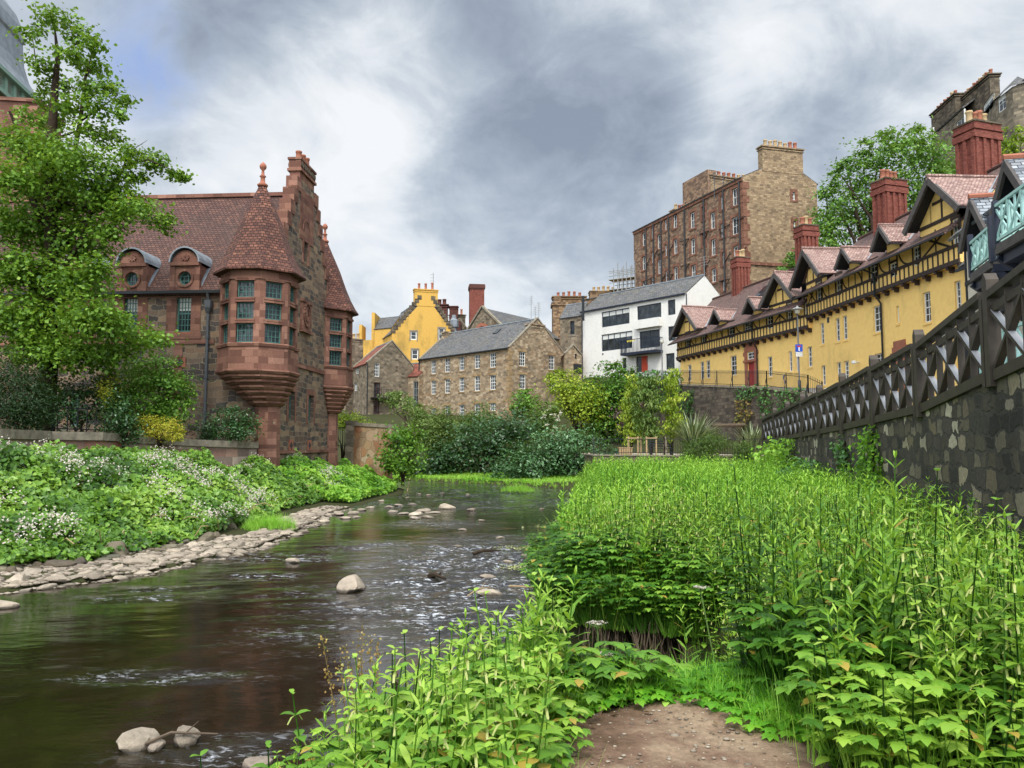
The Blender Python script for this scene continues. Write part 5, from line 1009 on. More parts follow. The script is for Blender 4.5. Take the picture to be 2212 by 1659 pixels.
for px, py, w_, d_, z0, z1, k in ((1601, 590, 1.25, 1.0, 12.6, 18.5, 1), (1746, 540, 1.35, 1.1, 13, 18.7, 4)):
    a = pl.px(px, 650, -4.05)[0]; a = min(a, pl.L + .4); q = pl.at(a, 0, -4.05 + (.0)); brick_chimney(b, (q.x, q.y), w_, d_, EYE + z0, EYE + z1, ang(pl.u) + PI / 2, 3, k)
mb = MB(); q = pl.px(*cr(4, 1397, 1100), -1.8); p = pl.at(q[0], q[1] + .12, -1.8); mb.beam(p - Z * .5 + pl.n * .5, p + Z * .5 - pl.n * .5, .8, .1, Z + pl.n); mb.build('skylight', M['glass'], b)
# near half
TRp = Plane((22.95, 58.3), (24.08, 40.1))
lows = [R(6, *r) for r in ((333, 762, 370, 962), (473, 718, 515, 935), (540, 697, 583, 920), (822, 605, 895, 850), (1035, 607, 1060, 770), (1282, 478, 1352, 760), (1575, 375, 1632, 660), (222, 985, 260, 1170), (347, 1155, 383, 1340), (485, 1125, 527, 1330), (553, 1113, 598, 1290), (838, 1045, 908, 1200), (1590, 980, 1625, 1200))]
lows = [r for r in lows if TRp.rect(r)[0] > .15 and TRp.rect(r)[2] < TRp.L - .1]
tims = [R(6, *r) for r in ((303, 385, 345, 577), (483, 312, 527, 513), (795, 185, 858, 405), (980, 210, 1040, 335), (1195, 60, 1250, 235))] + [R(5, 1558, 1400, 1612, 1640)]
gb = [(1.25, 2.4, EYE + 12.35, EYE + 14.75, .85, 'big'), (7.3, 1.0, EYE + 12.1, EYE + 13.25, .9, 'small'), (12.0, 1.0, EYE + 12.15, EYE + 13.4, .9, 'small'), (16.9, 2.4, EYE + 12.4, EYE + 14.75, .8, 'big')]
d6 = R(6, 1046, 1037, 1112, 1400)
b, pl, lo, dr, ti = terrace('terrace_house', 'near half of the yellow terrace, with the highest jetty and tallest gable', (22.95, 58.3), (24.08, 40.1), jR, 0, EYE - .5, lows, tims, gb, [d6], [TRp.px(1912, 800)[0]], rz_=15.75)
doorway(b, pl, dr[0])
mb = MB(); q = pl.px(*cr(6, 408, 738)); pl.box(mb, q[0] - .16, q[1] - .2, q[0] + .16, q[1] + .2, -.02, .02); mb.build('vent', M['black_frame'], b)
mb = MB(); q = pl.px(*cr(6, 690, 1125)); mb.tube([pl.at(*q, 0), pl.at(*q, .3)], .05, 6); mb.lathe(pl.at(q[0], q[1] - .14, .34), [(.1, 0), (.16, .06), (.16, .2), (.05, .24)], 10); mb.build('wall_camera', M['white_frame'], b)
for px, w_, d_, z1, k in ((1924, 1.75, 1.2, 18.85, 7), (2121, 1.9, 1.25, 18.9, 9)):
    a = pl.px(px, 500, -4.0)[0]; q = pl.at(a, 0, -4.0); brick_chimney(b, (q.x, q.y), w_, d_, EYE + 13, EYE + z1, ang(pl.u) + PI / 2 + .25, 4, k, True)
# cream house continuing the row
CP_ = Plane((24.1, 40.05), (24.4, 34.5)); b = empty('cream_house', (24.4, 34.5, EYE), 'cream harled house wall between the yellow terrace and the turquoise balconies', 'building')
mb = MB(); wall(mb, CP_, [(0, EYE - 1), (CP_.L, EYE - 1), (CP_.L, EYE + 10.2), (0, EYE + 9.4)], [], .2)
for x in (0, CP_.L): mb.quad(CP_.at(x, EYE - 1), CP_.at(x, EYE - 1, -7), CP_.at(x, EYE + 10, -7), CP_.at(x, EYE + 9.6))
mb.build('wall', M['cream_render'], b)
mb = MB(); roof_slab(mb, CP_.at(.05, EYE + 9.3, .6), CP_.at(CP_.L, EYE + 10.1, .6), CP_.at(CP_.L, EYE + 14.4, -4), CP_.at(.05, EYE + 14, -4), .14); mb.build('roof', M['slate'], b)
mb = MB(); mb.tube([CP_.at(.16, EYE + 9.2, .12), CP_.at(.16, EYE, .12)], .08, 6); CP_.box(mb, 0, EYE + 9.05, CP_.L, EYE + 9.2, .6, .72); mb.build('downpipe', M['dark_iron'], b)
c = W(2107, 690, 36); mb = MB(); zr_ = W(2107, 670, 36).z; u_ = Vector((1, -.15, 0)).normalized()
roof_slab(mb, c - u_ * .55 + Vector((0, -.7, -.6)), c + u_ * .5 + Vector((0, -.7, -.6)), c + u_ * .5 + Z * (zr_ - c.z), c - u_ * .55 + Z * (zr_ - c.z), .1); mb.beam(c - u_ * .6 + Z * (zr_ - c.z + .05), c + u_ * .55 + Z * (zr_ - c.z + .05), .22, .14, mi=1)
mb.box((c.x, c.y + .2, EYE), .95, .9, zr_ - EYE - .25, 0, 2); mb.build('porch_roof', [M['slate'], M['red_stone'], M['black_timber']], b)
# dark timbered house with turquoise balconies, nearest on the right
HU = Vector((.2, .98, 0)).normalized(); H0 = Vector((20.35, 34.0, 0)); H1 = H0 - HU * 13.5; HP = Plane(H0, H1); b = empty('balcony_house', (H0.x, H0.y, EYE), 'black and cream timbered house with slate gables and pale turquoise cross braced balconies', 'building')
mb = MB(); zE = EYE + 9.2; wall(mb, HP, [(0, EYE + 5.6), (HP.L, EYE + 5.6), (HP.L, zE), (0, zE)], [], .2)
mb.quad(HP.at(0, EYE + 5.6, -8), HP.at(0, EYE + 5.6), HP.at(0, zE), HP.at(0, zE, -8)); mb.quad(HP.at(0, EYE + 5.6, -8), HP.at(HP.L, EYE + 5.6, -8), HP.at(HP.L, EYE + 5.6), HP.at(0, EYE + 5.6))
mb.build('wall', M['cream_render'], b)
mb = MB(); FZ = EYE + 5.85
for a in np.arange(.1, HP.L, 1.3): HP.box(mb, a - .07, FZ, a + .07, zE, -.05, .05)
for z in (FZ + .1, FZ + 1.3, zE - .15): HP.box(mb, 0, z - .09, HP.L, z + .09, -.05, .062)
for a in (1.0, 3.8, 7.0, 9.6):
    HP.bar(mb, (a, FZ + 1.4), (a + 1.1, zE - .2), .14, -.05, .045)
HP.box(mb, 4.2, EYE - 1, HP.L, FZ - .3, -8, -2.2); HP.box(mb, 0, FZ - .55, HP.L, FZ - .3, -.3, .03); mb.build('timber_frame', M['black_timber'], b)
def slate_gable(ac, hw, zf, za, ov, back):
    mb = MB(); k = .14
    for s_ in (-1, 1): roof_slab(mb, HP.at(ac + s_ * hw, zf, ov), HP.at(ac + s_ * hw, zf, -back), HP.at(ac, za, -back), HP.at(ac, za, ov), k)
    g = mb.build('gable_roof', M['slate_pale'], b); mb = MB(); mb.tube([HP.at(ac, za + .04, ov + .02), HP.at(ac, za + .04, -back)], .12, 6); mb.build('ridge_tiles', M['red_stone'], g)
    mb = MB(); 
    for s_ in (-1, 1): mb.beam(HP.at(ac + s_ * (hw + .05), zf - .2, ov - .05), HP.at(ac, za - .22, ov - .05), .12, .3)
    mb.build('bargeboard', M['bargeboard'], g)
    mb = MB()
    for s_ in (-1, 1): roof_slab(mb, HP.at(ac + s_ * (hw - .02), zf - .17, ov - .1), HP.at(ac + s_ * (hw - .02), zf - .17, -.2), HP.at(ac, za - .17, -.2), HP.at(ac, za - .17, ov - .1), .05)
    mb.build('soffit', M['black_timber'], g)
    mb = MB(); wall(mb, HP, [(ac - hw + .4, zE - .6), (ac + hw - .4, zE - .6), (ac + hw - .4, zf + .1), (ac, za - .3), (ac - hw + .4, zf + .1)], [], .1, 0, .06); o = mb.build('gable_wall', M['cream_render'], g)
    mb = MB(); HP.box(mb, ac - hw + .3, zf - .1, ac + hw - .3, zf + .1, .05, .13); HP.bar(mb, (ac - hw * .5, zf), (ac, za - .5), .14, .05, .12); HP.bar(mb, (ac + hw * .5, zf), (ac, za - .5), .14, .05, .115); HP.box(mb, ac - .07, zf, ac + .07, za - .4, .05, .11); mb.build('gable_timber', M['black_timber'], o)
a5 = HP.px(2093, 427, .9)[0]; z5 = HP.px(2093, 427, .9)[1]; slate_gable(a5, 1.35, z5 - 1.75, z5, .9, 4)
a6 = HP.px(2167, 343, 1.2)[0]; z6 = HP.px(2167, 343, 1.2)[1]; slate_gable(a6, 2.3, z6 - 2.7, z6, 1.2, 6)
mb = MB(); roof_slab(mb, HP.at(0, zE, .7), HP.at(HP.L, zE, .7), HP.at(HP.L, zE + 3.6, -3.6), HP.at(0, zE + 3.6, -3.6), .14); mb.build('roof', M['slate_pale'], b)
def cross_panel(mb, p, q, h, t=.055):
    "turquoise rail with posts and crossed boards between p and q"
    d = (q - p); L = d.length; n = max(1, round(L / .95)); up = Z * h
    mb.beam(p + up, q + up, .1, .09); mb.beam(p + Z * .05, q + Z * .05, .08, .09)
    for i in range(n + 1): r_ = p + d * (i / n); mb.beam(r_ + Z * .0, r_ + up, .08, .08, d)
    for i in range(n):
        r0, r1 = p + d * (i / n), p + d * ((i + 1) / n); mb.beam(r0 + Z * .08, r1 + up - Z * .06, .05, .07); mb.beam(r1 + Z * .08, r0 + up - Z * .06, .045, .07); m_ = (r0 + r1) / 2; mb.beam(m_ + Z * .05, m_ + up, .06, .06, d)
def balcony(pts, z, hgt=1.05, posts=True, roofz=None):
    poly = [Vector((x, y, z)) for x, y in pts]; mb = MB(); mb.prism([p - Z * .12 for p in poly], Z * .10); cx_ = sum(poly, Vector()) / 4; mb.prism([p.lerp(cx_, .06) - Z * .62 for p in poly], Z * .5); o = mb.build('balcony', M['navy'], b)
    mb = MB()
    for p, q in zip(poly[:-1], poly[1:-1] if False else poly[1:]): pass
    for p, q in zip(poly[:3], poly[1:3] + [poly[3]]): mb.beam(p - Z * .14, q - Z * .14, .14, .30)
    mb.build('edge_beam', M['bargeboard'], o)
    mb = MB()
    for p, q in zip(poly[:3], poly[1:4]): cross_panel(mb, p + Z * .12, q + Z * .12, hgt)
    mb.build('cross_rail', M['turquoise'], o)
    mb = MB()
    for p in poly[1:3]: mb = MB(); mb.beam(p - Z * .1, Vector((p.x, p.y, roofz or z + 1.45)), .16, .16, HU); mb.build('corner_post', M['navy'], o)
    for p, w_ in ((poly[1], poly[0]), (poly[2], poly[3])): mb = MB(); mb.beam(p - Z * .35, Vector((w_.x, w_.y, z - 2.3)), .16, .2); mb.beam(w_ - Z * .3, p - Z * .3, .18, .25); mb.build('bracket', M['navy'], o)
q0, q1, q2 = W(2099, 592, 27.2), W(2144, 561, 24.9), W(2178, 539, 23.4)
zb_ = (q0.z + q1.z) / 2
def onw(p): a = (Vector((p.x, p.y, 0)) - HP.P).dot(HP.u); r_ = HP.at(a, 0); return r_.x, r_.y
balcony([onw(q0), (q0.x, q0.y), (q1.x, q1.y), onw(q1)], zb_, 1.0)
q3 = W(2178, 538, 23.9); q4 = q3 - HU * 6.5; q3b = q3 + Vector((-.25, 0, 0))
balcony([onw(q3), (q3.x - .35, q3.y), (q4.x - .35, q4.y), onw(q4)], q3.z + .1, 1.15)
q0 = W(2118, 770, 24.5); q1 = q0 - HU * 4.5; mb = MB(); cross_panel(mb, Vector((q0.x, q0.y, EYE + 2.2)), Vector((q1.x, q1.y, EYE + 2.2)), 1.2); mb.build('lower_cross_rail', M['turquoise'], b)

# ---------------------------------------------------------------- walls, fences, railings
def rwall(name, pts, tops, bots, mat, label, th=.4, cop=None, coph=.16, cat='stone wall', over=.06):
    "standing wall along pts (outer face on the right-hand normal), with its coping as a part"
    b = empty(name, (pts[0][0], pts[0][1], bots[0]), label, cat); mb = MB(); mc = MB()
    for i in range(len(pts) - 1):
        pl = Plane(pts[i], pts[i + 1]); q = [pl.at(0, bots[i]), pl.at(pl.L, bots[i + 1]), pl.at(pl.L, tops[i + 1]), pl.at(0, tops[i])]; p2 = [p - pl.n * th for p in q]
        mb.hexa([q[0], q[1], p2[1], p2[0], q[3], q[2], p2[2], p2[3]])
        if cop:
            o_ = pl.n * over; i_ = pl.n * (th + over); e = pl.u * .02; q = [pl.at(0, tops[i] + .003) - e + o_, pl.at(pl.L, tops[i + 1] + .003) + e + o_, pl.at(pl.L, tops[i + 1] + .003) + e - i_, pl.at(0, tops[i] + .003) - e - i_]
            mc.hexa(q + [p + Z * coph for p in q])
    mb.build('wall', M[mat], b)
    if cop: mc.build('coping', M[cop], b)
    return b
RW = [(6.5, 86), (13.7, 79), (19.05, 57.3), (20, 51.8), (21.6, 49.6)]; RT = [EYE + 6.4, EYE + 6.2, EYE + 4.1, EYE + 3.3, EYE + 2.5]
rwall('retaining_wall', RW, RT, [1.5] * 5, 'retain', 'dark stone retaining wall holding up the street below the yellow terrace', .6, 'coping', .14)
def railing(name, pts, tops, h, sp, label, stays=False, thick=.018, spear=True, mat='dark_iron', rails=(.12, .9)):
    b = empty(name, (pts[0][0], pts[0][1], tops[0]), label, 'railing'); mb = MB(); mr = MB(); ms = MB()
    for i in range(len(pts) - 1):
        p, q = Vector((*pts[i], tops[i])), Vector((*pts[i + 1], tops[i + 1])); d = q - p; n = max(1, int(d.length / sp))
        for k in range(n):
            r_ = p + d * ((k + .5) / n); mb.box(r_, thick, thick, h - (.0 if spear else .1))
            if spear: mb.add([r_ + Vector((x, y, h)) for x, y in ((-.02, -.02), (.02, -.02), (.02, .02), (-.02, .02))] + [r_ + Z * (h + .12)], ((0, 1, 4), (1, 2, 4), (2, 3, 4), (3, 0, 4)))
        for f in rails: mr.beam(p + Z * h * f, q + Z * h * f, .035, .035)
        m_ = max(1, int(d.length / 2.3)); nn = Vector((d.y, -d.x, 0)).normalized()
        for k in range(m_ + 1):
            r_ = p + d * (k / m_); ms = MB(); ms.box(r_, .06, .06, h + .05)
            if stays: ms.tube([r_ + Z * h * .75, r_ + nn * .28 - Z * .5], .022, 5)
            ms.build('post', M[mat], b)
    mb.build('bars', M[mat], b); mr.build('rails', M[mat], b); return b
railing('street_railing', RW[1:4] + [(20.6, 50.9)], [z + .14 for z in RT[1:4]] + [EYE + 2.9], 1.2, .15, 'black spear topped iron railing along the street edge in front of the yellow terrace', True)
p0, p1 = TRp.at(9.2, 0, 1.3), TRp.at(12.6, 0, 1.3); railing('street_railing', [(p0.x, p0.y), (p1.x, p1.y)], [EYE + 3.1, EYE + 2.5], 1.3, .16, 'short black railing guarding the windows at the foot of the yellow terrace')
# low garden wall and its railing
GWp = [(4.9, 46.3), (9, 45.4), (13.4, 44.4), (16.2, 44.4)]
rwall('garden_wall', [(4.7, 50)] + GWp, [2.02, 2.02, 2.0, 2.0, 1.95], [.2] * 5, 'garden_wall', 'low brown rubble garden wall across the river bank', .45, 'coping', .07)
railing('garden_railing', [(x, y + .2) for x, y in GWp[:3]] + [(16.6, 44.8)], [2.08, 2.08, 2.06, 2.1], 1.05, .14, 'thin iron railing standing on the low garden wall', thick=.016, spear=False)
# right hand wall under the timber fence
def FX(z): return 4.3 + .2161 * z
def FB(z): return EYE + float(np.interp(z, [0, 4, 7.2, 10.39, 13.58, 20, 30, 38.6], [1.8, 1.45, 1.2, .9, .6, .42, .25, .12]))
FZs = [38.9, 34.2, 30.2, 26.5, 23.26, 20.0, 16.76, 13.58, 10.39, 7.2, 4.0]
pts = [(FX(z), z) for z in FZs + [0, -3]]; rwall('river_wall', pts, [FB(z) - .05 for z in FZs + [0, -3]], [.2] * 13, 'black_rubble', 'tall soot blackened rubble wall with scattered pale stones below the timber fence', 1.0, None)
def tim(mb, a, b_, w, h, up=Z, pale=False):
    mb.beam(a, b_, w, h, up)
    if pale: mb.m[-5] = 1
fd = Vector((.2161, 1, 0)).normalized(); fn = Vector((-fd.y, fd.x, 0))
bf = empty('timber_fence', (FX(10.39), 10.39, FB(10.39)), 'dark brown timber fence of crossed boards running along the top of the blackened wall', 'fence')
for z in FZs:
    p = Vector((FX(z), z, FB(z) - .12)); zt = FB(z) + 1.34; mb = MB(); s_ = .085
    for off, w_, top in ((0, .16, 0), (.17, .10, -.24)):
        q = p + fd * off; mb.box(q, w_ if True else 0, .16, zt + top - p.z, math.atan2(fd.y, fd.x)); c_ = Vector((q.x, q.y, zt + top)); e = fd * w_ / 2; n = fn * .08
        mb.add([c_ - e - n, c_ + e - n, c_ + e + n, c_ - e + n, c_ - e + Z * .12, c_ + e + Z * .12], ((0, 1, 5, 4), (2, 3, 4, 5), (1, 2, 5), (3, 0, 4))) if False else mb.add([c_ - e - n, c_ + e - n, c_ + e + n, c_ - e + n, c_ - n + Z * .10, c_ + n + Z * .10], ((0, 1, 4), (1, 2, 5, 4), (2, 3, 5), (3, 0, 4, 5)))
    mb.build('post', M['fence_dark'], bf)
for z1, z0 in zip(FZs[1:], FZs[:-1]):
    P, Q = Vector((FX(z1), z1, FB(z1))) + fd * .22, Vector((FX(z0), z0, FB(z0))) - fd * .08; d = Q - P; mb = MB()
    # the panel keeps its own slope; its near end stands a little higher than the next
    tim(mb, P + Z * 1.17, Q + Z * 1.13, .17, .10); tim(mb, P + Z * .95, Q + Z * .93, .07, .10); tim(mb, P + Z * .03, Q + Z * .03, .10, .15); mb.build('rail', M['fence_dark'], bf)
    mb = MB(); n = 3
    for i in range(n):
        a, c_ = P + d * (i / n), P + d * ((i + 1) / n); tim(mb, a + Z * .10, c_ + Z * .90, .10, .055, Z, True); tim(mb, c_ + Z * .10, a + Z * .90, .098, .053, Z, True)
        for f in (.5,) + ((1,) if i < n - 1 else ()):
            r_ = a + (c_ - a) * f; tim(mb, r_ + Z * (.10 if f == 1 else .10), r_ + Z * 1.1, .09, .038, fd)
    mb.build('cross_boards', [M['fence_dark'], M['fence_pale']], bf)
# river wall on the left with its coping, railing
LW = [(W(555, 955, 35.3), EYE + .12), (W(425, 946, 32.3), EYE + .22), (W(300, 940, 29.6), EYE + .34), (W(262, 936, 28.7), EYE + .40), (W(218, 933, 27.2), EYE + .44), (W(105, 930, 25.6), EYE + .45), (W(104, 929, 24.9), EYE + .45), (W(0, 925, 22), EYE + .46), (W(-700, 900, 14), EYE + .5)]
pts = [(p.x, p.y) for p, z in LW][::-1]; rwall('left_bank_wall', pts, [z - .3 for p, z in LW][::-1], [1.0] * len(LW), 'river_wall', 'pink and grey ashlar river wall with a lichened coping in front of the hall garden', .5, 'coping', .28, over=.09)
pts = [W(x, 930, y) for x, y in ((108, 27.0), (232, 29.2))]; railing('garden_railing', [(p.x - .1, p.y + .3) for p in pts], [EYE + .45, EYE + .42], .98, .34, 'dark iron railing on the left river wall under the trees', thick=.03, spear=False)
M['lichen'] = rubble('lichened orange rubble', [srgb('8d7a62'), srgb('a98f6e'), srgb('b08a66'), srgb('9a6f52'), srgb('c2b295')], srgb('a3937a'), 2.2, .9, .05, srgb('7a4a32'), .8, streak=True)
# old wall, pier and iron gate beyond the hall
p0, p1 = W(*cr(3, 197, 1180), 48.5), W(*cr(3, 470, 1190), 47)
rwall('ruined_wall', [(p0.x, p0.y), (p1.x, p1.y)], [W(0, *(cr(3, 200, 1190)[1:]), 48.5).z, W(0, *(cr(3, 480, 1195)[1:]), 47).z - .1], [1.0, .6], 'lichen', 'orange lichened rubble wall end with a rough coping near the water', .5, 'coping', .2) if 'lichen' in M else None
mb = MB(); q = W(*cr(3, 218, 1200), 48.6); mb.box((q.x, q.y, 1.2), .62, .62, W(0, *(cr(3, 218, 1178)[1:]), 48.6).z - 1.2); mb.box((q.x, q.y, W(0, *(cr(3, 218, 1178)[1:]), 48.6).z), .72, .72, .18)
o = empty('gate_pier', (q.x, q.y, 1.2), 'square stone gate pier beside the iron gate at the hall corner', 'pier'); mb.build('shaft', M['cottage'], o)
pts = [W(x, 940, 48.4) for x in (713, 759)]; railing('iron_gate', [(p.x, p.y) for p in pts], [EYE - .25] * 2, 1.45, .12, 'black iron gate between the hall corner and the stone pier', thick=.02, spear=False)
# ---------------------------------------------------------------- street lamps, sign
def lamp(px, Y, ytop, zg, label, sign=False, shade=.34):
    p = W(px, ytop, Y); b = empty('street_lamp', (p.x, p.y, zg), label, 'street lamp', 'lamps along the lane'); mb = MB(); q = Vector((p.x, p.y, zg))
    mb.lathe(q, [(.11, 0), (.11, 1.0), (.06, 1.05), (.05, p.z - zg - .45)], 10); mb.build('pole', M['pole_grey'], b, True)
    mb = MB(); mb.lathe(Vector((p.x, p.y, p.z - .46)), [(.06, 0), (.17, .06), (.2, .34), (.18, .36)], 12); mb.build('globe', plain('pale lamp glass', (.6, .58, .5), .3, .4, .05), b, True)
    mb = MB(); mb.lathe(Vector((p.x, p.y, p.z - .12)), [(shade, -.03), (shade, .0), (shade * .55, .08), (.07, .13), (.07, .22), (.02, .24)], 16); mb.build('shade', M['pale_pole'], b, True); return b, q
lb, lq = lamp(1722, 53, 664, EYE + 3.4, 'grey street lamp carrying the blue dead end sign in front of the yellow terrace', shade=.42)
lamp(2041, 28, 703, EYE + 1.1, 'low street lamp with a wide flat shade showing just above the timber fence', shade=.42)
lamp(1429.5, 74, 732, EYE + 5.6, 'slim pale lamp post in front of the white house door', shade=.2)
pl = Plane((lq.x - 1, lq.y - .12), (lq.x + 1, lq.y - .12)); r_ = pl.rect(R(6, 104, 962, 171, 1030)); sg = MB(); pl.box(sg, *r_, -.01, .02); so_ = sg.build('road_sign', plain('blue sign face', srgb('1f4fb0'), .4, .4, .03, bmp=0), lb)
a0, b0, a1, b1 = r_; sw, sh_ = a1 - a0, b1 - b0; mb = MB(); pl.box(mb, a0 + sw * .43, b0 + sh_ * .1, a0 + sw * .57, b0 + sh_ * .62, .02, .024); mb.build('white_stem', M['white_frame'], so_)
mb = MB(); pl.box(mb, a0 + sw * .22, b0 + sh_ * .64, a0 + sw * .78, b0 + sh_ * .82, .02, .024); mb.build('red_bar', plain('red sign paint', srgb('b5202a'), .4), so_)
r2 = pl.rect(R(6, 108, 1034, 171, 1074)); sg = MB(); pl.box(sg, *r2, -.01, .02); s2 = sg.build('plate', M['white_frame'], lb)
for i, tx in enumerate(('EXCEPT', 'CYCLES')):
    cu = bpy.data.curves.new('lettering', 'FONT'); cu.body = tx; cu.size = .16; cu.align_x = 'CENTER'; cu.align_y = 'CENTER'; cu.extrude = .001; cu.materials.append(M['dark_iron']); t_ = bpy.data.objects.new('lettering', cu); COL.objects.link(t_)
    me = bpy.data.meshes.new_from_object(t_.evaluated_get(bpy.context.evaluated_depsgraph_get())); bpy.data.objects.remove(t_); o = link('lettering', me, s2); q = pl.at((r2[0] + r2[2]) / 2, r2[3] - (.28 + .44 * i) * (r2[3] - r2[1]), .0225); o.location = q; o.rotation_euler = (PI / 2, 0, 0)
# ---------------------------------------------------------------- tenement on the skyline, top right
def q5(x, y, Y): return W(*cr(5, x, y), Y)
U0, U1 = q5(1370, 600, 115), q5(2320, 600, 90); UP = Plane((U0.x, U0.y), (U1.x, U1.y)); b = empty('hilltop_tenement', (U0.x, U0.y, EYE + 14), 'grey brown stone tenement with bay window and crowded chimney stacks high on the hill', 'building')
P5 = lambda x, y, c=0: UP.px(*cr(5, x, y), c)
ws = [R(5, 1587, 482, 1662, 610), R(5, 1993, 523, 2060, 700)]; hs = [UP.rect(w_) for w_ in ws]
t0, t1, t2, t3, t4, t5 = P5(1388, 545), P5(1650, 388), P5(1665, 370), P5(1800, 300), P5(2110, 215), P5(2310, 190); zb_ = EYE + 14
mb = MB(); wall(mb, UP, [(t0[0], zb_), (t5[0], zb_), (t5[0], t4[1]), (t2[0], t4[1] - .3), (t1[0], t1[1]), (t0[0], t1[1] - .2)], hs, .25)
mb.quad(UP.at(t0[0], zb_, -12), UP.at(t0[0], zb_), UP.at(t0[0], t1[1]), UP.at(t0[0], t1[1], -12))
q = P5(1265, 655); wall(mb, UP, [(q[0], zb_), (t0[0], zb_), (t0[0], P5(1385, 590)[1]), (q[0], P5(1385, 590)[1])], [], .2, 0, -1.5)
a1_, a2_, a3_ = P5(1800, 300)[0], P5(1945, 300, 1.4)[0], P5(2112, 300, 1.4)[0]; zt_ = P5(2050, 228, 1.4)[1]
for (x0, c0), (x1, c1), w_ in (((a1_, 0), (a2_, 1.4), (1835, 290, 1930, 430)), ((a2_, 1.4), (a3_, 1.4), (1970, 262, 2045, 410)), ((a3_, 1.4), (a3_ + 1.2, 0), None)):
    p_ = Plane(UP.at(x0, 0, c0), UP.at(x1, 0, c1)); h_ = [p_.rect(R(5, *w_))] if w_ else []; wall(mb, p_, [(0, zb_), (p_.L, zb_), (p_.L, zt_), (0, zt_)], h_, .2)
    if h_: window(b, p_, h_[0], M['white_frame'], 2, 2, .15, .14, .07, blind=.3)
mb.build('wall', M['grey_tenement'], b)
for h_ in hs: window(b, UP, h_, M['white_frame'], 2, 2, .18, .14, .07)
mb = MB(); rz_ = t4[1] + 3.2
roof_slab(mb, UP.at(t0[0] - .2, t1[1] - .1, .3), UP.at(t1[0] + .3, t1[1] + .1, .3), UP.at(t1[0] + .3, t1[1] + 4, -5), UP.at(t0[0] + .2, t1[1] + 4, -5), .2); roof_slab(mb, UP.at(t2[0] - .1, t4[1] - .2, .3), UP.at(t5[0], t4[1] + .1, .3), UP.at(t5[0], rz_, -4), UP.at(t2[0], rz_, -4), .2)
m_ = UP.at((a2_ + a3_) / 2, zt_ + 2.2, -.4); pts = [UP.at(a1_ - .2, zt_, .2), UP.at(a2_ - .1, zt_, 1.65), UP.at(a3_ + .1, zt_, 1.65), UP.at(a3_ + 1.3, zt_, .2)]; mb.add(pts + [m_], ((0, 1, 4), (1, 2, 4), (2, 3, 4)))
mb.build('roof', [M['slate']], b)
for x0, x1, yt, n_, sd_, c_ in ((1392, 1622, 350, 6, 3, -1.2), (1662, 1955, 185, 13, 4, -2.2)):
    p_, q_ = P5(x0, 400, c_), P5(x1, 400, c_); cc = UP.at((p_[0] + q_[0]) / 2, 0, c_); stack(b, (cc.x, cc.y), q_[0] - p_[0], 1.3, t1[1] - 3, P5((x0 + x1) / 2, yt, c_)[1], ang(UP.u), 'soot_stone', n_, 'x', MIX, ph=1.0, pr=.24, cap=.25, seed=sd_)
for x, y0, y1 in ((2130, 215, 800), (1668, 390, 570), (1380, 560, 660)):
    mb = MB(); p_ = P5(x, y0, .2); q_ = P5(x, y1, .2); mb.tube([UP.at(p_[0], p_[1], .25), UP.at(p_[0], q_[1], .25)], .12, 6); mb.build('downpipe', M['white_frame'], b)
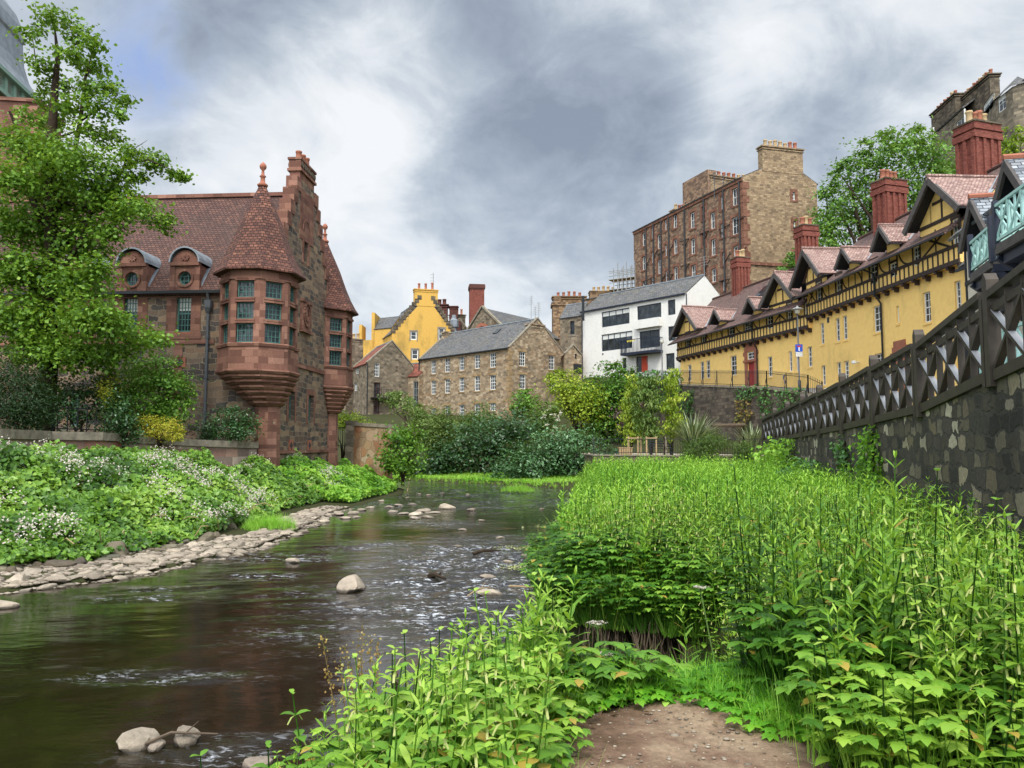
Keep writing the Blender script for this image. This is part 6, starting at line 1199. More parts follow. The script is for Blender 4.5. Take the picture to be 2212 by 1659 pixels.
# ---------------------------------------------------------------- people on the lane
def person(x, y, z, h, face, label, top, legs, hair, skin=srgb('b98a70'), group=None, stride=.06, headcol=None):
    b = empty('person', (x, y, z), label, 'person', group); k = h / 1.75; e = Vector((math.cos(face), math.sin(face), 0)); f = Vector((math.sin(face), -math.cos(face), 0)); o = Vector((x, y, z))
    J = {'pel': (0, 0, .95), 'che': (0, .02, 1.25), 'neck': (0, 0, 1.47), 'hd': (0, -.02, 1.56), 'top': (0, -.0, 1.70), 'shl': (-.19, 0, 1.40), 'shr': (.19, 0, 1.40), 'ell': (-.25, .03, 1.13), 'elr': (.25, .03, 1.13), 'wrl': (-.23, -.08, .90), 'wrr': (.23, -.08, .90), 'hal': (-.22, -.11, .80), 'har': (.22, -.11, .80),
         'hil': (-.10, 0, .90), 'hir': (.10, 0, .90), 'knl': (-.11, -stride, .50), 'knr': (.11, stride * .6, .50), 'anl': (-.11, -stride, .08), 'anr': (.11, stride * 1.6, .08), 'tol': (-.13, -.16 - stride, .04), 'tor': (.13, -.14 + stride * 1.6, .04)}
    r_ = {'pel': .15, 'che': .165, 'neck': .055, 'hd': .085, 'top': .075, 'shl': .085, 'shr': .085, 'ell': .055, 'elr': .055, 'wrl': .038, 'wrr': .038, 'hal': .035, 'har': .035, 'hil': .105, 'hir': .105, 'knl': .07, 'knr': .07, 'anl': .05, 'anr': .05, 'tol': .045, 'tor': .045}
    E = [('pel', 'che'), ('che', 'neck'), ('neck', 'hd'), ('hd', 'top'), ('che', 'shl'), ('che', 'shr'), ('shl', 'ell'), ('shr', 'elr'), ('ell', 'wrl'), ('elr', 'wrr'), ('wrl', 'hal'), ('wrr', 'har'), ('pel', 'hil'), ('pel', 'hir'), ('hil', 'knl'), ('hir', 'knr'), ('knl', 'anl'), ('knr', 'anr'), ('anl', 'tol'), ('anr', 'tor')]
    nm = list(J); me = bpy.data.meshes.new('body'); me.from_pydata([o + (e * J[n][0] - f * -J[n][1] * -1 + Z * J[n][2]) * k for n in nm], [(nm.index(a), nm.index(c)) for a, c in E], []); t_ = bpy.data.objects.new('body', me); COL.objects.link(t_)
    t_.modifiers.new('skin', 'SKIN'); s_ = t_.modifiers.new('smooth', 'SUBSURF'); s_.levels = 1; s_.render_levels = 1
    for n, sv in zip(nm, me.skin_vertices[0].data): sv.radius = (r_[n] * k, r_[n] * k * (.8 if n in ('pel', 'che') else 1)); sv.use_root = n == 'pel'
    dg = bpy.context.evaluated_depsgraph_get(); m2 = bpy.data.meshes.new_from_object(t_.evaluated_get(dg)); bpy.data.objects.remove(t_)
    for mm in (top, legs, plain('skin', skin, .6), M['dark_iron']): m2.materials.append(mm)
    for p in m2.polygons:
        zz = (p.center.z - z) / k; side_ = abs((p.center - o).dot(e)) / k; p.material_index = 2 if zz > 1.46 or (zz < .88 and side_ > .185) else (0 if zz > .9 else (3 if zz < .1 else 1)); p.use_smooth = True
    bo = link('body', m2, b)
    if hair:
        mb = MB(); c_ = o + (f * .01 * -1 + Z * 1.60) * k
        pr = [(0.02, .135), (.06, .125), (.095, .07), (.103, .0), (.098, -.06), (.08, -.1)]; mb.lathe(c_ - f * .02 * k, [(a * k, zz * k) for a, zz in pr[::-1]], 12); mb.build('hair', hair, bo, True)
    return b
HAIRD = plain('dark hair', (.02, .016, .013), .6); HAIRW = plain('white hair', (.62, .6, .56), .7)
person(22.2, 62, EYE + 4.28, 1.68, .2, 'person in a blue checked jacket and jeans standing by the lamp post, seen from behind', plain('blue checked cloth', srgb('5f6b8a'), .8, .1, .5, 30), plain('blue jeans', srgb('3d5f92'), .8), HAIRD)
person(18.55, 45.3, EYE + 1.62, 1.72, 2.6, 'person with white hair and a navy jacket walking behind the timber fence', plain('navy cloth', srgb('1f2c4a'), .8), plain('dark trousers', srgb('2a2a2e'), .8), HAIRW)
person(19.2, 45.6, EYE + 1.7, 1.74, 2.6, 'person in a pinkish cap and pale jacket walking behind the timber fence', plain('pale grey cloth', srgb('9a978f'), .8), plain('grey trousers', srgb('45454a'), .8), plain('pinkish cap', srgb('b58d84'), .8))
person(18.9, 44.1, EYE + 1.55, 1.62, 2.5, 'person in a rust orange top walking behind the timber fence', plain('rust cloth', srgb('b5683f'), .8), plain('dark blue trousers', srgb('2c3448'), .8), HAIRD)
# ---------------------------------------------------------------- garden furniture
def gp_(px, Y, z=2.0): d = ray(px, 900); t = Y / d.y; return Vector((d.x * t, Y, z))
q = gp_(1426, 50); b = empty('garden_bench', q, 'dark wooden garden bench on the gravel between the tree stakes', 'bench')
for nm_, mk in (('seat', lambda mb: [mb.box(q + Vector((0, y, .42)), 1.5, .1, .04) for y in (-.18, -.05, .08)]), ('backrest', lambda mb: [mb.box(q + Vector((0, .2, z)), 1.5, .04, .09) for z in (.55, .7, .85)])):
    mb = MB(); mk(mb); mb.build(nm_, M['black_timber'], b)
for sx in (-.66, .66):
    mb = MB(); mb.box(q + Vector((sx, -.2, 0)), .07, .07, .42); mb.box(q + Vector((sx, .2, 0)), .07, .07, .95); mb.build('leg', M['black_timber'], b)
q = gp_(1350, 49.5); b = empty('planter', q, 'pale boarded wooden planter on the garden gravel', 'planter'); mb = MB()
for i in range(6): mb.box(q + Vector((-.35 + .14 * i, 0, 0)), .12, .5, .46)
mb.box(q + Z * .46, .92, .56, .05); mb.build('box', M['wood_pale'], b)
q = gp_(1436, 48.6); b = empty('statue', q, 'small pale stone figure on a pedestal beside the bench', 'statue'); mb = MB(); mb.lathe(q, [(.2, 0), (.2, .08), (.13, .12), (.11, .4), (.17, .46), (.17, .52)], 10); mb.build('pedestal', M['coping'], b); mb = MB(); mb.lathe(q + Z * .52, [(.13, 0), (.14, .12), (.09, .26), (.13, .38), (.06, .46), (.09, .54), (.08, .62), (.03, .66)], 10); mb.build('figure', M['coping'], b, True)
for px, Y, lb_ in ((1367, 48.5, 'pair of pale stakes holding the first slender weeping tree'), (1406, 48.2, 'pair of pale stakes holding the second slender weeping tree'), (1393, 51, 'pair of darker stakes with a crossbar behind the weeping trees')):
    q = gp_(px, Y); b = empty('tree_stake', q, lb_, 'tree stake', 'stakes round the young trees')
    for s_ in (-.3, .3): mb = MB(); mb.box(q + Vector((s_, 0, 0)), .09, .09, 1.2); mb.build('stake', M['wood_pale'], b)
    mb = MB(); mb.beam(q + Vector((-.36, -.06, 1.08)), q + Vector((.36, -.06, 1.08)), .04, .1); mb.build('crossbar', M['wood_pale'], b)
q = gp_(1573, 51); b = empty('pergola', q, 'low rustic pergola of grey logs behind the spiky plants', 'pergola')
for s_ in (-.75, .75): mb = MB(); mb.tube([q + Vector((s_, 0, -.1)), q + Vector((s_, 0, 1.9))], .1, 8); mb.build('post', M['bark_grey'], b)
for dy in (-.4, 0, .4): mb = MB(); mb.tube([q + Vector((-1, dy, 1.95 + .05 * dy)), q + Vector((1.0, dy, 1.98))], .11, 8); mb.build('beam', M['bark_grey'], b)
# ---------------------------------------------------------------- trees, shrubs, climbers
G = {}
G['lime'] = leafmat('lime tree leaf', [srgb('35551a'), srgb('5c8326'), srgb('82a93a'), srgb('a9c552')], .38)
G['mid'] = leafmat('fresh green leaf', [srgb('2f5219'), srgb('4f7d27'), srgb('74a038'), srgb('97bb50')], .35)
G['dark'] = leafmat('dark glossy leaf', [srgb('1d3719'), srgb('2f5326'), srgb('4a7440'), srgb('78a070')], .2, .32, .5)
G['yew'] = leafmat('yew needle', [srgb('14280f'), srgb('1f3a17'), srgb('2c4c20')], .15)
G['gold'] = leafmat('golden leaf', [srgb('7a8f24'), srgb('b3b636'), srgb('d6cb48'), srgb('cf9a4a')], .35)
G['laburnum'] = leafmat('yellow green leaf', [srgb('5c7d1e'), srgb('8aa52c'), srgb('b4c441'), srgb('d2d35c')], .4)
G['olive'] = leafmat('olive leaf', [srgb('3b5522'), srgb('5b7833'), srgb('7d9549'), srgb('9cae66')], .3)
G['hill'] = leafmat('hillside tree leaf', [srgb('32541f'), srgb('4d7a2c'), srgb('6d983d'), srgb('93b65a')], .32)
G['bright'] = leafmat('bright undergrowth leaf', [srgb('3a6a18'), srgb('62982a'), srgb('8cc03e'), srgb('b3d95a')], .42)
G['phormium'] = leafmat('sword leaf', [srgb('39492f'), srgb('5d6d49'), srgb('8d9a70'), srgb('b9bf95')], .15)
G['cream'] = leafmat('creamy flower', [(.62, .56, .42), (.72, .68, .55), (.80, .78, .68)], .3)
G['white'] = leafmat('pale bramble flower', [(.50, .42, .34), (.62, .54, .46), (.74, .68, .61)], .3)
G['ivy'] = leafmat('ivy leaf', [srgb('1f401a'), srgb('38632a'), srgb('588a3c'), srgb('86b054')], .25, .35, .45)
G['rust'] = leafmat('rusty leaf', [srgb('6d5a2c'), srgb('8f7238'), srgb('6f7a34'), srgb('a58a4a')], .25)
G['purple'] = leafmat('dull purple leaf', [srgb('3d2c30'), srgb('5c4046'), srgb('6f5458')], .2)
def plant(name, label, cat, base, blobs, mat, group=None, trunk=None, tips=None, bark='bark', crown='crown', **kw):
    b = empty(name, base, label, cat, group); rr = random.Random(kw.get('seed', 1))
    mb = MB(); r0 = trunk or .06
    limbs(mb, base, tips or [(x[0], x[1], x[2]) for x in blobs[:7]], r0, rr); mb.build('trunk' if r0 > .09 else 'stem', M[bark], b, True)
    foliage(crown, blobs, G[mat], b, **kw); return b
def B(px, py, Y, rx, rz, ry=None, w=1):
    "leaf blob centred where the photo shows it; radii in photo pixels across and up"
    c = W(px, py, Y); k = Y / F; return (c.x, c.y, c.z, rx * k, (ry or rx) * k, rz * k, w)
# the tall lime in front of the hall
Yt = 30.0; tb = W(105, 900, Yt); tb.z = 2.2
top = [(118, 42, 38, 26), (70, 75, 28, 20), (178, 78, 36, 24), (205, 95, 24, 22), (140, 110, 30, 18), (95, 145, 34, 22), (175, 140, 32, 24), (212, 140, 26, 18), (120, 185, 34, 22), (190, 190, 34, 26), (238, 185, 26, 22), (255, 210, 22, 22), (150, 225, 36, 22), (215, 235, 36, 24), (262, 245, 18, 16), (90, 215, 26, 18),
       (60, 250, 28, 20), (110, 262, 34, 24), (240, 300, 32, 22), (190, 285, 36, 24), (280, 335, 30, 22), (310, 345, 30, 20), (345, 352, 30, 20), (378, 372, 26, 16), (400, 378, 18, 12), (255, 362, 34, 24), (300, 385, 26, 18)]
body = [(40, 310, 48, 36), (100, 330, 60, 44), (165, 345, 56, 40), (215, 400, 56, 40), (30, 390, 60, 44), (110, 410, 70, 48), (180, 450, 64, 46), (255, 440, 44, 32), (300, 452, 44, 26), (345, 482, 34, 18), (20, 480, 60, 48), (90, 500, 70, 50), (165, 530, 66, 48), (235, 500, 40, 34), (15, 580, 60, 50), (85, 600, 74, 52), (165, 610, 60, 46),
        (215, 585, 34, 30), (30, 680, 70, 50), (110, 690, 80, 52), (190, 680, 60, 44), (245, 700, 48, 34), (290, 725, 52, 26), (335, 735, 36, 16), (140, 760, 80, 44), (220, 760, 64, 36), (60, 750, 60, 40)]
rr = random.Random(4); blobs = [B(x, y, Yt + rr.uniform(-1.2, 1.2), rx, rz, None, .8) for x, y, rx, rz in top] + [B(x, y, Yt + rr.uniform(-2.2, 1.0), rx * 1.08, rz * 1.0, None, 1.0) for x, y, rx, rz in body]
b = empty('lime_tree', tb, 'tall leafy lime tree with a thin broken top in front of the hall', 'tree'); mb = MB()
tr = [W(100, 900, Yt), W(108, 760, Yt), W(112, 600, Yt), W(108, 430, Yt), W(112, 300, Yt), W(118, 200, Yt), W(125, 120, Yt), W(118, 60, Yt)]; tr[0].z = 2.0; mb.tube(tr, [.34, .31, .27, .24, .19, .14, .09, .03], 9)
for pts_, r_ in (([(110, 620), (150, 560), (185, 500), (200, 430)], .16), ([(110, 520), (70, 430), (55, 330), (30, 260), (20, 240)], .17), ([(112, 480), (150, 390), (175, 250), (185, 165), (195, 150)], .13), ([(112, 560), (190, 470), (245, 400), (268, 360), (275, 335)], .12), ([(268, 360), (320, 345), (380, 370)], .05), ([(275, 340), (295, 318), (318, 303)], .025),
                 ([(175, 260), (215, 235), (255, 205)], .06), ([(115, 170), (80, 150), (70, 80)], .05), ([(120, 120), (165, 95), (200, 85)], .05), ([(110, 700), (180, 690), (280, 725), (335, 735)], .1), ([(108, 650), (50, 600), (10, 560)], .14), ([(185, 165), (200, 110)], .03), ([(112, 430), (190, 450), (300, 455), (345, 480)], .09), ([(118, 300), (160, 285), (240, 300)], .06), ([(108, 760), (200, 760), (260, 770)], .08)):
    q = [W(x, y, Yt + rr.uniform(-.3, .3)) for x, y in pts_]; mb.tube(q, [r_ * (1 - .75 * i / (len(q) - 1)) for i in range(len(q))], 7)
mb.build('trunk', M['bark'], b, True); foliage('crown', blobs, G['lime'], b, cov=5.6, clump=22, size=.155, asp=.85, lvm=.43, shell=.15, up=.3, seed=3, cr0=.42)
# garden shrubs behind the left wall
def shr(name, label, px, py, Y, spec, mat, zb=None, cat='shrub', **kw):
    base = W(px, py, Y); base.z = zb if zb is not None else gz(base.x, base.y); return plant(name, label, cat, base, [B(*s_[:2], Y + (s_[4] if len(s_) > 4 else 0), s_[2], s_[3]) for s_ in spec], mat, **kw)
shr('yew_bush', 'dense dark yew bush standing on the left edge behind the river wall', 45, 930, 26, [(45, 860, 62, 62), (10, 830, 60, 70), (80, 890, 34, 40), (40, 900, 60, 34)], 'yew', 2.0, per=30, clump=30, size=.10, asp=.35, shell=.7, seed=5)
shr('laurel_hedge', 'rounded bright green shrub against the hall wall right of the tall tree', 330, 900, 32, [(330, 850, 72, 62), (280, 820, 60, 50), (375, 880, 38, 58), (300, 885, 66, 46), (350, 800, 40, 34), (390, 860, 24, 40)], 'mid', 2.1, trunk=.1, per=13, clump=30, size=.14, asp=.6, shell=.6, seed=6)
shr('dark_shrub', 'dark ivy covered shrub drooping over the river wall coping', 268, 930, 28.6, [(262, 905, 38, 44), (275, 925, 30, 32), (250, 870, 30, 26)], 'dark', 2.4, per=26, clump=26, size=.11, asp=.6, lvm=.3, seed=7)
shr('shade_shrub', 'shadowed green undergrowth behind the dark garden railing', 170, 930, 30.5, [(170, 880, 70, 46), (120, 850, 50, 40), (225, 840, 40, 36)], 'dark', 2.2, per=14, clump=24, size=.14, lvm=.25, seed=8)
shr('golden_spiraea', 'low golden bush with pinkish flower heads on the wall coping', 345, 942, 30.2, [(322, 924, 30, 22), (352, 926, 36, 24), (378, 936, 20, 18)], 'gold', 2.6, per=40, clump=26, size=.09, asp=.4, lvm=.5, shell=.75, seed=9)
shr('golden_shrub', 'small upright yellow green shrub half hidden above the garden railing', 238, 870, 30, [(232, 835, 20, 30), (240, 860, 16, 24)], 'gold', 2.4, per=36, clump=20, size=.11, asp=.5, lvm=.4, seed=10)
shr('rose_bush', 'loose dark rose bush at the foot of the corner turret', 500, 945, 34.4, [(480, 925, 46, 30), (530, 925, 34, 28), (505, 900, 34, 22), (440, 938, 30, 20)], 'dark', 2.2, per=14, clump=22, size=.12, lvm=.4, seed=11)
# middle distance
shr('sycamore_sapling', 'bright round sycamore sapling at the end of the left bank', 870, 1030, 45.5, [(868, 975, 40, 44), (880, 1005, 36, 34), (862, 935, 30, 26), (890, 955, 26, 26), (845, 990, 26, 30)], 'mid', .3, cat='tree', trunk=.08, per=15, clump=28, size=.2, asp=.8, lvm=.55, shell=.6, seed=12)
shr('gorse_bush', 'yellow green bush behind the iron gate by the hall', 740, 930, 52, [(725, 912, 30, 16), (765, 910, 24, 14), (745, 905, 26, 14), (790, 922, 20, 10)], 'laburnum', 1.5, per=20, clump=20, size=.16, seed=13)
shr('leaning_tree', 'small leaning tree in front of the low pantiled wing', 880, 930, 78, [(845, 862, 22, 14), (868, 872, 26, 20), (890, 880, 18, 18), (860, 855, 16, 10)], 'olive', EYE + .5, cat='tree', trunk=.14, bark='bark_grey', per=12, clump=24, size=.24, seed=14)
shr('willow_shrub', 'feathery olive shrub between the sapling and the dark bushes', 940, 1010, 62, [(925, 925, 34, 44), (950, 950, 34, 50), (905, 900, 20, 24), (965, 915, 22, 30), (940, 985, 30, 34)], 'olive', 1.6, per=11, clump=24, size=.24, asp=.3, shell=.45, seed=15)
shr('garden_shrub', 'tangled grey green shrub below the lowest windows of the stone house', 1030, 930, 76, [(1010, 915, 30, 26), (1045, 905, 26, 34), (1075, 925, 30, 26), (985, 935, 24, 22)], 'olive', 3.0, per=8, clump=20, size=.26, asp=.4, lvm=.35, shell=.4, seed=16)
shr('dark_thicket', 'dark green thicket hanging over the river bend', 1040, 1030, 60, [(1010, 960, 50, 40), (1060, 940, 60, 42), (1110, 955, 56, 44), (990, 1000, 50, 30), (1060, 995, 60, 34), (1120, 920, 50, 34), (960, 1010, 40, 26), (1100, 1000, 46, 34)], 'dark', .7, trunk=.12, per=11, clump=28, size=.26, asp=.6, lvm=.34, shell=.55, seed=17)
shr('river_elder', 'deep shadowed bush at the water edge left of the dark thicket', 930, 1035, 60.5, [(930, 1005, 36, 26), (960, 985, 34, 30), (905, 1015, 20, 18)], 'dark', .5, per=14, clump=26, size=.24, lvm=.2, seed=18)
shr('rhododendron', 'broad glossy bluish green rhododendron sprawling beside the river', 1200, 1040, 54, [(1130, 1000, 56, 34), (1190, 985, 64, 44), (1250, 985, 60, 44), (1290, 1000, 44, 34), (1220, 955, 60, 28), (1100, 1020, 34, 22), (1160, 1020, 60, 24), (1250, 1020, 56, 22), (1310, 985, 26, 26)], 'dark', .5, trunk=.1, per=13, clump=30, size=.24, asp=.5, lvm=.62, shell=.65, seed=19)
shr('green_bush', 'bright bush against the gable of the long stone house', 1138, 900, 80, [(1135, 865, 26, 24), (1150, 880, 26, 24), (1120, 885, 18, 22), (1140, 845, 14, 12)], 'mid', 4.5, per=10, clump=24, size=.28, seed=20)
shr('laburnum_tree', 'yellow green laburnum tree in the riverside garden', 1245, 950, 68, [(1215, 835, 42, 22), (1250, 850, 50, 28), (1280, 870, 34, 26), (1225, 870, 40, 26), (1260, 890, 46, 26), (1200, 815, 24, 14), (1235, 812, 26, 14), (1295, 900, 18, 18)], 'laburnum', 2.2, cat='tree', trunk=.16, per=10, clump=28, size=.26, asp=.5, lvm=.5, shell=.4, seed=21)
b = shr('cream_flowered_shrub', 'arching shrub with hanging creamy flower heads beside the laburnum', 1190, 960, 66, [(1165, 905, 28, 26), (1190, 890, 24, 26), (1175, 935, 30, 28), (1150, 930, 26, 28)], 'olive', 2.2, per=9, clump=22, size=.26, asp=.35, shell=.4, seed=22)
foliage('blossom', [B(x, y, 65, 5, 8) for x, y in ((1186, 880), (1195, 895), (1204, 905), (1200, 920), (1192, 930), (1180, 915), (1210, 892), (1184, 945), (1176, 900))], G['cream'], b, cov=1.2, clump=8, size=.17, shell=.5, seed=23)
shr('dark_round_tree', 'dark round tree below the white house', 1320, 960, 69, [(1310, 830, 46, 34), (1345, 850, 40, 40), (1300, 870, 50, 44), (1340, 890, 44, 44), (1315, 920, 56, 36), (1280, 910, 34, 36), (1330, 800, 28, 18), (1310, 790, 20, 12), (1355, 810, 18, 14)], 'mid', 2.2, cat='tree', trunk=.2, per=9, clump=30, size=.28, lvm=.36, shell=.5, seed=24)
shr('purple_tree', 'dull purple leaved shrub under the dark round tree', 1365, 960, 66, [(1360, 900, 30, 40), (1375, 870, 24, 20)], 'purple', 2.2, per=9, clump=24, size=.26, shell=.5, seed=25)
for i, (px, y0, y1, lb_) in enumerate(((1363, 828, 962, 'slender weeping tree standing left of the other two narrow ones'), (1407, 822, 962, 'middle one of three slender weeping trees with pale stakes'), (1452, 812, 950, 'slender weeping tree standing beside the large spiky plant'))):
    n = 9; sp = [(px + 7 * math.sin(k * 2 + i), y0 + (y1 - y0) * k / n, 13 + 5 * (k % 2) + k * .6, 16) for k in range(n)] + ([(px - 30, 850 + 22 * k, 14, 16) for k in range(4)] + [(px - 12, 830, 22, 8)] if i == 1 else [])
    shr('weeping_tree', lb_, px, 975, 52 - i, [s_ for s_ in sp], 'laburnum' if i != 1 else 'olive', 2.0, cat='tree', group='slender weeping trees in the garden', trunk=.07, tips=[W(px, y0, 52 - i), W(px + 2, (y0 + y1) / 2, 52 - i)], per=22, clump=18, size=.24, asp=.4, droop=1.2, lvm=.42, shell=.4, seed=26 + i)
def sword(name, label, px, py, Y, h, n, spread, seed, zb=2.0):
    base = W(px, py, Y); base.z = zb; b = empty(name, base, label, 'spiky plant', 'spiky sword leaved plants'); rng = np.random.default_rng(seed); V = []; Fq = []; L = []
    for i in range(n):
        a = rng.uniform(0, 2 * PI); le = rng.uniform(.15, 1) ** .7 * spread; hh = h * rng.uniform(.65, 1.1) * (1 - .28 * le); d = np.array([math.cos(a), math.sin(a), 0]); s_ = np.array([-d[1], d[0], 0]) * rng.uniform(.035, .06); p0 = np.array(base) + d * rng.uniform(0, .35); lv = rng.uniform(0, 1); k0 = len(V)
        for j in range(7):
            t_ = j / 6; p = p0 + d * (hh * le * .85 * t_ ** 1.5) + np.array([0, 0, hh * (t_ - .42 * le * max(0, t_ - .5) ** 2 * 2.6)]); w_ = 1 - .85 * t_ ** 2; V += [p - s_ * w_, p + s_ * w_]; L += [lv, lv]
        Fq += [[k0 + 2 * j, k0 + 2 * j + 1, k0 + 2 * j + 3, k0 + 2 * j + 2] for j in range(6)]
    bulk('leaves', np.array(V), np.array(Fq), G['phormium'], b, np.array(L)); return b
sword('phormium', 'large clump of striped sword leaves in the garden', 1498, 985, 49, 3.5, 330, 1.15, 1, 1.9)
sword('phormium', 'smaller bluish clump of sword leaves close to the far end of the timber fence', 1622, 950, 51, 2.5, 200, .9, 2, 2.0)
shr('trailing_broom', 'trailing dark green shrub spilling over the low garden wall', 1520, 985, 45, [(1505, 968, 30, 18), (1540, 955, 34, 20), (1520, 985, 34, 16), (1490, 990, 20, 14)], 'olive', 2.0, per=26, clump=24, size=.16, asp=.18, droop=.8, lvm=.25, seed=31)
shr('trailing_broom', 'small round shrub on the garden wall close to the timber fence', 1605, 985, 44.2, [(1605, 972, 24, 18), (1620, 980, 18, 14)], 'olive', 2.0, per=30, clump=24, size=.14, asp=.25, lvm=.25, seed=32)
shr('juniper', 'small blue green conical shrub in front of the low garden wall', 1338, 1030, 44.5, [(1336, 1012, 12, 18), (1340, 1022, 15, 12)], 'dark', .5, per=60, clump=24, size=.13, asp=.3, lvm=.5, seed=33)
shr('teasel_clump', 'tuft of dry brownish weeds beside the small conical shrub', 1300, 1040, 45, [(1290, 1020, 18, 14), (1318, 1025, 16, 10), (1275, 1028, 12, 8)], 'rust', .5, per=40, clump=18, size=.15, asp=.15, lvm=.5, seed=34)
# hillside trees behind the terrace
bl = [(1800, 430, 38, 40), (1850, 370, 44, 40), (1900, 335, 50, 40), (1960, 318, 56, 40), (2020, 330, 50, 40), (1780, 480, 40, 40), (1840, 440, 56, 44), (1910, 410, 60, 46), (1985, 395, 60, 46), (2050, 380, 44, 46), (1810, 505, 50, 34), (1880, 480, 60, 40), (1960, 460, 66, 44), (2040, 450, 60, 46), (2090, 420, 40, 50), (1795, 395, 14, 22), (1812, 372, 10, 16), (1870, 318, 14, 18), (1915, 290, 16, 14), (1985, 285, 18, 12), (1785, 425, 14, 20), (1770, 520, 30, 24), (1830, 360, 26, 20), (1940, 300, 36, 18), (2010, 500, 60, 36)]
base = W(1900, 560, 84); base.z = EYE + 8; plant('hillside_tree', 'large spreading green tree on the hillside behind the terrace chimneys', 'tree', base, [B(x, y, 84 + rr.uniform(-2, 2), rx, rz) for x, y, rx, rz in bl], 'hill', trunk=.5, tips=[W(x, y, 84) for x, y, *_ in bl[::2]], cov=3.0, clump=26, size=.42, asp=.6, lvm=.6, shell=.45, seed=35, cr0=.3)
bl = [(1722, 560, 26, 20), (1750, 555, 26, 22), (1700, 580, 18, 14), (1765, 580, 26, 20)]; base = W(1735, 600, 88); base.z = EYE + 8
plant('hillside_shrub', 'small dark tree at the foot of the tenement gable between two brick chimneys', 'tree', base, [B(x, y, 80, rx, rz) for x, y, rx, rz in bl], 'hill', trunk=.15, per=8, clump=34, size=.34, lvm=.35, seed=36)
bl = [(2180, 320, 24, 22), (2165, 300, 18, 20), (2205, 290, 18, 24), (2150, 335, 20, 18), (2195, 345, 24, 20)]; base = W(2180, 420, 80); base.z = EYE + 14
plant('hillside_tree', 'light green treetop right of the tallest brick chimney', 'tree', base, [B(x, y, 78, rx, rz) for x, y, rx, rz in bl], 'laburnum', trunk=.2, per=8, clump=34, size=.34, lvm=.4, seed=37)
# climbers on the walls
def climber(name, label, pl, poly, mat, dens, size, seed, thick=.16, lvm=.45, blobs=None):
    "leaves over a patch of wall: poly in photo pixels"
    rng = np.random.default_rng(seed); ab = [pl.px(x, y, .05) for x, y in poly]; xs_, ys_ = [p[0] for p in ab], [p[1] for p in ab]; A_ = (max(xs_) - min(xs_)) * (max(ys_) - min(ys_)); n = int(A_ * dens); pts = []
    for _ in range(n):
        p = (rng.uniform(min(xs_), max(xs_)), rng.uniform(min(ys_), max(ys_)))
        if inside(p, ab): pts.append(p)
    p = np.array(pts); c = np.abs(rng.normal(size=len(p))) * thick; P = np.array(pl.P)[None] + p[:, :1] * np.array(pl.u) + c[:, None] * np.array(pl.n) + p[:, 1:] * np.array([0, 0, 1]); P += rng.normal(size=P.shape) * .06
    N = norm(np.array(pl.n)[None] * .7 + np.array([0, 0, .5]) + rng.normal(size=P.shape) * .4); lv = np.clip(lvm + .5 * (vnoise(p[:, 0], p[:, 1], 1.7, seed) - .5) + rng.normal(size=len(p)) * .13, 0, 1)
    V, Fq, L = leafquads(P, N, size * rng.uniform(.6, 1.3, len(P)), .75, lv, rng); q = pl.at(*ab[0]); b = empty(name, q, label, 'climber', 'climbers on the stone walls'); mb = MB()
    bx = sum(xs_) / len(xs_); mb.tube([pl.at(bx, min(ys_), .03), pl.at(bx + .15, (min(ys_) + max(ys_)) / 2, .05), pl.at(bx, max(ys_) - .1, .03)], .025, 5); mb.build('stem', M['bark'], b); bulk('foliage', V, Fq, G[mat], b, L); return b
R2, R3_, R4_ = Plane(RW[1], RW[2]), Plane(RW[2], RW[3]), Plane(RW[0], RW[1])
climber('ivy', 'ivy clump spilling over the street wall below the white house', R2, [(1360, 812), (1400, 800), (1450, 800), (1478, 815), (1470, 870), (1440, 885), (1410, 850), (1370, 835)], 'ivy', 30, .3, 1, .3)
climber('ivy', 'ivy sheet on the street wall below the red terrace door', R2, [(1590, 838), (1640, 832), (1640, 850), (1615, 870), (1590, 860)], 'ivy', 45, .22, 2)
climber('ivy', 'long ivy curtain on the street wall left of the lamp post', R2, [(1632, 838), (1668, 836), (1672, 900), (1655, 910), (1640, 880)], 'ivy', 45, .22, 3)
climber('ivy', 'thick ivy at the curved corner of the street wall', R3_, [(1684, 840), (1740, 838), (1748, 880), (1720, 900), (1684, 905)], 'ivy', 50, .22, 4, .3)
climber('creeper', 'rust and green creeper hanging on the street wall', R2, [(1588, 868), (1622, 860), (1630, 900), (1610, 925), (1590, 920)], 'rust', 45, .22, 5)
climber('creeper', 'dark ivy column on the street wall beside the weeping trees', R2, [(1470, 860), (1500, 840), (1500, 900), (1475, 920)], 'ivy', 45, .24, 6, lvm=.3)
FP = Plane((FX(38.9), 38.9), (FX(0), 0))
climber('creeper', 'leafy creeper climbing the black wall to the foot of the fence', FP, [(1868, 945), (1890, 920), (1898, 960), (1915, 1070), (1880, 1100), (1855, 1040)], 'bright', 330, .11, 7, .14)
climber('creeper', 'narrow strand of creeper on the black wall', FP, [(1808, 960), (1822, 945), (1838, 1000), (1838, 1050), (1818, 1040)], 'ivy', 240, .12, 8, .1, .55)
climber('creeper', 'bushy bright growth spilling from the far end of the black wall', FP, [(1660, 985), (1690, 955), (1718, 945), (1720, 1000), (1700, 1030), (1655, 1020)], 'bright', 120, .17, 9, .5, .6)
o_ = FP.px(1400 + 760, 1100)
shr('dark_ivy_bush', 'dark leafy bush growing against the black wall near its far end', 1745, 1060, 22, [(1740, 1015, 34, 34), (1760, 1040, 34, 24), (1715, 1030, 30, 26)], 'ivy', 1.0, per=26, clump=26, size=.13, lvm=.4, seed=41)
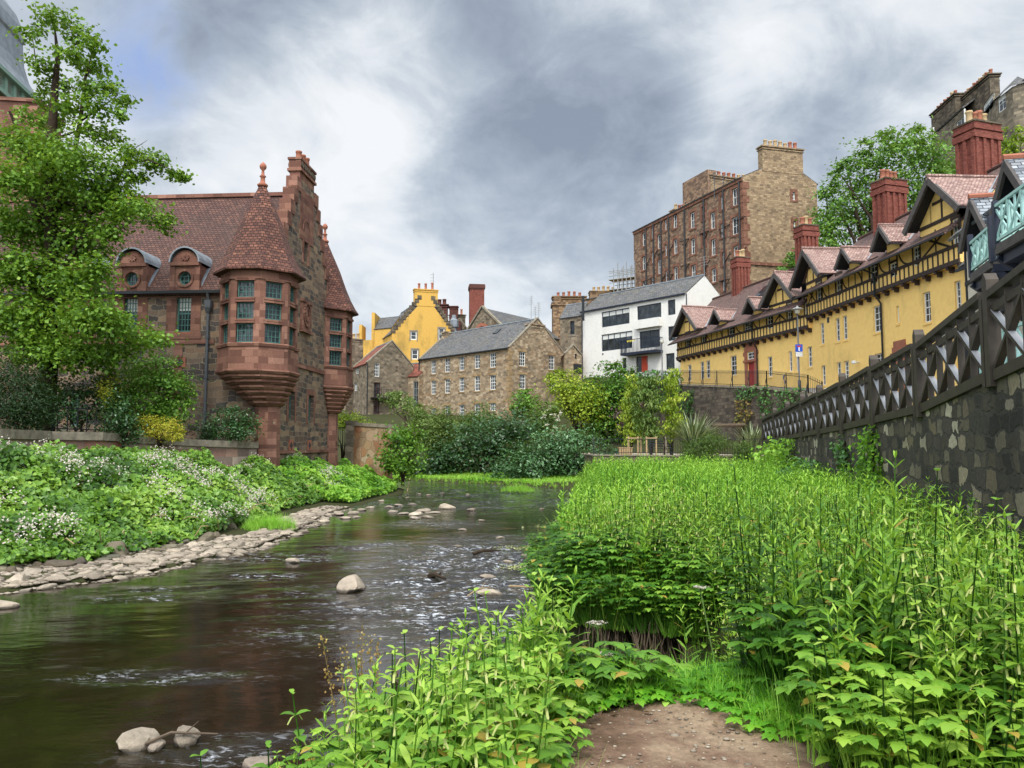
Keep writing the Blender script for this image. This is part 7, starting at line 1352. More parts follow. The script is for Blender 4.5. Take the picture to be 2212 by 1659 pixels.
# ---------------------------------------------------------------- undergrowth from plant templates
class TP:
    def __init__(s): s.V = []; s.Q = []; s.L = []
    def strip(s, p, d, L, w, prof, rise, drop, lv, n=4, nrm=None):
        s.k = getattr(s, 'k', 0) + 1; hsh = (s.k * 7919 + int(L * 1e5)) % 97
        if hsh < 2 and prof is not None and len(prof) == 4 and lv < .9: lv = 1.6
        "leaf or blade as a strip: starts at p along horizontal d, rises then drops"
        p = np.array(p, float); d = np.array(d, float); sd = np.array([-d[1], d[0], 0]); k = len(s.V)
        for j in range(n):
            t_ = j / (n - 1); q = p + d * (L * t_ * (1 - .15 * t_)) + np.array([0, 0, L * (rise * t_ - drop * t_ * t_)]); ww = w * np.interp(t_, np.linspace(0, 1, len(prof)), prof) / 2
            s.V += [q - sd * ww, q + sd * ww]; s.L += [lv, lv]
        s.Q += [(k + 2 * j, k + 2 * j + 1, k + 2 * j + 3, k + 2 * j + 2) for j in range(n - 1)]
    def stem(s, p, q, r, lv):
        p = np.array(p, float); q = np.array(q, float); k = len(s.V)
        for a in (0, 2 * PI / 3, 4 * PI / 3): o = np.array([math.cos(a), math.sin(a), 0]) * r; s.V += [p + o, q + o * .5]; s.L += [lv, lv]
        s.Q += [(k, k + 2, k + 3, k + 1), (k + 2, k + 4, k + 5, k + 3), (k + 4, k, k + 1, k + 5)]
    def arr(s): return np.array(s.V), np.array(s.Q), np.array(s.L)
LANCE = [.25, 1, .8, .03]; BROAD = [.3, 1, .72, .02]
def nettle(h, seed, lod=1, tassel=True):
    r_ = random.Random(seed); t = TP(); n = max(3, int(h / (.085 * lod))); bx, by = r_.uniform(-.16, .16) * h, r_.uniform(-.16, .16) * h; t.stem((0, 0, 0), (bx, by, h), .006 * lod, -.2 if r_.random() < .5 else .2); a = r_.uniform(0, PI)
    for i in range(1, n + 1):
        f = i / n; p = (bx * f, by * f, h * f); a += PI / 2; L = (.13 - .075 * max(0, f - .4) / .6) * lod ** .5 * r_.uniform(.85, 1.15)
        for s_ in (0, PI):
            aa = a + s_ + r_.uniform(-.25, .25); t.strip(p, (math.cos(aa), math.sin(aa), 0), L, L * .52, BROAD, .25 + .4 * f, .5, .30 + .22 * f + r_.uniform(-.16, .16), 4)
            if tassel and .45 < f < .97: aa += .6; t.strip(p, (math.cos(aa), math.sin(aa), 0), .05 * lod, .011, [.6, 1, .8], .1, .8, .93, 3)
    return t.arr()
def willowherb(h, seed, lod=1):
    r_ = random.Random(seed); t = TP(); n = max(5, int(h / (.05 * lod))); bx, by = r_.uniform(-.18, .18) * h, r_.uniform(-.18, .18) * h; t.stem((0, 0, 0), (bx, by, h), .006 * lod, .3); a = 0
    for i in range(2, n + 1):
        f = i / n; p = (bx * f, by * f, h * f); a += 2.4; L = (.15 - .09 * max(0, f - .55) / .45) * lod ** .5 * r_.uniform(.85, 1.15); 
        for s_ in ((0, PI) if f > .35 else (0,)): t.strip(p, (math.cos(a + s_), math.sin(a + s_), 0), L, L * .21, LANCE, .55 + .5 * f, .45 - .1 * f, .40 + .24 * f + r_.uniform(-.14, .14), 4)
    return t.arr()
def elder(h, seed, lod=1):
    r_ = random.Random(seed); t = TP()
    for i in range(11):
        a = r_.uniform(0, 2 * PI); d = r_.uniform(.02, .22); hh = h * r_.uniform(.55, 1.1); q = (d * math.cos(a), d * math.sin(a), hh); t.stem((q[0] * .2, q[1] * .2, 0), q, .004 * lod, .3); lv = r_.uniform(.12, .55)
        for k in (-1.1, -.35, .35, 1.1, PI): L = r_.uniform(.05, .085) * lod; t.strip(q, (math.cos(a + k), math.sin(a + k), 0), L, L * .58, BROAD, .12, .35, lv + r_.uniform(-.06, .06), 4)
    return t.arr()
def tuft(h, seed, n=16, w=.009, lv=.62, lean=.55):
    r_ = random.Random(seed); t = TP()
    for i in range(n): a = r_.uniform(0, 2 * PI); L = h * r_.uniform(.55, 1.15); le = r_.uniform(.1, lean); d = (math.cos(a) * le, math.sin(a) * le, 0); t.strip((r_.gauss(0, .05), r_.gauss(0, .05), 0), d, L, w / max(le, .25) ** 0, [1, .9, .6, .08], 1.0, .12 + .35 * le, lv + r_.uniform(-.25, .3), 5)
    return t.arr()
def flowered(h, seed):
    r_ = random.Random(seed); t = TP(); t.stem((0, 0, 0), (0, 0, h), .007, .35)
    for i in range(6): a = r_.uniform(0, 2 * PI); f = r_.uniform(.2, .75); t.strip((0, 0, h * f), (math.cos(a), math.sin(a), 0), .16, .08, BROAD, .5, .5, r_.uniform(.3, .6), 4)
    return t.arr()
def scatter(parts, xy, rot, sc, tid, lvo, zz):
    "replicate the templates at the given spots"
    Vs = []; Qs = []; Ls = []; k = 0
    for j, (V, Q, L) in enumerate(parts):
        s_ = np.where(tid == j)[0]
        if not len(s_): continue
        c, n = np.cos(rot[s_]), np.sin(rot[s_]); S3 = sc[s_]; X = (V[None, :, 0] * c[:, None] - V[None, :, 1] * n[:, None]) * S3[:, None] + xy[s_, 0:1]; Y = (V[None, :, 0] * n[:, None] + V[None, :, 1] * c[:, None]) * S3[:, None] + xy[s_, 1:2]; Zz = V[None, :, 2] * S3[:, None] + zz[s_, None]
        Vs.append(np.stack([X, Y, Zz], 2).reshape(-1, 3)); Qs.append((Q[None] + (np.arange(len(s_)) * len(V))[:, None, None]).reshape(-1, 4) + k); Ls.append(np.where(L[None] < 0, 0, np.where(L[None] > 1.2, 1.0, np.clip(L[None] + lvo[s_, None], 0, np.where(L[None] > .9, .96, .86)))).ravel()); k += len(s_) * len(V)
    return np.concatenate(Vs), np.concatenate(Qs), np.concatenate(Ls)
def inview(x, y, m=260): px = x / np.maximum(y, .1) * F + 1106; return (px > -m) & (px < 2212 + m)
def spots(n, x0, x1, y0, y1, keep, rng):
    x = rng.uniform(x0, x1, n); y = rng.uniform(y0, y1, n); k = keep(x, y); return np.stack([x[k], y[k]], 1)
rg = np.random.default_rng(21)
def right_ok(x, y, e=.04, pth=.05): return (sd_poly(x, y, RIV) > e) & (x < FX(y) - .12) & (sd_poly(x, y, PATH) > pth) & inview(x, y) & (side(x, y)[1] > .5)
G['field'] = leafmat('riverbank weed leaf', [srgb('264a17'), srgb('477824'), srgb('78a838'), srgb('a8cc4c'), srgb('c9cf85'), srgb('bda24a')], .42, .42, .4)
G['grassm'] = leafmat('grass blade', [srgb('3f7a1a'), srgb('66a82a'), srgb('90cc3c'), srgb('b5dd62')], .42)
def field(name, parts, xy, mat, rng, smin=.75, smax=1.2, weights=None, lvbias=0, zoff=0.0, lvs=.34, zmin=None):
    n = len(xy); tid = rng.choice(len(parts), n, p=weights); lvo = lvs * 2 * (vnoise(xy[:, 0], xy[:, 1], .55, 3) - .5) + rng.normal(size=n) * .08 + lvbias; z = ground_z(xy[:, 0], xy[:, 1]) - .03 + zoff; z = z if zmin is None else np.maximum(z, zmin)
    hs = rng.uniform(smin, smax, n) * (np.clip((xy[:, 0] / xy[:, 1] + .33) / .16, .5, 1) if name in ('nettle_bed', 'low_leaves', 'verge_grass') else 1) * (.82 + .36 * vnoise(xy[:, 0], xy[:, 1], .8, 6)); V, Q, L = scatter(parts, xy, rng.uniform(0, 2 * PI, n), hs, tid, lvo, z); return tag(bulk(name, V, Q, mat, None, L), kind='stuff')
nets = [nettle(h, i) for i, h in enumerate((.75, .85, .95, 1.05, .7))]; wil = [willowherb(h, 10 + i) for i, h in enumerate((.8, .95, 1.1, .9))]; eld = [elder(.42, 20 + i) for i in range(4)]; gts = [tuft(.55, 30 + i) for i in range(3)] + [tuft(.75, 34)]
# near weeds right of the path: low broad leaves in front, nettles and willowherb behind
xy = spots(5200, .9, 6.4, 3.4, 12.5, lambda x, y: right_ok(x, y) & ~((x < 1.55 + .3 * (y > 5.6)) & (y < 8.6)), rg); dp = sd_poly(xy[:, 0], xy[:, 1], PATH); back = (dp > .42 + .3 * rg.random(len(xy))) | (xy[:, 1] > 7)
sel = rg.random(len(xy)); a_ = xy[back & (sel < .62)]; field('tall_weeds', nets + wil, a_, G['field'], rg, .68, 1.22, [.13] * 5 + [.0875] * 4)
a_ = np.concatenate([xy[~back], xy[back & (sel > .8)]]); lown = [nettle(h, 40 + i, 1, False) for i, h in enumerate((.38, .46, .54))] + [willowherb(.5, 47), willowherb(.6, 48)]; field('broad_leaf_weeds', eld + lown, a_, G['field'], rg, .75, 1.3, [.13] * 4 + [.12] * 3 + [.06] * 2, lvbias=-.02)
xy = spots(2600, .2, 6, 3.0, 12, lambda x, y: right_ok(x, y, .02, .0) & (rg.random(len(x)) < np.where(sd_poly(x, y, PATH) < .22, .9, .12)), rg); field('long_grass', gts, xy, G['grassm'], rg, .35, .85)
# overhanging clump on the far side of the little inlet
xy = spots(5000, .4, 3.6, 8.5, 13.5, lambda x, y: right_ok(x, y, -.25) & (sd_poly(x, y, RIV) < 1.6), rg); field('bank_weeds', eld + gts, xy, G['field'], rg, .8, 1.35, [.19] * 4 + [.06] * 4, lvbias=-.06, zoff=.06, zmin=.62)
# the weed field further up
N2 = [nettle(h, 50 + i, 1.7, False) for i, h in enumerate((.8, .95, 1.05))] + [willowherb(h, 60 + i, 1.8) for i, h in enumerate((.9, 1.1, 1.0))] + [tuft(.95, 66, 18, .02, .6, .6), tuft(.8, 67, 16, .02, .7, .7)]
xy = spots(9500, .5, 11, 11.5, 28, lambda x, y: right_ok(x, y, .0), rg); field('weed_field', N2, xy, G['bright'], rg, .75, 1.2, [.16, .13, .1, .13, .12, .1, .14, .12], lvbias=.05)
N3 = [nettle(.9, 70, 2.6, False), willowherb(1.0, 71, 2.8), tuft(1.0, 72, 16, .035, .65, .6), tuft(.8, 73, 14, .035, .75, .7)]
xy = spots(7000, 1.5, 16, 26, 46, lambda x, y: right_ok(x, y, .0) & (y < 44.6), rg); field('far_weed_field', N3, xy, G['bright'], rg, .8, 1.25, [.24, .24, .3, .22], lvbias=.1)
# grass along the water and on the far bank
GT_ = [tuft(.7, 80 + i, 20, .018, .72, .6) for i in range(3)]
xy = spots(7000, .4, 6, 10, 45, lambda x, y: right_ok(x, y, -.1) & (sd_poly(x, y, RIV) < .9) & (rg.random(len(x)) < np.where(y > 20, .9, .35)), rg); field('water_edge_grass', GT_, xy, G['grassm'], rg, .7, 1.25, lvbias=.05)
def far_ok(x, y): d = sd_poly(x, y, RIV); return (d > -.05) & (d < 5) & (side(x, y)[2] > .4) & inview(x, y) & (x < 8) & ~((x > 4.6) & (y > 45.6))
xy = spots(16000, -16, 9, 43, 68, far_ok, rg); field('far_bank_grass', [tuft(.34, 90 + i, 14, .04, .8, .8) for i in range(3)], xy, G['grassm'], rg, .6, 1.1, lvbias=.08)
def tuftpatch(name, label, px, py, rad, n, h, mat='grassm', group=None, asp=1.0, seed=1):
    c = on_z(px, py, .0); r_ = np.random.default_rng(seed); a = r_.uniform(0, 2 * PI, n); rr_ = rad * np.sqrt(r_.random(n)); xy = np.stack([c.x + rr_ * np.cos(a), c.y + rr_ * np.sin(a) * asp], 1); dome = 1 - .5 * (rr_ / rad) ** 2
    V, Q, L = scatter([tuft(h, seed + i, 16, .016, .65, .75) for i in range(3)], xy, r_.uniform(0, 6, n), r_.uniform(.7, 1.1, n) * dome, r_.integers(0, 3, n), r_.normal(size=n) * .08, np.full(n, .0) + .18 * dome); return tag(bulk(name, V, Q, G[mat], None, L), label, 'grass tuft', group)
tuftpatch('grass_tuft', 'thick bright grass tuft growing among the stones of the left shore', 582, 1150, .85, 170, .62, seed=5)
tuftpatch('grass_tuft', 'small grass island in the far water by the river bend', 1118, 1066, 1.0, 130, .55, seed=6)
# our own bank, lower left of the path: nettles, cleavers, grasses
def fore_ok(x, y): return (sd_poly(x, y, RIV) > .03) & (sd_poly(x, y, PATH) > .06) & (x < .9) & (y > 1.6) & inview(x, y, 500)
nf = [nettle(h, 100 + i) for i, h in enumerate((.42, .5, .58, .66, .48))]; wf = [willowherb(h, 110 + i) for i, h in enumerate((.5, .62))]
xy = spots(7000, -3, 1.2, 2.2, 8.2, fore_ok, rg); sel = rg.random(len(xy)); prox = sd_poly(xy[:, 0], xy[:, 1], PATH)
k_ = (prox > .12) & (xy[:, 1] < 6.4) & (xy[:, 0] < .062 * xy[:, 1]) & (xy[:, 0] > (-.285 - .05 * rg.random(len(xy))) * xy[:, 1]); field('nettle_bed', nf + wf + eld[:2], xy[k_ & (sel < .40)], G['field'], rg, .75, 1.2, [.13] * 5 + [.1] * 2 + [.075] * 2, lvbias=.07)
field('low_leaves', [elder(.2, 140 + i) for i in range(3)] + [nettle(.25, 145, 1, False)], xy[(sel < .3) & (xy[:, 0] > -.33 * xy[:, 1]) & ((xy[:, 1] < 5.6) | (xy[:, 0] < .25))], G['field'], rg, .7, 1.3, lvbias=.03)
field('verge_grass', [tuft(.42, 120 + i, 14, .006, .65, .8) for i in range(3)], xy[(sel > .62) & ((xy[:, 1] < 5.2) | (xy[:, 0] < .1))], G['grassm'], rg, .4, .85)
xyh = spots(3000, .2, 2.6, 4.3, 7.4, lambda x, y: (sd_poly(x, y, RIV) > .0) & (sd_poly(x, y, PATH) > .08) & (x < .95 + .18 * y), rg); field('hanging_grass', [tuft(.24, 125 + i, 16, .007, .55, .9) for i in range(3)] + [elder(.10, 128)], xyh, G['grassm'], rg, .45, 1.0)
# ---------------------------------------------------------------- brambles on the left bank
def bramble(name, n, x0, x1, y0, y1, mat, size, hgt, cond, lvbias=0, seed=1, d0=2.0):
    r_ = np.random.default_rng(seed); x = r_.uniform(x0, x1, n); y = r_.uniform(y0, y1, n); d = sd_poly(x, y, RIV); k = (d > d0 - .35) & (side(x, y)[0] > .5) & inview(x, y, 200) & cond(x, y, d); x, y, d = x[k], y[k], d[k]
    m_ = hgt * (.25 + .75 * sst(d, d0 - .3, d0 + 1.3)) * (.35 + 1.2 * vnoise(x, y, .6, seed)) + .6 * (vnoise(x, y, 1.5, seed + 1) - .45); u = r_.random(len(x)) ** 2.2; z = ground_z(x, y) + np.maximum(m_, .12) * (1 - .75 * u); z = np.minimum(z, 2.3 + .85 * (vnoise(x, y, .8, seed + 5) - .5) + .12 * r_.normal(size=len(x)))
    slope = np.stack([np.full(len(x), .55), np.full(len(x), -.35), np.full(len(x), .8)], 1); N = norm(slope + r_.normal(size=(len(x), 3)) * .5); lv = np.clip(.52 + lvbias + .75 * (vnoise(x, y, 1.0, seed + 2) - .5) + r_.normal(size=len(x)) * .14, 0, 1)
    V, Fq, L = leafquads(np.stack([x, y, z], 1), N, size * r_.uniform(.6, 1.35, len(x)), .72, lv, r_); return tag(bulk(name, V, Fq, G[mat], None, L), kind='stuff'), (x, y, z, d)
lwx = np.array([p.x for p, z in LW][::-1]); lwy = np.array([p.y for p, z in LW][::-1])
front = lambda x, y: (x > np.interp(y, lwy, lwx) + .25) & (y < 50)
G['bram'] = leafmat('bramble leaf', [srgb('2b4a18'), srgb('486f24'), srgb('76a038'), srgb('a5c455')], .32, .4, .4)
_, bp = bramble('bramble_thicket', 120000, -17, -6.5, 12, 40, 'bram', .17, 1.05, lambda x, y, d: front(x, y) & (d < 11) & (vnoise(x, y, .35, 77) > .12), .0, 40)
bramble('nettle_bank', 60000, -13, -5, 30, 56, 'bright', .17, .8, lambda x, y, d: front(x, y) & (d < 9) & (y > 33 + 2.5 * vnoise(x, y, .8, 4)), .02, 41, .7)
x, y, z, d = bp; fl = np.where((vnoise(x, y, .42, 90) + .35 * vnoise(x, y, 1.6, 91) > .76) & (z > ground_z(x, y) + .3))[0]; r_ = np.random.default_rng(3); fl = r_.choice(fl, min(900, len(fl)), False)
P = np.repeat(np.stack([x, y, z], 1)[fl], 14, 0) + r_.normal(size=(len(fl) * 14, 3)) * np.array([.11, .11, .075]) + np.array([.08, -.08, .10]); N = norm(r_.normal(size=P.shape) * .6 + np.array([.3, -.5, .8])); V, Fq, L = leafquads(P, N, .05 * r_.uniform(.6, 1.3, len(P)), .95, r_.random(len(P)), r_, .1); tag(bulk('bramble_blossom', V, Fq, G['white'], None, L), kind='stuff')
mb = MB(); rr = random.Random(8)
for i in range(150):                                          # dry canes at the foot of the thicket
    j = rr.randrange(len(x)); p = Vector((x[j], y[j], ground_z(x[j:j + 1], y[j:j + 1])[0] + .1))
    if d[j] > 3.4: continue
    q = p + Vector((rr.uniform(-.5, .9), rr.uniform(-.8, .2), rr.uniform(-.1, .5))); mb.tube([p, (p + q) / 2 + Z * .15, q], .012, 4)
tag(mb.build('dry_canes', M['wood_pale']), kind='stuff')
# roots and dead stalks over the dark hollow
mb = MB()
for i in range(130):
    p = Vector((rr.uniform(.8, 2.1), 0, 0)); p.y = 8.75 + rr.uniform(-.05, .2) + (.25 if p.x < 1.3 else 0); p.z = rr.uniform(.5, .85); q = p + Vector((rr.uniform(-.12, .12), rr.uniform(-.25, .0), -rr.uniform(.15, .65))); mb.tube([p, (p + q) / 2 + Vector((0, -.06, 0)), q], .006, 3)
tag(mb.build('hanging_roots', M['bark_grey']), kind='stuff')
# ---------------------------------------------------------------- stones
def stonemesh(seed, flat):
    import bmesh
    bm = bmesh.new(); bmesh.ops.create_icosphere(bm, subdivisions=3, radius=1); r_ = np.random.default_rng(seed); A_ = r_.normal(size=(14, 3)); o_ = r_.uniform(.5, .9, 14); A_ = norm(A_)
    for v in bm.verts:
        p = np.array(v.co); k = min([1.0] + [oo / max(1e-3, float(p @ a)) for a, oo in zip(A_, o_) if p @ a > oo]); p = p * (.06 + .94 * k) ; v.co = Vector((p[0], p[1] * r_.uniform(.999, 1), p[2] * flat))
    me = bpy.data.meshes.new('stone'); bm.to_mesh(me); bm.free(); me.polygons.foreach_set('use_smooth', [True] * len(me.polygons)); me.set_sharp_from_angle(angle=.45); autouv(me); return me
def pebmat(name, cols):
    m, t, b = newmat(name, .85, .25); oc = objc(t); inf = nd(t, 'ShaderNodeObjectInfo').outputs['Random']; n = noise(t, oc, 1.6, 6, .65); c = ramp(t, inf, [(i / (len(cols) - 1), x) for i, x in enumerate(cols)]); c = mixc(t, .5, c, ramp(t, n, [(.3, (.25, .25, .24)), (.7, (.8, .79, .76))]), 'OVERLAY')
    gz_ = nd(t, 'ShaderNodeSeparateXYZ', {0: nd(t, 'ShaderNodeNewGeometry').outputs['Position']}).outputs[2]; wet = nd(t, 'ShaderNodeMapRange', {0: gz_, 1: .005, 2: .05, 3: .3, 4: 1.0}).outputs[0]; c = mixc(t, 1.0, c, nd(t, 'ShaderNodeCombineColor', {0: wet, 1: wet, 2: wet}).outputs[0], 'MULTIPLY'); t.links.new(c, b.inputs['Base Color']); bump(t, b, n, .5, .1); return m
M['pebble'] = pebmat('pale river stone', [srgb('766c60'), srgb('8d8274'), srgb('a09382'), srgb('82766a'), srgb('ada08f')]); M['pebble_dark'] = pebmat('darker river stone', [srgb('4c453d'), srgb('625849'), srgb('746d5c'), srgb('57564a')])
SM = [stonemesh(i, f) for i, f in enumerate((.30, .38, .26, .45, .34, .3, .62, .7))]
for me in SM: me.materials.append(M['pebble'])
SD = []
for me in SM: k = me.copy(); k.materials.clear(); k.materials.append(M['pebble_dark']); SD.append(k)
def put(x, y, z, s, label, group, pool=SM, k=None, rz=None, name='river_stone'):
    o = bpy.data.objects.new(name, pool[k if k is not None else rr.randrange(6)]); COL.objects.link(o); o.location = (x, y, z); o.scale = (s, s * rr.uniform(.65, .9), s); o.rotation_euler = (rr.uniform(-.12, .12), rr.uniform(-.12, .12), rr.uniform(0, 6.3) if rz is None else rz); return tag(o, label, 'stone', group)
n = 0; used = []
while n < 235:
    x0 = rr.uniform(-13, -5.6); y0 = rr.uniform(11.5, 31); dd = float(sd_poly(np.array([x0]), np.array([y0]), RIV)[0]); lim = 1.9 if y0 < 22 else 1.0
    if not (-.35 < dd < lim) or side(np.array([x0]), np.array([y0]))[0][0] < .5: continue
    if not inview(np.array([x0]), np.array([y0]), 20)[0]: continue
    s = rr.uniform(.13, .27) if rr.random() < .8 else rr.uniform(.26, .42)
    if any((x0 - a) ** 2 + (y0 - b_) ** 2 < (.62 * (s + c_)) ** 2 for a, b_, c_ in used): 
        if rr.random() < .97: continue
    used.append((x0, y0, s)); n += 1; hid = dd > 1.45
    put(x0, y0, max(gz(x0, y0), -.02) + .03 * s, s, 'mid grey rounded stone at the foot of the brambles on the left shore' if hid else 'flat pale stone in the dry band along the left shore', 'stones along the left shore', SD if hid else SM, None if not hid else rr.choice((6, 7, 3)))
r_ = np.random.default_rng(31); qx = r_.uniform(-14, -5.4, 16000); qy = r_.uniform(11, 33, 16000); qd = sd_poly(qx, qy, RIV); kk = (qd > -.3) & (qd < np.where(qy < 22, 1.9, 1.0)) & (side(qx, qy)[0] > .5) & inview(qx, qy, 30); qx, qy = qx[kk], qy[kk]
bv = np.empty(len(SM[1].vertices) * 3, np.float32); import bmesh as _bm
bm_ = _bm.new(); _bm.ops.create_icosphere(bm_, subdivisions=1, radius=1); bv = np.array([v.co[:] for v in bm_.verts]) * np.array([1, .75, .36]); bf_ = np.array([[v.index for v in f.verts] for f in bm_.faces]); bm_.free()
nn_ = len(qx); an = r_.uniform(0, 6.3, nn_); sz = r_.uniform(.035, .12, nn_); X = (bv[None, :, 0] * np.cos(an)[:, None] - bv[None, :, 1] * np.sin(an)[:, None]) * sz[:, None] + qx[:, None]; Y = (bv[None, :, 0] * np.sin(an)[:, None] + bv[None, :, 1] * np.cos(an)[:, None]) * sz[:, None] + qy[:, None]; ZZ = bv[None, :, 2] * sz[:, None] + np.maximum(ground_z(qx, qy), -.02)[:, None]
mm, t, b_ = newmat('shingle', .9, .2); a_ = nd(t, 'ShaderNodeAttribute', attribute_name='lv').outputs['Fac']; t.links.new(ramp(t, a_, [(0, srgb('574e44')), (.5, srgb('83786a')), (1, srgb('a89c8b'))]), b_.inputs['Base Color'])
tag(bulk('shingle', np.stack([X, Y, ZZ], 2).reshape(-1, 3), (bf_[None] + (np.arange(nn_) * len(bv))[:, None, None]).reshape(-1, 3), mm, None, np.repeat(r_.random(nn_), len(bv))), kind='stuff')
RNDS = [(905, 1068, .16), (925, 1070, .2), (880, 1075, .2), (955, 1066, .18), (1010, 1068, .16), (890, 1090, .3), (862, 1092, .3), (840, 1096, .32), (915, 1105, .36), (935, 1108, .34), (900, 1112, .4), (870, 1110, .34), (850, 1106, .3), (925, 1118, .3), (895, 1120, .26), (780, 1103, .3), (760, 1110, .34), (735, 1112, .3), (715, 1112, .26), (800, 1098, .26), (745, 1120, .26), (770, 1118, .22), (690, 1118, .24), (700, 1128, .3), (680, 1136, .26), (825, 1083, .22),
        (1000, 1145, .2), (1150, 1205, .34), (1040, 1125, .16), (1080, 1162, .18), (1060, 1248, .24), (1100, 1215, .16), (990, 1180, .16), (1230, 1085, .2), (1060, 1282, .3), (1145, 1340, .22), (1170, 1100, .16)]
for px, py, s in RNDS: p = on_z(px, py, 0); put(p.x, p.y, .0, s * 1.05, 'small pale stone breaking the shallow water', 'stones in the shallow water')
for px, py, s, k, lb in ((966, 1098, .42, 6, 'large pale boulder in the river below the rhododendron'), (1018, 1103, .28, 3, 'flat pale stone just right of the large river boulder'), (765, 1272, .34, 7, 'angular tan boulder standing alone in mid river'), (632, 1214, .2, 6, 'small rounded stone in the calm water left of mid river'), (8, 1312, .24, 6, 'rounded pale stone in the water at the left edge of the photo'), (292, 1605, .25, 6, 'largest of the three pale rocks at the bottom left, sloping to a point'), (402, 1600, .17, 7, 'pointed pale rock right of the largest bottom left rock'), (340, 1618, .10, 6, 'smallest rounded rock between the two pale bottom left rocks'), (555, 1656, .17, 3, 'flat grey stone by the grass blade at the bottom edge'),
                      (150, 1205, .42, 3, 'rounded grey boulder under the left end of the brambles'), (196, 1200, .55, 6, 'large pale olive slab under the left end of the brambles'), (490, 1145, .5, 7, 'dark squarish boulder under the brambles next to the grass tuft'), (425, 1160, .42, 3, 'tan flat boulder under the middle of the brambles'), (82, 1212, .36, 6, 'white rounded boulder near the left edge of the shore')):
    p = on_z(px, py, 0.0 if py > 1230 or px > 620 else .12); o = put(p.x, p.y, (.02 if py > 1230 or px > 620 else .2), s, lb, None, SD if 'dark' in lb or 'olive' in lb else SM, k, name='boulder')
def stick(px0, py0, px1, py1, r, label, up=.05, mat='bark'):
    p, q = on_z(px0, py0, .0), on_z(px1, py1, .0); b = empty('driftwood', (p + q) / 2, label, 'driftwood', None); mb = MB(); mb.tube([p + Z * .02, p.lerp(q, .4) + Z * (up + .03), q + Z * up], [r, r * .8, r * .4], 6); mb.build('branch', M[mat], b)
    mb = MB(); m_ = p.lerp(q, .55); mb.tube([m_ + Z * up, m_ + (q - p) * .2 + Z * (up + .12)], [r * .5, r * .2], 5); mb.build('twig', M[mat], b)
stick(928, 1246, 962, 1256, .06, 'short dark broken timber lying in the riffle'); stick(1022, 1198, 1080, 1194, .05, 'dark branch stranded beside the floating weed'); stick(1100, 1268, 1330, 1300, .02, 'thin pale bare branch lying in the shallow by our bank', .05, 'wood_pale'); stick(300, 1618, 470, 1610, .018, 'thin bent grey twig over the bottom left rocks', .1, 'bark_grey'); stick(1010, 1290, 1060, 1275, .015, 'thin pale twig caught in the riffle', .06, 'wood_pale'); stick(880, 1062, 890, 1040, .03, 'bleached dead stalk leaning at the end of the left bank', .5, 'wood_pale')
r_ = np.random.default_rng(12); Ps = []
for px, py, a, b_, n in ((1165, 1186, 1.0, .35, 900), (1130, 1228, .55, .4, 300), (1225, 1130, .6, .5, 300), (1190, 1140, .7, .2, 250), (1235, 1160, .4, .4, 200), (1250, 1110, .5, .7, 200)):
    p = on_z(px, py, .0); q = r_.normal(size=(n, 2)) * np.array([a, b_]) * .5; Ps.append(np.stack([p.x + q[:, 0], p.y + q[:, 1], np.abs(r_.normal(size=n)) * .03 + .012], 1))
P = np.concatenate(Ps); V, Fq, L = leafquads(P, norm(np.array([[0, 0, 1.]]) + r_.normal(size=P.shape) * .3), .07 * r_.uniform(.5, 1.3, len(P)), .4, r_.random(len(P)), r_); G['weed'] = leafmat('pale water weed', [srgb('77873f'), srgb('a3a866'), srgb('c4c092')], .2); tag(bulk('water_weed', V, Fq, G['weed'], None, L), kind='stuff')
# ---------------------------------------------------------------- single plants at our feet
def single(name, label, cat, px, py, Y, arr, mat, s=1, rot=0, group=None, extra=None):
    q = W(px, py, Y); q.z = gz(q.x, q.y); V, Q, L = arr; b = empty(name, q, label, cat, group); c, n_ = math.cos(rot), math.sin(rot); X = np.stack([(V[:, 0] * c - V[:, 1] * n_) * s + q.x, (V[:, 0] * n_ + V[:, 1] * c) * s + q.y, V[:, 2] * s + q.z], 1); bulk('leaves', X, Q, G[mat], b, np.clip(L, 0, 1)); 
    if extra: extra(b, q)
    return b
def umbel(px, py, Y, r, mat='white', n=60, seed=1):
    def f(b, q):
        c = W(px, py, Y); mb = MB(); mb.tube([q, q.lerp(c, .5) + Vector((.02, 0, .02)), c - Z * .03], .006, 5)
        rn = np.random.default_rng(seed); k = [c + Vector((r * math.cos(a) * u, r * math.sin(a) * u, .0)) for a, u in ((rn.uniform(0, 6.3), math.sqrt(rn.random())) for _ in range(14))]
        for p in k: mb.tube([c - Z * .04, p - Z * .01], .0018, 3)
        mb.build('stalk', plain('green stalk', (.10, .17, .04), .7), b); P = np.array([p for p in k for _ in range(n // 14 * 3)]) + rn.normal(size=(14 * (n // 14 * 3), 3)) * np.array([.012, .012, .004]); V, Q, L = leafquads(P, norm(np.array([[0, 0, 1.]]) + rn.normal(size=P.shape) * .3), .011 * rn.uniform(.7, 1.3, len(P)), .9, rn.random(len(P)), rn, .05); bulk('flower_head', V, Q, G[mat], b, L)
    return f
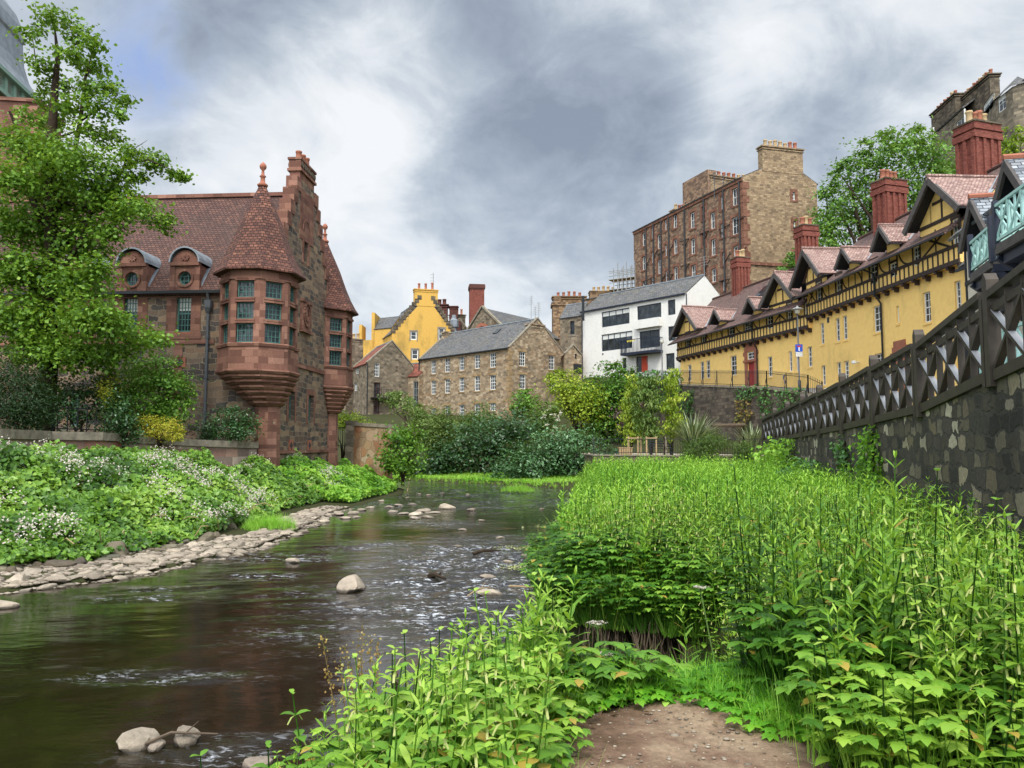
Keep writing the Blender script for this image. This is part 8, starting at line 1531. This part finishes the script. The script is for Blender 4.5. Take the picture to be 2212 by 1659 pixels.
single('hogweed', 'white flower umbel at the left rim of the dark hollow', 'flower', 1300, 1480, 6.4, flowered(.5, 1), 'field', 1, 0, None, umbel(1290, 1345, 6.4, .07, seed=1)); single('hogweed', 'ragged pale flower head below the white umbel by the hollow', 'flower', 1320, 1500, 6.0, flowered(.4, 2), 'field', 1, 1, None, umbel(1312, 1412, 6.0, .07, seed=2)); single('hogweed', 'white flower umbel among the nettles on the right above the hollow', 'flower', 1560, 1450, 6.6, flowered(.9, 3), 'field', .9, 2, None, umbel(1513, 1268, 6.8, .06, seed=3)); single('hogweed', 'broad pale umbel inside the weeds beside the black wall', 'flower', 2130, 1470, 5.2, flowered(.8, 4), 'field', .9, 3, None, umbel(2150, 1428, 5.2, .07, seed=4))
def spike(px, py, Y, h, mat, w=.018, n=90, seed=1, name='seed_head'):
    def f(b, q):
        c = W(px, py, Y); mb = MB(); mb.tube([q, c], .005, 5); mb.build('stalk', plain('brown green stalk', (.09, .10, .035), .7), b); rn = np.random.default_rng(seed); t_ = rn.random(n); P = np.array(c) + np.stack([rn.normal(size=n) * w * (1 - .6 * t_), rn.normal(size=n) * w * (1 - .6 * t_), (t_ - 1) * h], 1); V, Q, L = leafquads(P, norm(rn.normal(size=P.shape)), .02 * rn.uniform(.6, 1.2, n), .8, rn.random(n), rn); bulk(name, V, Q, G[mat], b, L)
    return f
G['pink'] = leafmat('woundwort flower', [srgb('5c3a4a'), srgb('7d5468'), srgb('8a6a74')], .2); G['seed'] = leafmat('dock seed', [srgb('8a7038'), srgb('b08f4e'), srgb('a3a05a')], .25)
for px, py, Y, yb, lb in ((853, 1475, 3.6, 1640, 'purple hedge woundwort spike standing tallest among the front nettles'), (1795, 1370, 4.9, 1500, 'purple flower spike in the weeds straight above the path'), (1855, 1395, 4.8, 1520, 'shorter purple flower spike right of another one above the path')): single('woundwort', lb, 'flower', px, yb, Y, flowered(.35, 7), 'field', .8, 1, None, spike(px, py - 30, Y, .10, 'pink', .012, 110, 5))
def dock(b, q):
    rn = np.random.default_rng(4); mb = MB(); Ps = []
    for x1, y1, yy in ((695, 1372, 4.6), (735, 1420, 4.5), (770, 1395, 4.6), (783, 1345, 4.6), (800, 1370, 4.65), (815, 1385, 4.6), (760, 1450, 4.5), (745, 1395, 4.55)):
        c = W(x1, y1, yy); m_ = q.lerp(c, .55) + Vector((rn.normal() * .02, 0, .03)); mb.tube([q, m_, c], [.006, .004, .0015], 5); t_ = rn.random(70) ** .8; Ps.append(np.array(m_)[None] * (1 - t_[:, None]) + np.array(c)[None] * t_[:, None] + rn.normal(size=(70, 3)) * .013)
    mb.build('stalk', plain('reddish dock stalk', (.16, .11, .04), .7), b); P = np.concatenate(Ps); V, Q, L = leafquads(P, norm(rn.normal(size=P.shape)), .017 * rn.uniform(.7, 1.3, len(P)), .9, rn.random(len(P)), rn); bulk('seed_head', V, Q, G['seed'], b, L)
single('dock', 'rusty brown seeding dock leaning over the water in front of us', 'plant', 790, 1590, 4.5, flowered(.35, 9), 'field', 1, 0, None, dock)
def bigleaf(px, py, Y, h, n, L, seed): t = TP(); r2 = random.Random(seed); t.stem((0, 0, 0), (0, 0, h), .008, .4); [t.strip((0, 0, h * (.35 + .65 * i / n)), (math.cos(i * 2.4), math.sin(i * 2.4), 0), L * r2.uniform(.8, 1.2), L * .34, LANCE, .55, .6, .35 + .3 * i / n, 6) for i in range(n)]; return t.arr()
single('figwort', 'tall dark green broad leaved plant next to the seeding dock', 'plant', 838, 1600, 4.2, bigleaf(0, 0, 0, .42, 9, .2, 1), 'field', 1); single('burdock', 'low plant with large pale green leaves on the verge left of the path', 'plant', 1225, 1560, 4.9, bigleaf(0, 0, 0, .12, 8, .26, 2), 'field', 1); 
for i, (px, py, Y, h, lb) in enumerate(((668, 1655, 3.7, .5, 'single tall flowering nettle rising over the water left of the woundwort'), (590, 1700, 3.35, .36, 'shorter nettle at the bottom edge over the dark water'), (440, 1720, 3.25, .33, 'small nettle in front of the bottom left rocks'), (290, 1730, 3.2, .34, 'nettle with tasselled tip below the largest bottom left rock'), (1505, 1480, 6.3, .95, 'pale willowherb stem leaning over the right side of the dark hollow'), (2100, 1330, 7.2, 1.25, 'tall lone nettle stem against the foot of the black wall'))):
    single('nettle' if 'willow' not in lb else 'willowherb', lb, 'plant', px, py, Y, (nettle if 'willow' not in lb else willowherb)(h, 200 + i), 'field', 1, i)
t = TP(); t.strip((0, 0, 0), (.6, .1, 0), .42, .012, [1, .9, .6, .05], 1.0, .35, .7, 7); single('grass_blade', 'single long grass blade curving up over the water at the bottom edge', 'grass', 515, 1680, 3.4, t.arr(), 'grassm', 1)  # this plant is one lone blade of grass
t = TP()
for k in range(5): t.strip((0, 0, .12 + .05 * k), (math.cos(k * 2.1), math.sin(k * 2.1), 0), .06, .045, BROAD, .3, .3, 1.0, 4)
t.stem((0, 0, 0), (.02, 0, .34), .004, .4); single('bindweed', 'thin stalk with yellowed heart shaped leaves at the bottom left', 'plant', 180, 1720, 3.3, t.arr(), 'gold', 1)

# litter on the path: grit, small stones, dead leaves
r_ = np.random.default_rng(55); q = np.stack([r_.uniform(-.1, 2, 900), r_.uniform(2, 5, 900)], 1); q = q[sd_poly(q[:, 0], q[:, 1], PATH) < .12]; n_ = len(q); sz = r_.uniform(.004, .016, n_) * np.where(r_.random(n_) < .06, 2, 1); V = bv[None] * sz[:, None, None] + np.stack([q[:, 0], q[:, 1], ground_z(q[:, 0], q[:, 1]) + .016], 1)[:, None]
tag(bulk('grit', V.reshape(-1, 3), (bf_[None] + (np.arange(n_) * len(bv))[:, None, None]).reshape(-1, 3), mm, None, np.repeat(r_.random(n_), len(bv))), kind='stuff')
q = np.stack([r_.uniform(-.1, 2, 260), r_.uniform(2.4, 5.1, 260)], 1); dd = sd_poly(q[:, 0], q[:, 1], PATH); q = q[(dd < .25) & (dd > -.16 - .3 * (r_.random(260) < .15))]; P = np.stack([q[:, 0], q[:, 1], ground_z(q[:, 0], q[:, 1]) + .03], 1); V, Q, L = leafquads(P, norm(np.array([[0, 0, 1.]]) + r_.normal(size=P.shape) * .3), r_.uniform(.02, .06, len(P)), .5, r_.random(len(P)), r_)
G['litter'] = leafmat('dead leaf', [srgb('3d2f22'), srgb('5f4a33'), srgb('7d6546')], .1); tag(bulk('leaf_litter', V, Q, G['litter'], None, L), kind='stuff')
